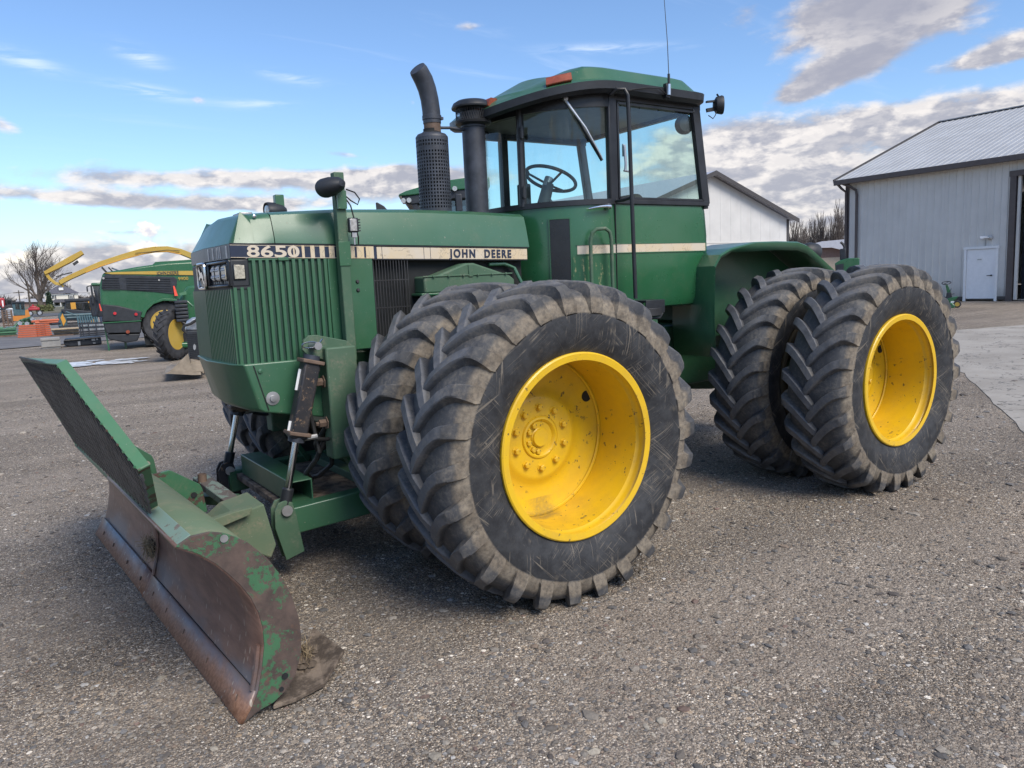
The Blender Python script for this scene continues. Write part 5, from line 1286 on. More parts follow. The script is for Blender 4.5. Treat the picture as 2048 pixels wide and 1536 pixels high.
# ---- push frame and lift gear
frame = thing('plow_lift_frame', 'green push frame with two hydraulic lift cylinders between plow and tractor', 'lift frame')
for far in (False, True):
    f = mir if far else (lambda p: p)
    m = MB(); m.bar(f((-1.20, 1.45, .365)), f((.25, 1.45, .43)), .11, .165); arm = m.build('push_arm', M['green'], frame, bevel=.008)
    pl = [(-1.26, .455), (-1.235, .50), (-1.19, .51), (-1.15, .49), (-1.135, .43), (-1.10, .17), (-1.215, .14), (-1.265, .35)]
    for dy in (0, .075):
        m = MB(); m.prism([f((x, 1.385+dy, z)) for x, z in pl], (0, .016, 0)); m.build('clevis_plate', M['green_dusty' if not far else 'dirty_black'], arm, smooth=0, bevel=.003)
    m = MB(); m.lathe([(.033, -.012), (.033, 0), (.02, 0), (.02, .12), (.033, .12), (.033, .13)], f((-1.19, 1.375, .45)), (0, -1 if far else 1, 0), 16); m.build('pivot_pin', M['zinc'], arm)
    # cylinder
    top, mid_, pin = Vector(f((-.925, 1.42, 1.425))), Vector(f((-1.085, 1.42, .85))), Vector(f((-1.19, 1.42, .45)))
    d = (mid_-top).normalized()
    m = MB(); m.tube([top+d*.06, mid_], .050, 18); cyl = m.build('cylinder_barrel', M['stack_black'], frame)
    m = MB(); m.bar(top+d*.10, mid_-d*.02, .102, .100, (0, 1, 0)); m.build('cylinder_lock', M['dirty_black'] if 'dirty_black' in M else M['black_paint'], cyl, bevel=.012)
    for k in (.10, .545):
        m = MB(); p = top+d*k; m.bar(p-d*.012, p+d*.012, .135, .13, (0, 1, 0)); m.build('cylinder_gland', M['wood_dark'], cyl, bevel=.006)
    m = MB(); p = top+d*.14; m.bar(p+Vector((-.058, 0, 0)), p+Vector((-.058, 0, 0))+d*.13, .006, .02, (1, 0, 0)); m.build('cylinder_decal', M['white_paint'], cyl)
    m = MB(); p = top+d*.46; m.bar(p+Vector((-.058, 0, 0)), p+Vector((-.058, 0, 0))+d*.06, .006, .02, (1, 0, 0)); m.build('cylinder_decal', M['white_paint'], cyl)
    m = MB(); m.tube([mid_, pin-d*.06], .021, 16); m.build('cylinder_rod', M['steel_rod'], frame)
    m = MB(); m.tube([pin-d*.13, pin-d*.02], .036, 14); m.cbox(pin, (.075, .05, .085)); m.build('rod_clevis', M['black_paint'], frame, bevel=.008)
    m = MB(); p = mid_-d*.01; m.tube([p, p+Vector((.13, 0, .005))], .017, 10); m.build('port_fitting', M['zinc'], cyl)
    m = MB(); p = mid_+Vector((.12, 0, 0)); yy = p.y; sgn = -1 if far else 1
    m.tube([p, p+Vector((.08, .02*sgn, -.02)), p+Vector((.20, .10*sgn, -.02)), p+Vector((.34, .2*sgn, .02))], .013, 8); m.build('hose', M['hose_rubber'], frame)
    # mounting box on the tractor side, with its ear
    m = MB(); a_, c_ = f((-.86, 1.40, .70)), f((-.66, 1.54, 1.405)); lo = [min(a_[i], c_[i]) for i in range(3)]; hi = [max(a_[i], c_[i]) for i in range(3)]
    m.box(lo, hi); mb2 = m.build('mount_box', M['green_dusty'], frame, bevel=.012)
    ear = [(-.985, 1.40), (-.975, 1.455), (-.94, 1.485), (-.89, 1.485), (-.70, 1.435), (-.66, 1.40), (-.66, 1.33), (-.86, 1.33), (-.95, 1.36)]
    m = MB(); m.prism([f((x, 1.455, z)) for x, z in ear], (0, .03*sgn, 0)); m.build('lift_ear', M['green_dusty'], mb2, smooth=0, bevel=.004)
    m = MB(); m.lathe([(.024, -.02), (.024, .12)], f((-.925, 1.36, 1.425)), (0, sgn, 0), 14); m.build('pivot_pin', M['zinc'], mb2)
    # spring clip on the pin
    if not far:
        m = MB(); c = Vector((-.955, 1.345, 1.435)); m.tube([c+Vector((.05*math.cos(t)-.02, 0, .018*math.sin(t))) for t in [i*.5 for i in range(13)]]+[c+Vector((.06, 0, .03))], .004, 6); m.build('spring_clip', M['chrome'], mb2)
    for z in (1.19, .93):
        m = MB(); m.lathe([(.042, 0), (.042, -.006), (.026, -.008), (.026, -.05), (.014, -.052), (.014, -.07), (0, -.07)], f((-.865, 1.47, z)), (1, 0, 0), 6); m.build('mount_bolt', M['wood_dark'], mb2)
    m = MB(); m.bar(f((-.76, 1.5, .72)), f((-.60, 1.5, .44)), .09, .03); m.build('mount_brace', M['green'], frame)
# cross members: square tube with its open near end
def sqtube(name, p, q, s, t, mat):
    p, q = Vector(p), Vector(q); d = (q-p).normalized(); a = Vector((0, 0, 1)); c = d.cross(a); m = MB(); r = []
    for P_, S in ((p, s), (q, s), (q, s-t), (p, s-t)):
        r.append([P_+c*(i*S/2)+a*(j*S/2) for i, j in ((-1, -1), (1, -1), (1, 1), (-1, 1))])
    m.grid(r+[r[0]], closed=True); return m.build(name, M[mat], frame, smooth=0, bevel=.006, doubles=.0005)
sqtube('receiver_tube', (-1.05, 1.50, .515), (-1.05, 2.62, .505), .145, .02, 'green')
m = MB(); m.box((-1.15, 1.51, .38), (-.55, 2.69, .425)); m.build('frame_plate', M['muddy_steel'], frame, bevel=.006)
m = MB(); m.box((-.58, 1.51, .30), (-.48, 2.69, .48)); m.build('cross_member', M['green_dusty'], frame, bevel=.006)
for k, pts in enumerate((((-.90, 1.45, .82), (-.93, 1.52, .70), (-.98, 1.60, .60), (-.92, 1.68, .53)), ((-.84, 1.47, .80), (-.82, 1.56, .64), (-.88, 1.64, .56), (-.90, 1.75, .53)), ((-.86, 1.5, .9), (-.90, 1.6, .78), (-.84, 1.75, .70), (-.7, 1.85, .72)))):
    m = MB(); m.tube(pts, .016, 8); m.build('hose', M['hose_rubber'], frame)
m = MB(); m.tube([(-.98, 1.46, 1.10), (-.93, 1.46, .75)], .012, 8); m.build('stay_rod', M['dark_steel'], frame)
recenter(plow, (-1.9, 1.66, 0)); recenter(frame, (-.7, YC, 0))

# ================================================================ buildings on the right
barn = thing('pole_barn', 'large white metal sided barn with brown trim and grey roof at right', 'barn')
BX, BY0, BY1 = 31.4, 18.12, -12.0
EZ, RX, RZ = 5.62, 40.6, 9.05
def ribbed(name, p, u, v, w, h, mat, par, rib=.30, n=3, depth=.022):
    """one steel sheet: w along u, h along v, with n raised ribs"""
    u, v = Vector(u), Vector(v); nn = u.cross(v).normalized(); P = Vector(p); prof = []
    for k in range(n):
        c = w*(k+.5)/n; prof += [(c-.024, 0), (c-.010, depth), (c+.010, depth), (c+.024, 0)]
    prof = [(0, 0)]+prof+[(w-.004, 0)]
    m = MB(); m.grid([[P+u*a+nn*b for a, b in prof], [P+u*a+nn*b+v*h for a, b in prof]]); return m.build(name, M[mat], par, smooth=0, recalc=False)
y = BY0; k = 0
sheet_w = .9
door_y = (12.72, 11.42)
while y > 11.25:
    w_ = min(sheet_w, y-11.05)
    ribbed('wall_panel', (BX, y, .18), (0, -1, 0), (0, 0, 1), w_, EZ-.18, 'siding_white', barn); y -= w_; k += 1
# wall above and right of the big doorway
y = 11.05
while y > BY1:
    ribbed('wall_panel', (BX, y, 4.95 if y > 4.2 else .18), (0, -1, 0), (0, 0, 1), .9, EZ-(4.95 if y > 4.2 else .18), 'siding_white', barn); y -= .9
m = MB(); m.add([(BX+.05, BY0, .1), (BX+18.4, BY0, .1), (BX+18.4, BY0, EZ), (RX, BY0, RZ-.1), (BX+.05, BY0, EZ)], [(0, 1, 2, 3, 4)]); m.build('gable_wall', M['siding_white'], barn, smooth=0)
m = MB(); m.box((BX+.15, BY1, .02), (BX+18.2, BY0-.05, .05)); m.build('barn_floor', M['concrete'], barn)
m = MB(); m.box((BX+18.2, BY1, .1), (BX+18.3, BY0, EZ)); m.box((BX+.1, BY1-.1, .1), (BX+18.3, BY1, EZ)); m.build('rear_wall', M['siding_cream'], barn)
# roof sheets
sl = Vector((RX-(BX-.45), 0, RZ-EZ-.02)); L_ = sl.length; sl.normalize()
y = BY0+.35
while y > BY1:
    ribbed('roof_panel', (BX-.45, y, EZ+.06), (0, -1, 0), sl, .9, L_, 'roof_metal', barn, depth=.022); y -= .9
m = MB(); m.add([(RX, BY0+.35, RZ+.02), (RX, BY1, RZ+.02), (RX+9.7, BY1, EZ), (RX+9.7, BY0+.35, EZ)], [(0, 1, 2, 3)]); m.build('roof_far_slope', M['roof_metal'], barn, smooth=0)
m = MB(); m.bar((RX, BY0+.36, RZ+.06), (RX, BY1, RZ+.06), .45, .05); m.build('ridge_cap', M['roof_metal'], barn, bevel=.01)
m = MB(); m.box((BX-.50, BY1, EZ-.16), (BX-.40, BY0+.38, EZ+.075)); m.build('gutter', M['trim_brown'], barn, bevel=.02)
m = MB(); m.box((BX-.40, BY1, EZ-.06), (BX+.0, BY0+.35, EZ-.03)); m.build('soffit', M['white_paint'], barn)
m = MB(); m.bar((BX-.48, BY0+.38, EZ+.02), (RX, BY0+.38, RZ+.03), .05, .20, (0, 0, 1)); m.build('rake_trim', M['trim_dark'], barn)
m = MB(); m.box((BX-.03, BY0-.16, .05), (BX+.12, BY0+.05, EZ)); m.build('corner_trim', M['trim_brown'], barn)
m = MB(); m.tube([(BX-.42, BY0-.05, EZ-.12), (BX-.30, BY0-.35, EZ-.28), (BX-.10, BY0-.52, EZ-.45), (BX-.08, BY0-.55, EZ-.7), (BX-.08, BY0-.56, .15)], .06, 8); m.build('downspout', M['trim_brown'], barn)
m = MB(); m.tube([(BX-.42, BY0+.2, EZ-.12), (BX-.30, BY0+.1, EZ-.30), (BX-.09, BY0-.02, EZ-.5), (BX-.09, BY0-.04, .15)], .06, 8); m.build('downspout', M['trim_brown'], barn)
# doorway jamb, sliding door edge, dark inside
m = MB(); m.box((BX-.10, 10.86, .0), (BX+.15, 11.08, 5.0)); m.build('door_jamb', M['trim_brown'], barn)
m = MB(); m.box((BX-.02, 10.72, .05), (BX+.10, 10.82, 4.95)); m.build('door_track_post', M['siding_cream'], barn)
m = MB(); m.box((BX-.12, 4.2, 4.9), (BX+.05, 11.1, 5.12)); m.build('door_header', M['trim_brown'], barn)
m = MB(); m.box((BX+.6, 4.2, .05), (BX+.7, 10.8, 4.9)); m.build('doorway_shade_sheet', M['navy_black'], barn)  # dark sheet behind the opening, standing in for the shade inside the barn
m = MB(); m.box((BX-.04, 11.05, .06), (BX+.02, BY0, .19)); m.build('base_trim', M['trim_dark'], barn)
# walk door
m = MB(); m.box((BX-.05, door_y[1]+.1, .10), (BX-.015, door_y[0]-.1, 2.13)); wd = m.build('walk_door', M['white_door'], barn, bevel=.006)
for y0_, y1_, z0_, z1_ in ((door_y[0]-.09, door_y[0], .0, 2.22), (door_y[1], door_y[1]+.09, .0, 2.22)):
    m = MB(); m.box((BX-.09, y0_, z0_), (BX-.01, y1_, z1_)); m.build('door_frame', M['white_paint'], wd)
m = MB(); m.box((BX-.10, door_y[1]-.03, 2.14), (BX-.01, door_y[0]+.03, 2.24)); m.build('door_frame', M['white_paint'], wd)
m = MB(); m.box((BX-.11, 11.62, 1.02), (BX-.05, 11.66, 1.08)); m.tube([(BX-.11, 11.64, 1.05), (BX-.11, 11.80, 1.045)], .014, 8); m.build('door_handle', M['dark_steel'], wd)
m = MB(); m.box((BX-.058, 12.00, 1.62), (BX-.05, 12.24, 1.80)); sg_ = m.build('door_sign', M['white_paint'], wd)
m = MB(); m.box((BX-.061, 12.04, 1.685), (BX-.057, 12.20, 1.735)); m.build('sign_print', M['zinc'], wd)
m = MB(); m.lathe([(.10, 0), (.10, .04), (.05, .06)], (BX-.03, 11.75, 2.58), (-1, 0, 0), 16); lampw = m.build('wall_lamp', M['zinc'], barn)
m = MB(); m.tube([(BX-.08, 11.78, 2.58), (BX-.16, 11.92, 2.60), (BX-.22, 12.05, 2.57)], [.02, .05, .085], 12); m.build('lamp_head', M['white_paint'], lampw)
m = MB(); m.tube([(BX-.02, 11.93, 2.5), (BX-.02, 11.93, 2.24)], .01, 6); m.build('lamp_conduit', M['zinc'], lampw)
recenter(barn, (BX+9, 3, 0))

# white barn behind, gable end towards the yard
wb = thing('gabled_barn', 'white barn with steep dark trimmed gable behind the tractor cab', 'barn')
gx0, gx1, gy, ga, ge = 36.6, 57.4, 40.0, 9.55, 6.0
gm_ = (gx0+gx1)/2
x = gx0
while x < gx1-.01:
    x1 = min(x+1.3, gx1); zt = lambda q: ga-(ga-ge)*abs(q-gm_)/(gm_-gx0)
    m = MB(); P = [(x, 0), (x1-.012, 0)]
    top_ = [(x1-.012, zt(x1)), (x, zt(x))] if not (x < gm_ < x1) else [(x1-.012, zt(x1)), (gm_, ga), (x, zt(x))]
    m.prism([(a, gy, 4.06) for a in (x, x1-.012)]+[(a, gy, z) for a, z in top_], (0, .03, 0)); m.build('gable_panel', M['siding_white'], wb, smooth=0)
    m = MB(); m.box((x, gy-.02, .2), (x1-.012, gy+.03, 4.0)); m.build('wainscot_panel', M['siding_cream'], wb, smooth=0)
    x = x1
m = MB(); m.box((gx0, gy-.05, 3.98), (gx1, gy, 4.08)); m.build('belt_trim', M['siding_cream'], wb)
m = MB(); m.box((gx1-.25, gy-.06, .1), (gx1+.05, gy+.05, ge)); m.build('corner_trim', M['trim_dark'], wb)
for sgn in (-1, 1):
    ex_ = gm_+sgn*(gm_-gx0+.6); ez_ = ga-(ga-ge)*(gm_-gx0+.6)/(gm_-gx0)
    m = MB(); m.prism([(gm_, gy-.7, ga+.10), (ex_, gy-.7, ez_+.10), (ex_, gy-.7, ez_+.20), (gm_, gy-.7, ga+.20)], (0, 36, 0)); m.build('roof_slope', M['grey_roof'], wb, smooth=0)
    m = MB(); m.prism([(gm_, gy-.74, ga-.15), (ex_, gy-.74, ez_-.15), (ex_, gy-.74, ez_+.21), (gm_, gy-.74, ga+.21)], (0, .05, 0)); m.build('rake_trim', M['trim_dark'], wb, smooth=0)
m = MB(); m.box((gx0+.1, gy+.1, .1), (gx1-.1, gy+35, ge)); m.build('barn_walls', M['siding_cream'], wb, smooth=0)
recenter(wb, (gm_, gy+17, 0))

# ================================================================ frame for things measured off the photo
class Bg:
    """a spot on the lot seen at column X0: local x runs across the view, y away, z up; px() and pz() turn photo pixels to metres there"""
    def __init__(s, X0, Y0=None, dist=None):
        d = CR*((X0-1024)/FPX) + CF; s.az = math.atan2(d.x, d.y)
        hz = 768+((X0-1024)/FPX*CR.z+CF.z)/CU.z*FPX                       # horizon row there
        th = s.az-YAW
        if dist is None:
            g = at('z', 0, X0, Y0); dist = math.hypot(g.x-CAM.x, g.y-CAM.y)
        s.D = dist; s.X0 = X0
        s.kx = dist*math.cos(th)**2/FPX; s.kz = dist*math.cos(th)/FPX
        s.Yg = hz+CAM.z/s.kz                                              # row of the ground at that distance
        s.loc = (CAM.x+math.sin(s.az)*dist, CAM.y+math.cos(s.az)*dist, 0)
        s.rz = -s.az
    def x(s, X): return (X-s.X0)*s.kx
    def z(s, Y, X=None): return (s.Yg-.046*((s.X0 if X is None else X)-s.X0)-Y)*s.kz
    def p(s, X, Y, y=0.0): return (s.x(X), y, s.z(Y, X))
    def thing(s, name, label, cat, group=None): s.root = thing(name, label, cat, s.loc, s.rz, group); return s.root
    def box(s, name, X0, Y0, X1, Y1, y0, y1, mat, par=None, bevel=.0):
        xm = (X0+X1)/2; m = MB(); m.box((s.x(X0), y0, s.z(Y1, xm)), (s.x(X1), y1, s.z(Y0, xm))); return m.build(name, M[mat], par or s.root, bevel=bevel)
    def poly(s, name, pts, y0, y1, mat, par=None, bevel=.0, smooth=30):
        m = MB(); m.prism([s.p(X, Y, y0) for X, Y in pts], (0, y1-y0, 0)); return m.build(name, M[mat], par or s.root, bevel=bevel, smooth=smooth)
    def tube(s, name, pts, r, mat, par=None, n=8):
        m = MB(); m.tube([s.p(*q) for q in pts], r, n); return m.build(name, M[mat], par or s.root)
    def disc(s, name, X, Y, r, y, t, mat, par=None, n=20):
        m = MB(); m.lathe([(0, 0), (r, 0), (r, t), (0, t)], s.p(X, Y, y), (0, -1, 0), n); return m.build(name, M[mat], par or s.root)

# small ag wheel (tyre + rim) used by the machines behind
def small_tyre(R, W, nl, name='tyre'):
    b = MB(); b.lathe([(R*.55, -W*.42), (R*.72, -W*.5), (R*.88, -W*.48), (R*.945, -W*.38), (R*.95, 0), (R*.945, W*.38), (R*.88, W*.48), (R*.72, W*.5), (R*.55, W*.42)], axis=(0, 1, 0), n=40, close=True)
    for sgn in (-1, 1):
        for k in range(nl):
            t0 = 2*math.pi*(k+(.5 if sgn > 0 else 0))/nl; rows = []
            for j in range(4):
                s_ = j/3; t = t0-.22*s_; o = sgn*W*(.02+.46*s_); rr = R*(1-.03*s_)
                rows.append([((R*.93)*math.cos(t-.05), o, (R*.93)*math.sin(t-.05)), (rr*math.cos(t-.03), o, rr*math.sin(t-.03)), (rr*math.cos(t+.03), o, rr*math.sin(t+.03)), ((R*.93)*math.cos(t+.05), o, (R*.93)*math.sin(t+.05))])
            b.grid(rows); b.add(rows[0], [(0, 1, 2, 3)]); b.add(rows[-1], [(3, 2, 1, 0)])
    return b.mesh(name, M['hose_tyre'], 35)
simple('hose_tyre', (.035, .036, .040), .75, var=.4, scale=8, bump=.3)
def small_wheel(parent, c, R, W, nl, rimmat='spout_yellow', rz=0.0, dish=.1):
    w = empty('wheel', parent, c, rz); put('tyre', small_tyre(R, W, nl), w)
    m = MB(); m.lathe([(R*.60, -W*.44), (R*.57, -W*.46), (R*.54, -W*.40), (R*.52, -W*.1), (R*.25, -W*.02), (R*.2, -W*.1), (0, -W*.1)], axis=(0, 1, 0), n=32); m.build('rim', M[rimmat], w)
    m = MB(); m.lathe([(R*.60, W*.44), (R*.54, W*.40), (R*.5, W*.1), (0, W*.1)], axis=(0, 1, 0), n=32); m.build('rim', M[rimmat], w)
    return w

# ---------------------------------------------------------------- forage harvester
B = Bg(300, dist=29.0); H_ = B.thing('forage_harvester', 'green forage harvester with long yellow spout parked behind the tractor', 'harvester')
B.poly('body_shell', [(222, 600), (225, 566), (233, 547), (300, 534), (360, 525), (470, 517), (470, 690), (425, 690), (418, 640), (395, 612), (370, 601), (340, 601), (318, 610), (303, 626), (298, 640), (222, 640)], 0, 2.8, 'green_body', bevel=.06)
B.poly('engine_cover', [(236, 545), (330, 530), (338, 523), (360, 521), (470, 512), (470, 524), (300, 536)], .3, 2.5, 'green_body', bevel=.05)
B.poly('roof_hatch', [(335, 526), (352, 521), (395, 518), (398, 523)], .6, 2.2, 'wood_tan')
vp = B.poly('vent_panel', [(227, 577), (230, 556), (238, 549.5), (372, 553), (378, 558), (372, 584), (366, 587), (330, 583), (280, 580)], -.03, .05, 'navy_black', bevel=.01)
for k, (a_, c_) in enumerate(((555, 555.5), (559.5, 560), (564, 564.5), (568.5, 569.5), (573, 574.5), (577, 579))):
    B.poly('vent_louvre', [(231-k*.4, a_), (263, a_), (263, a_+1.6), (231-k*.4, a_+1.6)], -.06, -.02, 'black_plastic', vp); B.poly('vent_louvre', [(276, a_), (364, c_), (364, c_+1.6), (276, a_+1.6)], -.06, -.02, 'black_plastic', vp)
ys_ = B.poly('body_stripe', [(234, 546.5), (262, 544.5), (330, 542), (470, 539), (470, 549), (300, 548.5), (250, 549)], -.035, .05, 'spout_yellow')
for body_, X, Y, hgt, wdt, mt in (('JOHN', 338, 549.4, 6.6, 19, 'decal_black'), ('DEERE', 358.5, 549.0, 6.6, 24, 'decal_black'), ('9900', 380, 559.6, 6.2, 21, 'spout_yellow')):
    tm = text_mesh(body_, hgt*B.kz/.70, .004, M[mt], bold=.001); ww = max(v.co.x for v in tm.vertices)
    for v in tm.vertices: v.co.x *= wdt*B.kx/ww
    put('lettering', tm, H_, B.p(X, Y, -.045), (math.pi/2, -.02, 0))
B.poly('lower_shroud', [(221, 641), (224, 607), (255, 610), (300, 622), (296, 641)], -.03, 2.83, 'black_plastic', bevel=.03)
B.poly('rear_bumper', [(222, 643), (296, 642), (294, 664), (226, 664)], -.02, 2.8, 'black_plastic', bevel=.03)
B.poly('rear_bumper', [(226, 666), (292, 666), (285, 680), (262, 683), (229, 676)], .0, 2.8, 'black_plastic', bevel=.03)
B.box('bumper_edge', 221, 640.6, 297, 642.6, -.05, 0, 'green_body')
B.poly('arch_lip', [(303, 634), (310, 620), (325, 607), (345, 600.5), (368, 601), (390, 609), (390, 605), (368, 597), (345, 596), (322, 602.5), (306, 616), (296, 632)], -.05, .02, 'green_body', bevel=.01)
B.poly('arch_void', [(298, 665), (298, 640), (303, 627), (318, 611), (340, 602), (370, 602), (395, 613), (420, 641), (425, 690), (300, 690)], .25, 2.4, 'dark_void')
for X, Y, mt, r in ((247, 625, 'red_lens', .05), (288, 627, 'red_lens', .05), (268, 661.5, 'amber_lens', .06), (233, 557, 'lens', .035), (341, 559.5, 'lens', .03)): B.disc('marker_lamp', X, Y, r, -.05, .03, mt)
B.poly('slow_vehicle_sign', [(368, 571), (371, 571), (376, 590.5), (369, 591)], -.10, -.08, 'smv_red'); B.poly('slow_vehicle_sign', [(219, 606), (220.5, 606), (223.5, 620), (220, 620)], -.12, -.10, 'smv_red')
B.poly('rear_ladder', [(222, 640), (225, 640), (229, 700), (226, 700)], .1, .2, 'green_body'); B.poly('tow_hitch', [(258, 684), (262, 684), (262, 700), (258, 700)], .5, .7, 'green_body')
small_wheel(H_, (B.x(345), .42, .80), .80, .62, 18)
small_wheel(H_, (B.x(345), 2.3, .80), .80, .62, 18)
small_wheel(H_, (B.x(430)+1.5, .5, .95), .95, .75, 18)
def boxpath(name, pts, wpx, y0, y1, mat, par):
    """a boxed duct following photo points, wpx tall"""
    m = MB(); rows = []
    for i, (X, Y) in enumerate(pts):
        q0, q1 = pts[max(i-1, 0)], pts[min(i+1, len(pts)-1)]; dx, dy = q1[0]-q0[0], q1[1]-q0[1]; L = math.hypot(dx, dy); nx, ny = -dy/L, dx/L
        w_ = wpx[i] if isinstance(wpx, (list, tuple)) else wpx
        a, c = (X+nx*w_/2, Y+ny*w_/2), (X-nx*w_/2, Y-ny*w_/2)
        rows.append([B.p(*a, y0), B.p(*c, y0), B.p(*c, y1), B.p(*a, y1)])
    m.grid(rows, closed=True); m.add(rows[0], [(0, 1, 2, 3)]); m.add(rows[-1], [(3, 2, 1, 0)]); return m.build(name, M[mat], par, smooth=25, bevel=.01)
sp_ = boxpath('discharge_spout', [(450, 560), (440, 530), (418, 508), (394, 499), (367, 494.5), (340, 496), (312, 501), (290, 507), (271, 513), (229, 527), (198, 540), (167, 554), (146, 565)], [14, 13, 12, 11, 11, 11, 11, 10, 10, 9.5, 9, 8.5, 8], .9, 1.35, 'spout_yellow', H_)
boxpath('spout_rib', [(394, 505), (367, 500), (340, 501.5), (312, 507), (271, 518.5), (229, 532), (198, 545)], 2.0, .85, .9, 'loader_yellow', sp_)
boxpath('spout_pipe', [(392, 498), (366, 497), (320, 503), (300, 505)], 1.2, .82, .86, 'dark_steel', sp_)
fl_ = boxpath('spout_flap', [(120, 547), (146, 533), (172, 519), (196, 505)], [6, 9, 10.5, 8], .9, 1.35, 'spout_yellow', H_)
boxpath('flap_link', [(121, 546), (128, 558), (138, 567), (147, 568)], 6, .95, 1.3, 'spout_yellow', fl_); boxpath('flap_cylinder', [(140, 554), (160, 548), (172, 545)], 2, .86, .9, 'dark_steel', fl_); boxpath('flap_box', [(176, 530), (186, 523)], 5, .82, .9, 'dark_steel', fl_)
boxpath('spout_tip', [(146, 563), (151, 573)], 4, 1.0, 1.3, 'spout_yellow', sp_)
boxpath('spout_rest', [(230, 534), (238, 544)], 4, .9, 1.3, 'dark_steel', H_); boxpath('spout_rest', [(243, 534), (250, 542)], 3, .9, 1.3, 'dark_steel', H_); boxpath('exhaust_pipe', [(248, 534), (266, 541)], 3, 1.5, 1.6, 'silver', H_)

# ---------------------------------------------------------------- tractor with steered narrow tyres, nose of the loader before it
B = Bg(372, dist=22.6); R_ = B.thing('row_crop_tractor', 'green tractor with tall narrow yellow wheels mostly hidden behind the nose', 'tractor')
w_ = small_wheel(R_, (B.x(354), .1, .70), .70, .34, 20, rz=math.radians(60)); w_.rotation_euler = (0, math.radians(14), math.radians(60))
small_wheel(R_, (B.x(360), .5, .42), .42, .34, 16, rz=math.radians(-12))
B.box('axle_housing', 340, 684, 400, 696, .2, .8, 'green_body', bevel=.05); B.box('axle_hub', 350, 682, 362, 698, .0, .3, 'spout_yellow', bevel=.03)
B.poly('hood', [(372, 640), (374, 600), (395, 572), (440, 566), (440, 660), (376, 668)], .4, 1.3, 'green_body', bevel=.05)
for k in range(6): B.box('front_weight', 366, 600+k*7.2, 392, 606+k*7.2, -.15, .5, 'navy_black', bevel=.02)
B.box('weight_bracket', 372, 596, 400, 668, .5, .8, 'dark_steel'); B.poly('mirror', [(377, 586), (392, 581), (392, 588), (379, 590)], .2, .3, 'green_pale')
B.tube('hydraulic_pipe', [(378, 607, -.1), (392, 602, -.1), (402, 612, -.1)], .03, 'green'); B.tube('hydraulic_pipe', [(374, 640, -.1), (390, 650, -.1), (404, 645, -.1)], .03, 'dark_steel')

B = Bg(395, dist=17.6); L0 = B.thing('compact_loader', 'compact loader with black louvred grille and tan bucket beside the tractor nose', 'loader')
B.poly('nose_grille', [(381, 662), (383, 660), (408, 660), (412, 720), (386, 716)], 0, 1.0, 'navy_black', bevel=.02)
for k in range(13): B.box('grille_bar', 383, 665+k*3.7, 411, 667+k*3.7, -.02, .02, 'black_plastic')
B.poly('side_panel', [(406, 650), (430, 650), (430, 722), (410, 722)], -.01, 1.0, 'loader_yellow'); B.poly('hood_top', [(380, 660), (385, 644), (398, 636), (430, 632), (430, 660)], .05, .95, 'silver', bevel=.03)
B.tube('lift_hose', [(383, 664, -.05), (377, 657, -.05), (380, 650, -.05), (394, 646, -.05), (410, 636, -.05)], .03, 'hose_rubber')
m = MB(); m.prism([B.p(X, Y, -.04) for X, Y in ((394, 690), (397, 686), (400, 690), (399, 696), (396, 699), (394, 696))], (0, .03, 0)); m.build('grille_badge', M['zinc'], L0)
bk = B.poly('bucket_side', [(340, 738), (344, 735), (383, 702), (386, 722), (408, 726), (408, 738)], -.5, -.44, 'bucket_tan')
B.poly('bucket_floor', [(334, 739), (345, 735), (404, 739), (404, 744), (390, 744)], -.55, 1.1, 'bucket_tan'); B.poly('bucket_back', [(386, 716), (410, 720), (410, 742), (388, 740)], -.45, 1.1, 'bucket_tan')
B.poly('bumper', [(383, 716), (412, 720), (412, 728), (383, 724)], -.05, .3, 'navy_black')

# cab of another green tractor showing over the hood
B = Bg(905, dist=14.5); K = B.thing('cab_tractor', 'green tractor cab roof with round work lamps showing above the hood', 'tractor')
rf = B.poly('cab_roof', [(820, 398), (823, 394), (836, 388), (870, 378), (905, 369), (950, 362), (1000, 360), (1000, 380), (950, 384), (905, 388), (870, 393), (840, 397)], 0, 1.5, 'green_body', bevel=.03)
B.poly('roof_underside', [(826, 398), (840, 396), (870, 392), (905, 387), (950, 383), (990, 381), (990, 398), (905, 404), (850, 413), (836, 413)], .03, 1.45, 'navy_black', bevel=.02)
for X, Y in ((830, 407), (841, 406), (913, 388), (931, 383), (972, 377)): B.disc('work_lamp', X, Y, .045, -.01, .03, 'lens', rf)
B.poly('windscreen', [(852, 413), (905, 404), (990, 398), (990, 470), (870, 470)], .2, .24, 'dark_glass'); B.box('mirror', 931, 394, 944, 428, -.15, -.08, 'navy_black', bevel=.02)
B.poly('cab_post', [(846, 412), (856, 412), (866, 470), (858, 470)], .05, .15, 'navy_black'); B.box('cab_body', 862, 466, 985, 520, .1, 1.4, 'green_body'); B.box('engine_hood', 830, 520, 985, 590, -.6, 1.2, 'green_body', bevel=.05)
small_wheel(K, (B.x(850), -.3, .6), .6, .4, 16); small_wheel(K, (B.x(985), 1.3, .85), .85, .5, 18)
B.poly('wiper_tip', [(904, 402), (908, 398), (912, 402), (908, 407)], -.05, -.02, 'navy_black', rf)
# dark vent hood tip showing behind the bonnet line
B2 = Bg(788, dist=13.0); V = B2.thing('machine_exhaust_tip', 'black exhaust tip poking above the far side of the hood', 'exhaust')
B2.poly('exhaust_tip', [(776, 410), (779, 409), (792, 416), (799, 424), (799, 560), (779, 560)], 0, .12, 'black_plastic', bevel=.02); B2.box('exhaust_base', 772, 560, 806, 640, -.1, .3, 'dark_steel')

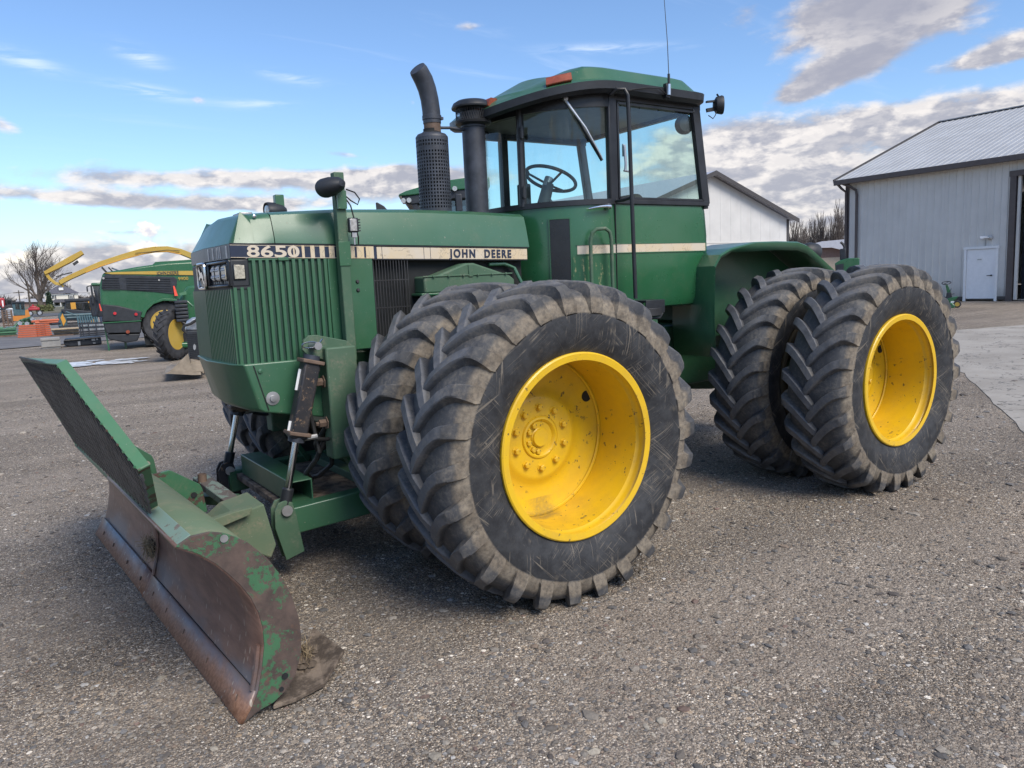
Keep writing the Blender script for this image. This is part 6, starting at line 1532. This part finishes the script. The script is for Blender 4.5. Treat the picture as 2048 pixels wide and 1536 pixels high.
# ---------------------------------------------------------------- clutter on the left
def pallet_stack(X0, Y0, wpx, n, label, dist):
    B = Bg(X0, dist=dist); r = B.thing('pallet_stack', label, 'pallets', 'stacked wooden pallets by the road')
    w_ = wpx*B.kx
    for k in range(n):
        z0 = .145*k; m = MB()
        for j in range(3): m.box((-w_/2+j*(w_-.1)/2, 0, z0+.022), (-w_/2+.1+j*(w_-.1)/2, 1.0, z0+.115))
        for j in range(5): m.box((-w_/2, j*.225, z0+.115), (w_/2, j*.225+.10, z0+.137))
        m.box((-w_/2, 0, z0), (w_/2, .1, z0+.02)); m.box((-w_/2, .9, z0), (w_/2, 1.0, z0+.02))
        m.build('pallet', M['wood_dark'], r, smooth=0)
    return B
pallet_stack(5, 0, 22, 9, 'tall stack of dark wooden pallets at the left edge', 60)
pallet_stack(33, 0, 22, 9, 'tall stack of dark wooden pallets beside the dark machine cab', 60)

B = Bg(29, Y0=674); r = B.thing('green_parts_bundle', 'bundle of green painted steel parts strapped on a pallet', 'bundle')
B.box('pallet', 10, 669, 48, 673, 0, 1.2, 'wood_dark')
for k, (a_, c_, d_, e_) in enumerate(((10, 655, 47, 660), (12, 660, 49, 665), (11, 665, 46, 669), (9, 653, 22, 662), (28, 653, 48, 657))): B.box('steel_section', a_, c_, d_, e_, .05*k, 1.1, 'green_pale' if k % 2 else 'green', bevel=.02)
B = Bg(82, Y0=674); r = B.thing('orange_rack_beams', 'stack of orange red pallet rack beams lying on the concrete', 'beams')
for row in range(6):
    for col in range(3):
        xo = (0, 4, 7)[col]*1.0; m = MB(); x0_, x1_ = B.x(50+row*1.0), B.x(84+col*14-row*-0.6); z0 = .02+row*.105
        if col == 0: m.bar((x0_, .2, z0+.05), (B.x(88), -.1-.05*row*0, z0+.05), .22, .085)
        elif col == 1: m.bar((B.x(88.5), -.1, z0+.05), (B.x(101), .3, z0+.05), .3, .085)
        else: m.bar((B.x(101.5), .2, z0+.05), (B.x(114-row*.9), .4, z0+.05), .3, .085)
        m.build('rack_beam', M['orange_red'], r, bevel=.012)
B = Bg(113, Y0=697); r = B.thing('concrete_block', 'grey concrete block standing at the edge of the concrete', 'block')
B.box('block_body', 93, 679, 132, 696.5, 0, .7, 'block_grey', bevel=.02); B.box('block_cap', 92, 674.5, 131, 679.5, -.03, .73, 'block_grey', bevel=.015); B.box('block_foot', 93, 691, 134, 692.2, -.04, .6, 'wood_grey')
B = Bg(180, Y0=691); r = B.thing('black_frame_pallet', 'long black steel attachment frame lying on the ground near the harvester', 'attachment')
B.poly('frame_body', [(138, 680), (142, 676), (213, 672), (214, 687), (150, 691.5), (139, 688)], 0, 1.0, 'navy_black', bevel=.03)
for a_, c_, d_, e_ in ((166, 681, 171, 689), (194, 675, 201, 680), (203, 674, 207, 679), (176, 677, 180, 678.5), (196, 684, 201, 686)): B.box('maker_plate', a_, c_, d_, e_, -.03, 0, 'zinc')
B.tube('frame_rail', [(140, 679, -.05), (180, 676, -.05), (213, 673.5, -.05)], .03, 'dark_steel')
B = Bg(195, Y0=676); r = B.thing('steel_frame_stack', 'heap of dark steel frames and grey tubes stacked behind the black attachment', 'frames')
for k in range(7):
    m = MB(); m.bar(B.p(172, 671-k*4.2, .05*k), B.p(222+2*k, 668-k*3.9, .2+.05*k), .14, .07); m.build('steel_frame', M['silver' if k in (3, 5) else 'navy_black'], r)
for X in (173, 178, 190, 205): B.box('upright', X, 643, X+2.4, 674, -.02, .1, 'navy_black')
B = Bg(140, Y0=672); r = B.thing('lumber_bundle', 'bundle of pale lumber behind the orange beams', 'lumber')
for k in range(5): B.box('board', 116+k*1.5, 655+k*3, 172, 657.6+k*3, .1*k, .9, 'wood_tan' if k % 2 == 0 else 'wood_grey', bevel=.01)
B.box('dunnage', 113, 668, 160, 672, 0, .8, 'wood_dark')
# red and orange implement bars lying about
B = Bg(110, dist=52); r = B.thing('orange_implement', 'low orange implement frame lying before the skid loader', 'implement')
for a_, c_, d_, e_, mt in ((86, 643, 132, 645, 'orange_red'), (95, 639, 134, 641, 'orange_red'), (92, 646, 120, 649, 'navy_black'), (118, 644, 136, 650, 'navy_black'), (97, 634, 99, 644, 'silver'), (80, 640, 98, 643, 'orange_red')): B.tube('implement_bar', [(a_, (c_+e_)/2, 0), (d_, (c_+e_)/2-1.2, .3)], .07, mt)
B = Bg(62, dist=56); r = B.thing('green_implement', 'green folding implement with slanted arms between the pallets', 'implement')
for q in (((44, 652), (58, 640)), ((58, 640), (80, 634)), ((52, 648), (78, 640)), ((60, 650), (82, 645)), ((66, 636), (72, 651)), ((76, 634), (80, 648))): B.tube('implement_bar', [(q[0][0], q[0][1], 0), (q[1][0], q[1][1], .3)], .08, 'green')
for X, Y in ((82, 637), (85, 640), (56, 645), (70, 646)): B.disc('hub', X, Y, .12, -.1, .1, 'silver')

# track loader
B = Bg(172, dist=54); r = B.thing('skid_loader', 'black and yellow skid loader with enclosed cab left of the harvester', 'loader')
B.poly('cab_frame', [(142, 632), (150, 607), (154, 601), (198, 602), (206, 625), (206, 640), (142, 640)], 0, 1.6, 'navy_black', bevel=.05)
B.box('cab_roof', 150, 596, 201, 602, -.05, 1.7, 'navy_black', bevel=.04)
for a_, c_, d_, e_ in ((152, 605, 160, 618), (172, 605, 184, 619), (186, 605, 199, 619)): B.box('cab_window', a_, c_, d_, e_, -.03, .02, 'dark_glass')
B.box('cab_panel', 161, 604, 171, 617, -.05, .1, 'loader_yellow'); B.poly('engine_cover', [(196, 602), (203, 600), (204, 624), (200, 622)], -.02, 1.5, 'loader_yellow')
B.poly('lift_arm', [(140, 618), (150, 616), (222, 624), (222, 632), (206, 634), (150, 628)], -.25, -.05, 'navy_black', bevel=.03)
B.poly('tail_panel', [(132, 652), (134, 628), (142, 620), (150, 618), (150, 650)], -.1, 1.6, 'blue_steel', bevel=.05); B.poly('side_stripe', [(138, 634), (143, 625), (148, 640), (142, 650)], -.16, -.1, 'loader_yellow')
B.poly('side_body', [(196, 642), (206, 632), (214, 645), (205, 645)], -.12, 1.4, 'loader_yellow'); B.box('track', 133, 644, 214, 660, -.1, .4, 'hose_tyre', bevel=.12); B.box('track', 133, 644, 214, 660, 1.3, 1.8, 'hose_tyre', bevel=.12)

B = Bg(180, dist=47); r = B.thing('bale_fork', 'blue grey grapple fork with upright tines before the skid loader', 'fork')
B.tube('top_rail', [(145, 629, 0), (215, 627, .3)], .07, 'blue_steel'); B.tube('top_rail', [(150, 634, 0), (212, 632, .3)], .06, 'blue_steel')
for k in range(9): B.tube('tine', [(171+k*4.7, 630, .1), (173+k*4.9, 656, -.1)], .045, 'blue_steel')
B.tube('brace', [(150, 622, 0), (172, 631, .1)], .05, 'blue_steel')

# dark machine cab, orange cone-shaped guard, red machines at the far left
B = Bg(58, dist=66); r = B.thing('dark_machine_cab', 'dark machine cab standing behind the pallet stack', 'machine')
B.box('cab', 46, 604, 70, 630, 0, 1.4, 'blue_steel', bevel=.04); B.box('roof', 45, 602, 71, 605, -.1, 1.5, 'navy_black'); B.box('window', 52, 606, 60, 617, -.04, .02, 'dark_glass'); B.box('window', 63, 606, 69, 617, -.04, .02, 'dark_glass'); B.box('skirt', 44, 630, 72, 640, 0, 1.4, 'orange_paint')
B = Bg(73, dist=60); r = B.thing('orange_hopper', 'orange tapered hopper beside the dark machine cab', 'hopper'); B.poly('hopper', [(68, 634), (70, 619), (76, 618), (79, 634)], 0, .7, 'orange_paint')
B = Bg(22, dist=84); r = B.thing('red_harvest_machine', 'big red farm machine at the left edge of the yard', 'machine')
B.box('body', 6, 595, 32, 612, 0, 2.2, 'red_paint', bevel=.1); B.box('hopper', 8, 597, 20, 601, -.05, 2.3, 'red_paint'); B.box('cab', 33, 597, 46, 612, .2, 1.8, 'navy_black', bevel=.08); B.box('window', 35, 599, 44, 606, .15, .22, 'dark_glass'); B.box('header', 4, 612, 48, 620, -.4, .2, 'red_paint'); B.box('ladder', 26, 600, 29, 612, -.1, .0, 'white_paint')
for X in (12, 40): small_wheel(r, (B.x(X), -.2, .8), .8, .5, 12, rimmat='silver')
B = Bg(12, dist=62); r = B.thing('black_loader_arm', 'black loader boom reaching across the red machine', 'loader')
B.poly('boom', [(0, 602), (14, 601), (20, 606), (30, 622), (26, 626), (14, 610), (0, 608)], 0, .3, 'navy_black', bevel=.03); B.poly('boom_stripe', [(14, 610), (17, 609), (22, 616), (19, 617)], -.03, .0, 'white_paint'); B.box('chassis', -20, 612, 20, 632, .3, 1.5, 'navy_black', bevel=.05)
B = Bg(88, dist=110); r = B.thing('red_mower_deck', 'low red mowing implement at the roadside', 'implement')
B.box('deck', 76, 614, 99, 620, 0, 1.6, 'red_paint', bevel=.1); B.box('guard', 80, 611, 94, 615, .2, 1.4, 'red_paint', bevel=.1); B.tube('mast', [(85, 614, .4), (87, 608, .4)], .12, 'red_paint'); small_wheel(r, (B.x(98), -.1, .35), .35, .3, 10, rimmat='silver'); small_wheel(r, (B.x(79), -.1, .35), .35, .3, 10, rimmat='silver')
# loader mast with mirror left of the harvester
B = Bg(212, dist=40); r = B.thing('tractor_with_loader', 'dark green tractor with loader and mirror arms behind the harvester tail', 'tractor')
B.box('cab_post', 204, 570, 208, 606, 0, .2, 'navy_black'); B.box('mirror', 196, 573, 199, 583, -.1, 0, 'navy_black', bevel=.02); B.tube('mirror_arm', [(197, 573, 0), (204, 571, 0), (215, 568, .1)], .025, 'navy_black')
B.poly('cab', [(209, 572), (224, 566), (228, 600), (212, 604)], .2, 1.5, 'dark_glass'); B.box('cab_roof', 206, 565, 232, 571, .0, 1.7, 'green', bevel=.05); B.poly('hood', [(198, 600), (206, 590), (222, 604), (222, 632), (200, 632)], .1, 1.2, 'navy_black', bevel=.04)
B.tube('loader_arm', [(212, 580, -.1), (218, 604, -.1), (208, 630, -.1)], .06, 'navy_black'); B.disc('lamp', 200, 586, .06, 0, .04, 'lens')

# person in a tan jacket behind the loader arms
def person():
    B = Bg(213, dist=49.0); r = B.thing('person', 'person in tan jacket and dark cap standing behind the loader arms', 'person')
    J = {'pel': (0, 0, .95), 'bel': (0, 0, 1.12), 'chest': (0, .01, 1.36), 'neck': (0, .0, 1.50), 'head0': (0, -.01, 1.58), 'head1': (0, -.015, 1.68), 'head2': (0, -.01, 1.74),
         'hipL': (-.10, 0, .92), 'kneeL': (-.11, -.02, .50), 'ankL': (-.11, .02, .08), 'toeL': (-.12, -.14, .03), 'hipR': (.10, 0, .92), 'kneeR': (.12, -.03, .50), 'ankR': (.12, .01, .08), 'toeR': (.14, -.15, .03),
         'shL': (-.18, .01, 1.43), 'elL': (-.27, -.02, 1.17), 'wrL': (-.22, -.20, 1.02), 'haL': (-.20, -.27, .99), 'shR': (.18, .01, 1.43), 'elR': (.27, -.02, 1.17), 'wrR': (.20, -.20, 1.02), 'haR': (.17, -.27, .99)}
    Rd = {'pel': .15, 'bel': .145, 'chest': .165, 'neck': .065, 'head0': .075, 'head1': .095, 'head2': .07, 'hipL': .095, 'kneeL': .065, 'ankL': .045, 'toeL': .04, 'hipR': .095, 'kneeR': .065, 'ankR': .045, 'toeR': .04, 'shL': .075, 'elL': .055, 'wrL': .04, 'haL': .035, 'shR': .075, 'elR': .055, 'wrR': .04, 'haR': .035}
    E_ = [('pel', 'bel'), ('bel', 'chest'), ('chest', 'neck'), ('neck', 'head0'), ('head0', 'head1'), ('head1', 'head2'), ('pel', 'hipL'), ('hipL', 'kneeL'), ('kneeL', 'ankL'), ('ankL', 'toeL'), ('pel', 'hipR'), ('hipR', 'kneeR'), ('kneeR', 'ankR'), ('ankR', 'toeR'), ('chest', 'shL'), ('shL', 'elL'), ('elL', 'wrL'), ('wrL', 'haL'), ('chest', 'shR'), ('shR', 'elR'), ('elR', 'wrR'), ('wrR', 'haR')]
    K_ = list(J); me = bpy.data.meshes.new('body'); me.from_pydata([J[k] for k in K_], [(K_.index(a), K_.index(c)) for a, c in E_], [])
    o = bpy.data.objects.new('body', me); COL.objects.link(o); o.parent = r
    o.modifiers.new('skin', 'SKIN'); sv = me.skin_vertices[0].data
    for i, k in enumerate(K_): sv[i].radius = (Rd[k], Rd[k]*(.75 if k in ('chest', 'bel', 'pel') else 1))
    sv[0].use_root = True
    o.modifiers.new('sub', 'SUBSURF').levels = 2; o.modifiers['sub'].render_levels = 2
    me.materials.append(M['person_clothes'])
    m = MB(); m.lathe([(.105, 0), (.108, .03), (.09, .08), (.04, .105), (0, .108)], (0, -.012, 1.70), (0, 0, 1), 18); m.box((-.07, -.20, 1.70), (.07, -.08, 1.715)); m.build('cap', M['cap_dark'], r)
    m = MB(); m.prism([(-.012, -.115, 1.655), (.012, -.115, 1.655), (.018, -.105, 1.62), (-.018, -.105, 1.62)], (0, .03, 0)); m.build('nose', M['skin'], r, bevel=.006)
    for s_ in (-1, 1):
        m = MB(); m.lathe([(0, -.012), (.011, 0), (0, .012)], (s_*.035, -.102, 1.672), (0, 1, 0), 8); m.build('eye', M['cap_dark'], r)
        m = MB(); m.lathe([(0, -.03), (.016, 0), (0, .03)], (s_*.098, 0, 1.65), (0, 0, 1), 8); m.build('ear', M['skin'], r)
def clothes_mat():
    m, N, b = newmat('person_clothes'); o = N.node('ShaderNodeTexCoord').outputs['Object']; x, y, z = N.xyz(o)
    c = N.mix(N.m('GREATER_THAN', z, .97), (.045, .06, .10), (.40, .31, .235))
    c = N.mix(N.m('GREATER_THAN', z, 1.515), c, (.50, .30, .22)); c = N.mix(N.m('LESS_THAN', z, .10), c, (.05, .04, .03))
    hand = N.m('MULTIPLY', N.m('LESS_THAN', y, -.19), N.m('MULTIPLY', N.m('GREATER_THAN', z, .8), N.m('LESS_THAN', z, 1.1)))
    N.set(b, 'Base Color', N.mix(hand, c, (.50, .30, .22))); N.set(b, 'Roughness', .85)
clothes_mat(); person()

# ---------------------------------------------------------------- house, far buildings, poles
B = Bg(145, dist=250); hs = B.thing('farm_house', 'cream two storey house with grey hip roof and dark shutters', 'house')
B.box('wall', 113, 588, 178, 622, 0, 9, 'house_wall')
m = MB(); e0, e1 = B.p(109.5, 588, -.6), B.p(181.5, 586, -.6); zt_ = B.z(569, 145); d_ = 10.2
rr_ = [(e0[0], -.6, e0[2]), (e1[0], -.6, e0[2]), (e1[0], 9.6, e0[2]), (e0[0], 9.6, e0[2]), (B.x(142), 3.5, zt_), (B.x(150), 3.5, zt_)]
m.add(rr_, [(0, 1, 5, 4), (1, 2, 5), (2, 3, 4, 5), (3, 0, 4), (3, 2, 1, 0)]); rfh = m.build('roof', M['shingle'], hs, smooth=0)
m = MB(); a_ = B.p(141.5, 580, .3); c_ = B.p(150.5, 574.5, .3); m.box((a_[0], .3, a_[2]), (c_[0], 2.0, c_[2])); m.build('dormer', M['house_white'], rfh)
for X in (125, 161):
    wn = B.box('window', X, 589.5, X+7, 597, -.06, .02, 'house_white'); B.box('pane', X+1, 590.3, X+3.2, 596.3, -.10, -.05, 'dark_glass', wn); B.box('pane', X+3.8, 590.3, X+6, 596.3, -.10, -.05, 'dark_glass', wn)
    B.box('shutter', X-2.4, 589.3, X-.3, 597.2, -.08, .02, 'navy_black'); B.box('shutter', X+7.3, 589.3, X+9.4, 597.2, -.08, .02, 'navy_black')
B.box('eave_trim', 112.5, 587.4, 178.5, 589.2, -.1, 9.1, 'house_white')
pr_ = B.poly('porch_roof', [(124, 602), (132, 597.5), (172, 596.5), (180, 601), (180, 603), (124, 604)], -2.6, .1, 'shingle')
for X in (127, 141, 156, 168, 178): B.box('porch_post', X, 603, X+1.6, 622, -2.5, -2.2, 'house_white')
B.box('porch_rail', 126, 612, 142, 614, -2.45, -2.3, 'house_white'); B.box('window', 131, 604, 138, 609.5, -.06, .02, 'dark_glass'); B.box('window', 146, 604, 153, 615, -.06, .02, 'dark_glass')
B = Bg(120, dist=200); cf = B.thing('conifer_bush', 'cone shaped dark evergreen bush beside the cream house', 'bush')
rng = random.Random(2); m = MB(); hgt = 32*B.kz; wd_ = 7.5*B.kx
for k in range(1500):
    t = rng.random()**.8; zz = hgt*(1-t)*.98; rad = wd_*(t**.8)*rng.uniform(.55, 1.05)+.05; a_ = rng.uniform(0, 6.28); c_ = Vector((rad*math.cos(a_), rad*math.sin(a_), zz)); s_ = .16
    v_ = [c_+Vector((rng.gauss(0, s_), rng.gauss(0, s_), rng.gauss(0, s_*1.5))) for _ in range(3)]; m.add(v_, [(0, 1, 2)])
m.build('foliage', M['conifer'], cf, smooth=0, recalc=False); m = MB(); m.lathe([(wd_*.85, .0), (wd_*.7, hgt*.3), (wd_*.4, hgt*.65), (.03, hgt*.97)], n=12); m.build('core', M['conifer'], cf)
B = Bg(90, dist=330); fb = B.thing('far_shed', 'long low blue grey shed beyond the road', 'shed'); B.box('wall', 55, 603, 118, 614, 0, 12, 'brown_wall'); B.poly('roof', [(53, 603.5), (58, 597), (116, 596), (120, 602.5)], -.8, 12, 'grey_roof')
B = Bg(5, dist=120); fb = B.thing('tan_building', 'tan building with flat gable at the left edge', 'building'); B.poly('wall', [(-30, 622), (-30, 583), (5, 583.5), (5, 588), (24, 595), (24, 622)], 0, 9, 'tan_wall'); B.box('parapet', -30, 582, 6, 585, -.2, 9, 'wood_dark')
B = Bg(100, dist=150); hd = B.thing('road_verge_hedge', 'low strip of pale hedge and grass along the road', 'hedge'); 
m = MB(); rng = random.Random(5)
for k in range(1400):
    x_ = B.x(rng.uniform(92, 124)); c_ = Vector((x_, rng.uniform(0, 1.5), rng.uniform(0, .9))); v_ = [c_+Vector((rng.gauss(0, .12), rng.gauss(0, .1), rng.gauss(0, .22))) for _ in range(3)]; m.add(v_, [(0, 1, 2)])
m.build('foliage', M['hedge_grass'], hd, smooth=0, recalc=False)
def pole(X, Yt, dist, label, arm=True):
    B = Bg(X, dist=dist); r = B.thing('utility_pole', label, 'pole', 'utility poles along the road'); zt = B.z(Yt)
    m = MB(); m.tube([(0, 0, 0), (0, 0, zt)], [.17, .11], 8); m.build('mast', M['bark'], r)
    if arm: m = MB(); m.box((-1.2, -.08, zt-.7), (1.2, .08, zt-.5)); m.build('cross_arm', M['bark'], r)
    return Vector(B.loc)+Vector((0, 0, zt-.4))
p1 = pole(62, 580, 235, 'short utility pole left of the bare tree', True); p2 = pole(81, 562, 150, 'tall utility pole just left of the tree trunk', False)
def wire(p, q, sag, label):
    m = MB(); m.tube([p.lerp(q, t/16)-Vector((0, 0, sag*4*(t/16)*(1-t/16))) for t in range(17)], .035, 4); o = m.build('power_line', M['hose_rubber'], smooth=0); tag(o, label, 'wire')
BL, BR = Bg(-200, dist=235), Bg(330, dist=235)
wire(Vector(BL.loc)+Vector((0, 0, BL.z(592)-1)), p1, .8, 'overhead power line left of the utility pole'); wire(p1, Vector(BR.loc)+Vector((0, 0, BR.z(568))), 1.2, 'overhead power line passing behind the cream house')

# ---------------------------------------------------------------- bare trees
def bare_tree(seed, H, spread=.5, lv=6, kids=(4, 3, 3, 3, 2, 2), r0=.028, up=.55, trunk=.16, sides=4, ratio=(.60, .78), first=None):
    rng = random.Random(seed); T_, C_ = MB(), MB()
    def grow(p, d, L, r, k):
        n = 4 if k < 2 else 3; pts = [p]; q = p.copy(); dd = d.copy()
        for i in range(n):
            dd = (dd+Vector((rng.gauss(0, .09), rng.gauss(0, .09), rng.gauss(0, .05)+.05*up))).normalized(); q = q+dd*(L/n); pts.append(q.copy())
        rs = [r*(1-.45*i/n) for i in range(n+1)]
        (T_ if k == 0 else C_).tube(pts, rs, 8 if k == 0 else (5 if k < 3 else 3), cap=False)
        if k >= lv: return
        m = kids[min(k, len(kids)-1)]
        for j in range(m):
            f = 1.0 if (j == 0) else rng.uniform(.35, .98)
            i = min(n-1, int(f*n)); base = pts[i].lerp(pts[i+1], f*n-i) if f < 1 else pts[-1]
            a = rng.uniform(0, 6.283); side = dd.orthogonal().normalized(); side.rotate(Matrix.Rotation(a, 3, dd)) if False else None
            s1 = dd.orthogonal().normalized(); s2 = dd.cross(s1); lat = s1*math.cos(a)+s2*math.sin(a)
            nd = (dd+lat*spread*rng.uniform(.5, 1.15)*(.45 if j == 0 else 1)+Vector((0, 0, up*.35))).normalized()
            grow(base, nd, L*rng.uniform(*ratio), max(r*(.66 if j == 0 else .46)*rng.uniform(.85, 1.1), .009*H/20+.003), k+1)
    L0_ = H*trunk
    grow(Vector((0, 0, 0)), Vector((0, 0, 1)), L0_, H*r0, 0)
    zmax = max(v[2] for v in C_.v); s = H/zmax
    for Q in (T_, C_): Q.v = [(x*s, y*s, z*s) for x, y, z in Q.v]
    return T_, C_
def plant_tree(name, label, loc, seed, H, group=None, rz=0, meshes=None, mat='twig', **kw):
    t = thing(name, label, 'tree', loc, rz, group)
    if meshes is None:
        a_, c_ = bare_tree(seed, H, **kw); meshes = (a_.mesh('trunk', M['bark'], 60, recalc=False), c_.mesh('crown', M[mat], 0, recalc=False))
    put('trunk', meshes[0], t); put('crown', meshes[1], t); return meshes, t
B = Bg(101, dist=172)
plant_tree('bare_tree', 'big leafless shade tree with rounded crown left of the house', B.loc, 21, B.z(478), spread=.66, lv=6, kids=(9, 3, 3, 3, 3, 2), r0=.022, up=.30, trunk=.16, ratio=(.66, .84))
B = Bg(128, dist=290); ms, _ = plant_tree('bare_tree', 'small leafless tree behind the left end of the house roof', B.loc, 5, B.z(560), spread=.7, lv=5, kids=(4, 3, 3, 3, 2), mat='twig_far')
B = Bg(166, dist=300); plant_tree('bare_tree', 'small leafless tree behind the right end of the house roof', B.loc, 6, B.z(563), meshes=ms)
# tree line beyond the white barn
pool = [bare_tree(s, 17, spread=.42, lv=5, kids=(9, 4, 3, 3, 2), up=.8, trunk=.30, r0=.016, ratio=(.5, .66)) for s in (31, 32, 33, 34)]
pool = [(a_.mesh('trunk', M['bark'], 60, recalc=False), c_.mesh('crown', M['twig_far'], 0, recalc=False)) for a_, c_ in pool]
names_ = []
rng = random.Random(12)
tl_ = [(1583, 440), (1590, 430), (1601, 446), (1611, 442), (1620, 436), (1630, 425), (1640, 430), (1648, 424), (1657, 428), (1664, 418), (1672, 424), (1680, 398), (1688, 410), (1697, 405)]
words = ['leftmost', 'second', 'third', 'fourth', 'fifth', 'sixth', 'seventh', 'eighth', 'ninth', 'tenth', 'eleventh', 'twelfth', 'thirteenth', 'rightmost']
for k, (X, Yt) in enumerate(tl_):
    B = Bg(X, dist=190+rng.uniform(-12, 25)); s_ = B.z(Yt)/17
    _, t = plant_tree('bare_tree', 'bare tree beyond the white barn, %s in the tree line' % words[k], B.loc, 0, 0, 'tree line beyond the white barn', rng.uniform(0, 6.28), pool[k % 4])
    t.scale = (s_*.72, s_*.72, s_)
B = Bg(1640, dist=205); m = MB(); rng = random.Random(77)
for k in range(5200):
    X = rng.uniform(1570, 1705); c_ = Vector((B.x(X), rng.uniform(-6, 6), rng.uniform(0, 1)**1.3*8.5)); d_ = Vector((rng.gauss(0, .35), rng.gauss(0, .3), 1)).normalized()*rng.uniform(.5, 1.6)
    m.tube([c_, c_+d_], [.045, .02], 3, cap=False)
o = m.build('undergrowth', M['twig_far'], smooth=0, recalc=False); o.location = B.loc; o.rotation_euler = (0, 0, B.rz); tag(o, 'tangle of bare brush at the foot of the tree line', 'brush', kind='stuff')
# far wood on the horizon
def wood(X0, X1, dist, H, seed, label):
    rng = random.Random(seed); B = Bg((X0+X1)/2, dist=dist); m = MB(); n = int((X1-X0)*9)
    for k in range(n):
        X = rng.uniform(X0, X1); h = H*(.6+.4*math.sin(X*.05+seed)**2)*rng.uniform(.5, 1.0); c_ = Vector((B.x(X), rng.uniform(-10, 10), h*rng.uniform(0, .6))); m.tube([c_, c_+Vector((rng.gauss(0, 1.0), rng.gauss(0, 1), h*.45))], [.22, .05], 3, cap=False)
    o = m.build('far_wood', M['twig_far'], smooth=0, recalc=False); o.location = B.loc; o.rotation_euler = (0, 0, B.rz); tag(o, label, 'wood', kind='stuff')
wood(-80, 400, 520, 7, 3, 'low line of far bare woods on the left horizon'); wood(1380, 1600, 430, 9, 4, 'low line of far bare woods behind the white barn')

# low building and machine between fender and barn
B = Bg(1660, dist=66); r = B.thing('low_shed', 'low shed with pale metal roof beyond the rear fender', 'shed')
B.poly('roof', [(1600, 494), (1640, 484), (1712, 478), (1712, 502), (1690, 503), (1660, 496), (1612, 497)], 0, 12, 'roof_pale'); B.box('wall', 1622, 496, 1712, 515, .5, 11, 'brown_wall'); B.box('wall_base', 1622, 515, 1712, 560, .5, 11, 'tan_wall')
B = Bg(1686, dist=34); r = B.thing('utility_tractor', 'small green tractor with black exhaust half hidden by the barn corner', 'tractor')
B.poly('hood', [(1666, 527), (1676, 521), (1692, 517), (1715, 516), (1715, 545), (1668, 545)], 0, .9, 'green_body', bevel=.03); B.poly('grille', [(1668, 530), (1684, 527), (1684, 540), (1668, 540)], -.03, .0, 'navy_black'); B.tube('exhaust', [(1685, 520, .3), (1685, 494, .3), (1681, 488, .3), (1677, 485, .3)], .05, 'black_plastic'); B.box('air_cleaner', 1676, 498, 1688, 520, .2, .5, 'navy_black', bevel=.03)
small_wheel(r, (B.x(1690), -.1, .5), .5, .35, 14); small_wheel(r, (B.x(1720), .9, .6), .6, .4, 14)

# riding mower by the barn wall
B = Bg(1895, Y0=615); r = B.thing('riding_mower', 'small green riding mower with black steering wheel by the barn wall', 'mower')
P = []
for i in range(20):
    a_ = 2*math.pi*i/20; P.append(B.p(1886+9*math.cos(a_), 565.5-2.6*math.sin(a_)-.9*math.cos(a_), .18*math.sin(a_)))
m = MB(); m.tube(P, .016, 6, closed=True); m.tube([P[3], P[13]], .012, 6); sw_ = m.build('steering_wheel', M['black_plastic'], r)
B.poly('steering_console', [(1884, 570), (1889, 569), (1898, 588), (1890, 592)], -.06, .06, 'green_body', bevel=.01); B.poly('dash', [(1887, 585), (1897, 584), (1899, 597), (1886, 600)], -.18, .18, 'navy_black', bevel=.02)
B.poly('hood', [(1880, 606), (1884, 598), (1896, 594), (1911, 591), (1906, 598), (1898, 602), (1888, 606)], -.22, .22, 'green_body', bevel=.02); B.tube('lever', [(1893, 586, -.1), (1896, 576, -.1)], .01, 'black_plastic'); B.tube('throttle', [(1897, 588, .1), (1903, 587, .1)], .012, 'black_plastic')
B.poly('mower_deck', [(1876, 612), (1884, 604), (1900, 604), (1906, 610), (1900, 616), (1880, 616)], -.45, .4, 'green_body', bevel=.03); B.box('chute', 1896, 601, 1903, 604, -.3, -.1, 'white_paint')
for X, Y_, rr_ in ((1909, -.3, .13), (1909, .3, .13), (1882, -.35, .17), (1882, .35, .17)): small_wheel(r, (B.x(X), Y_, rr_), rr_, .14, 10)
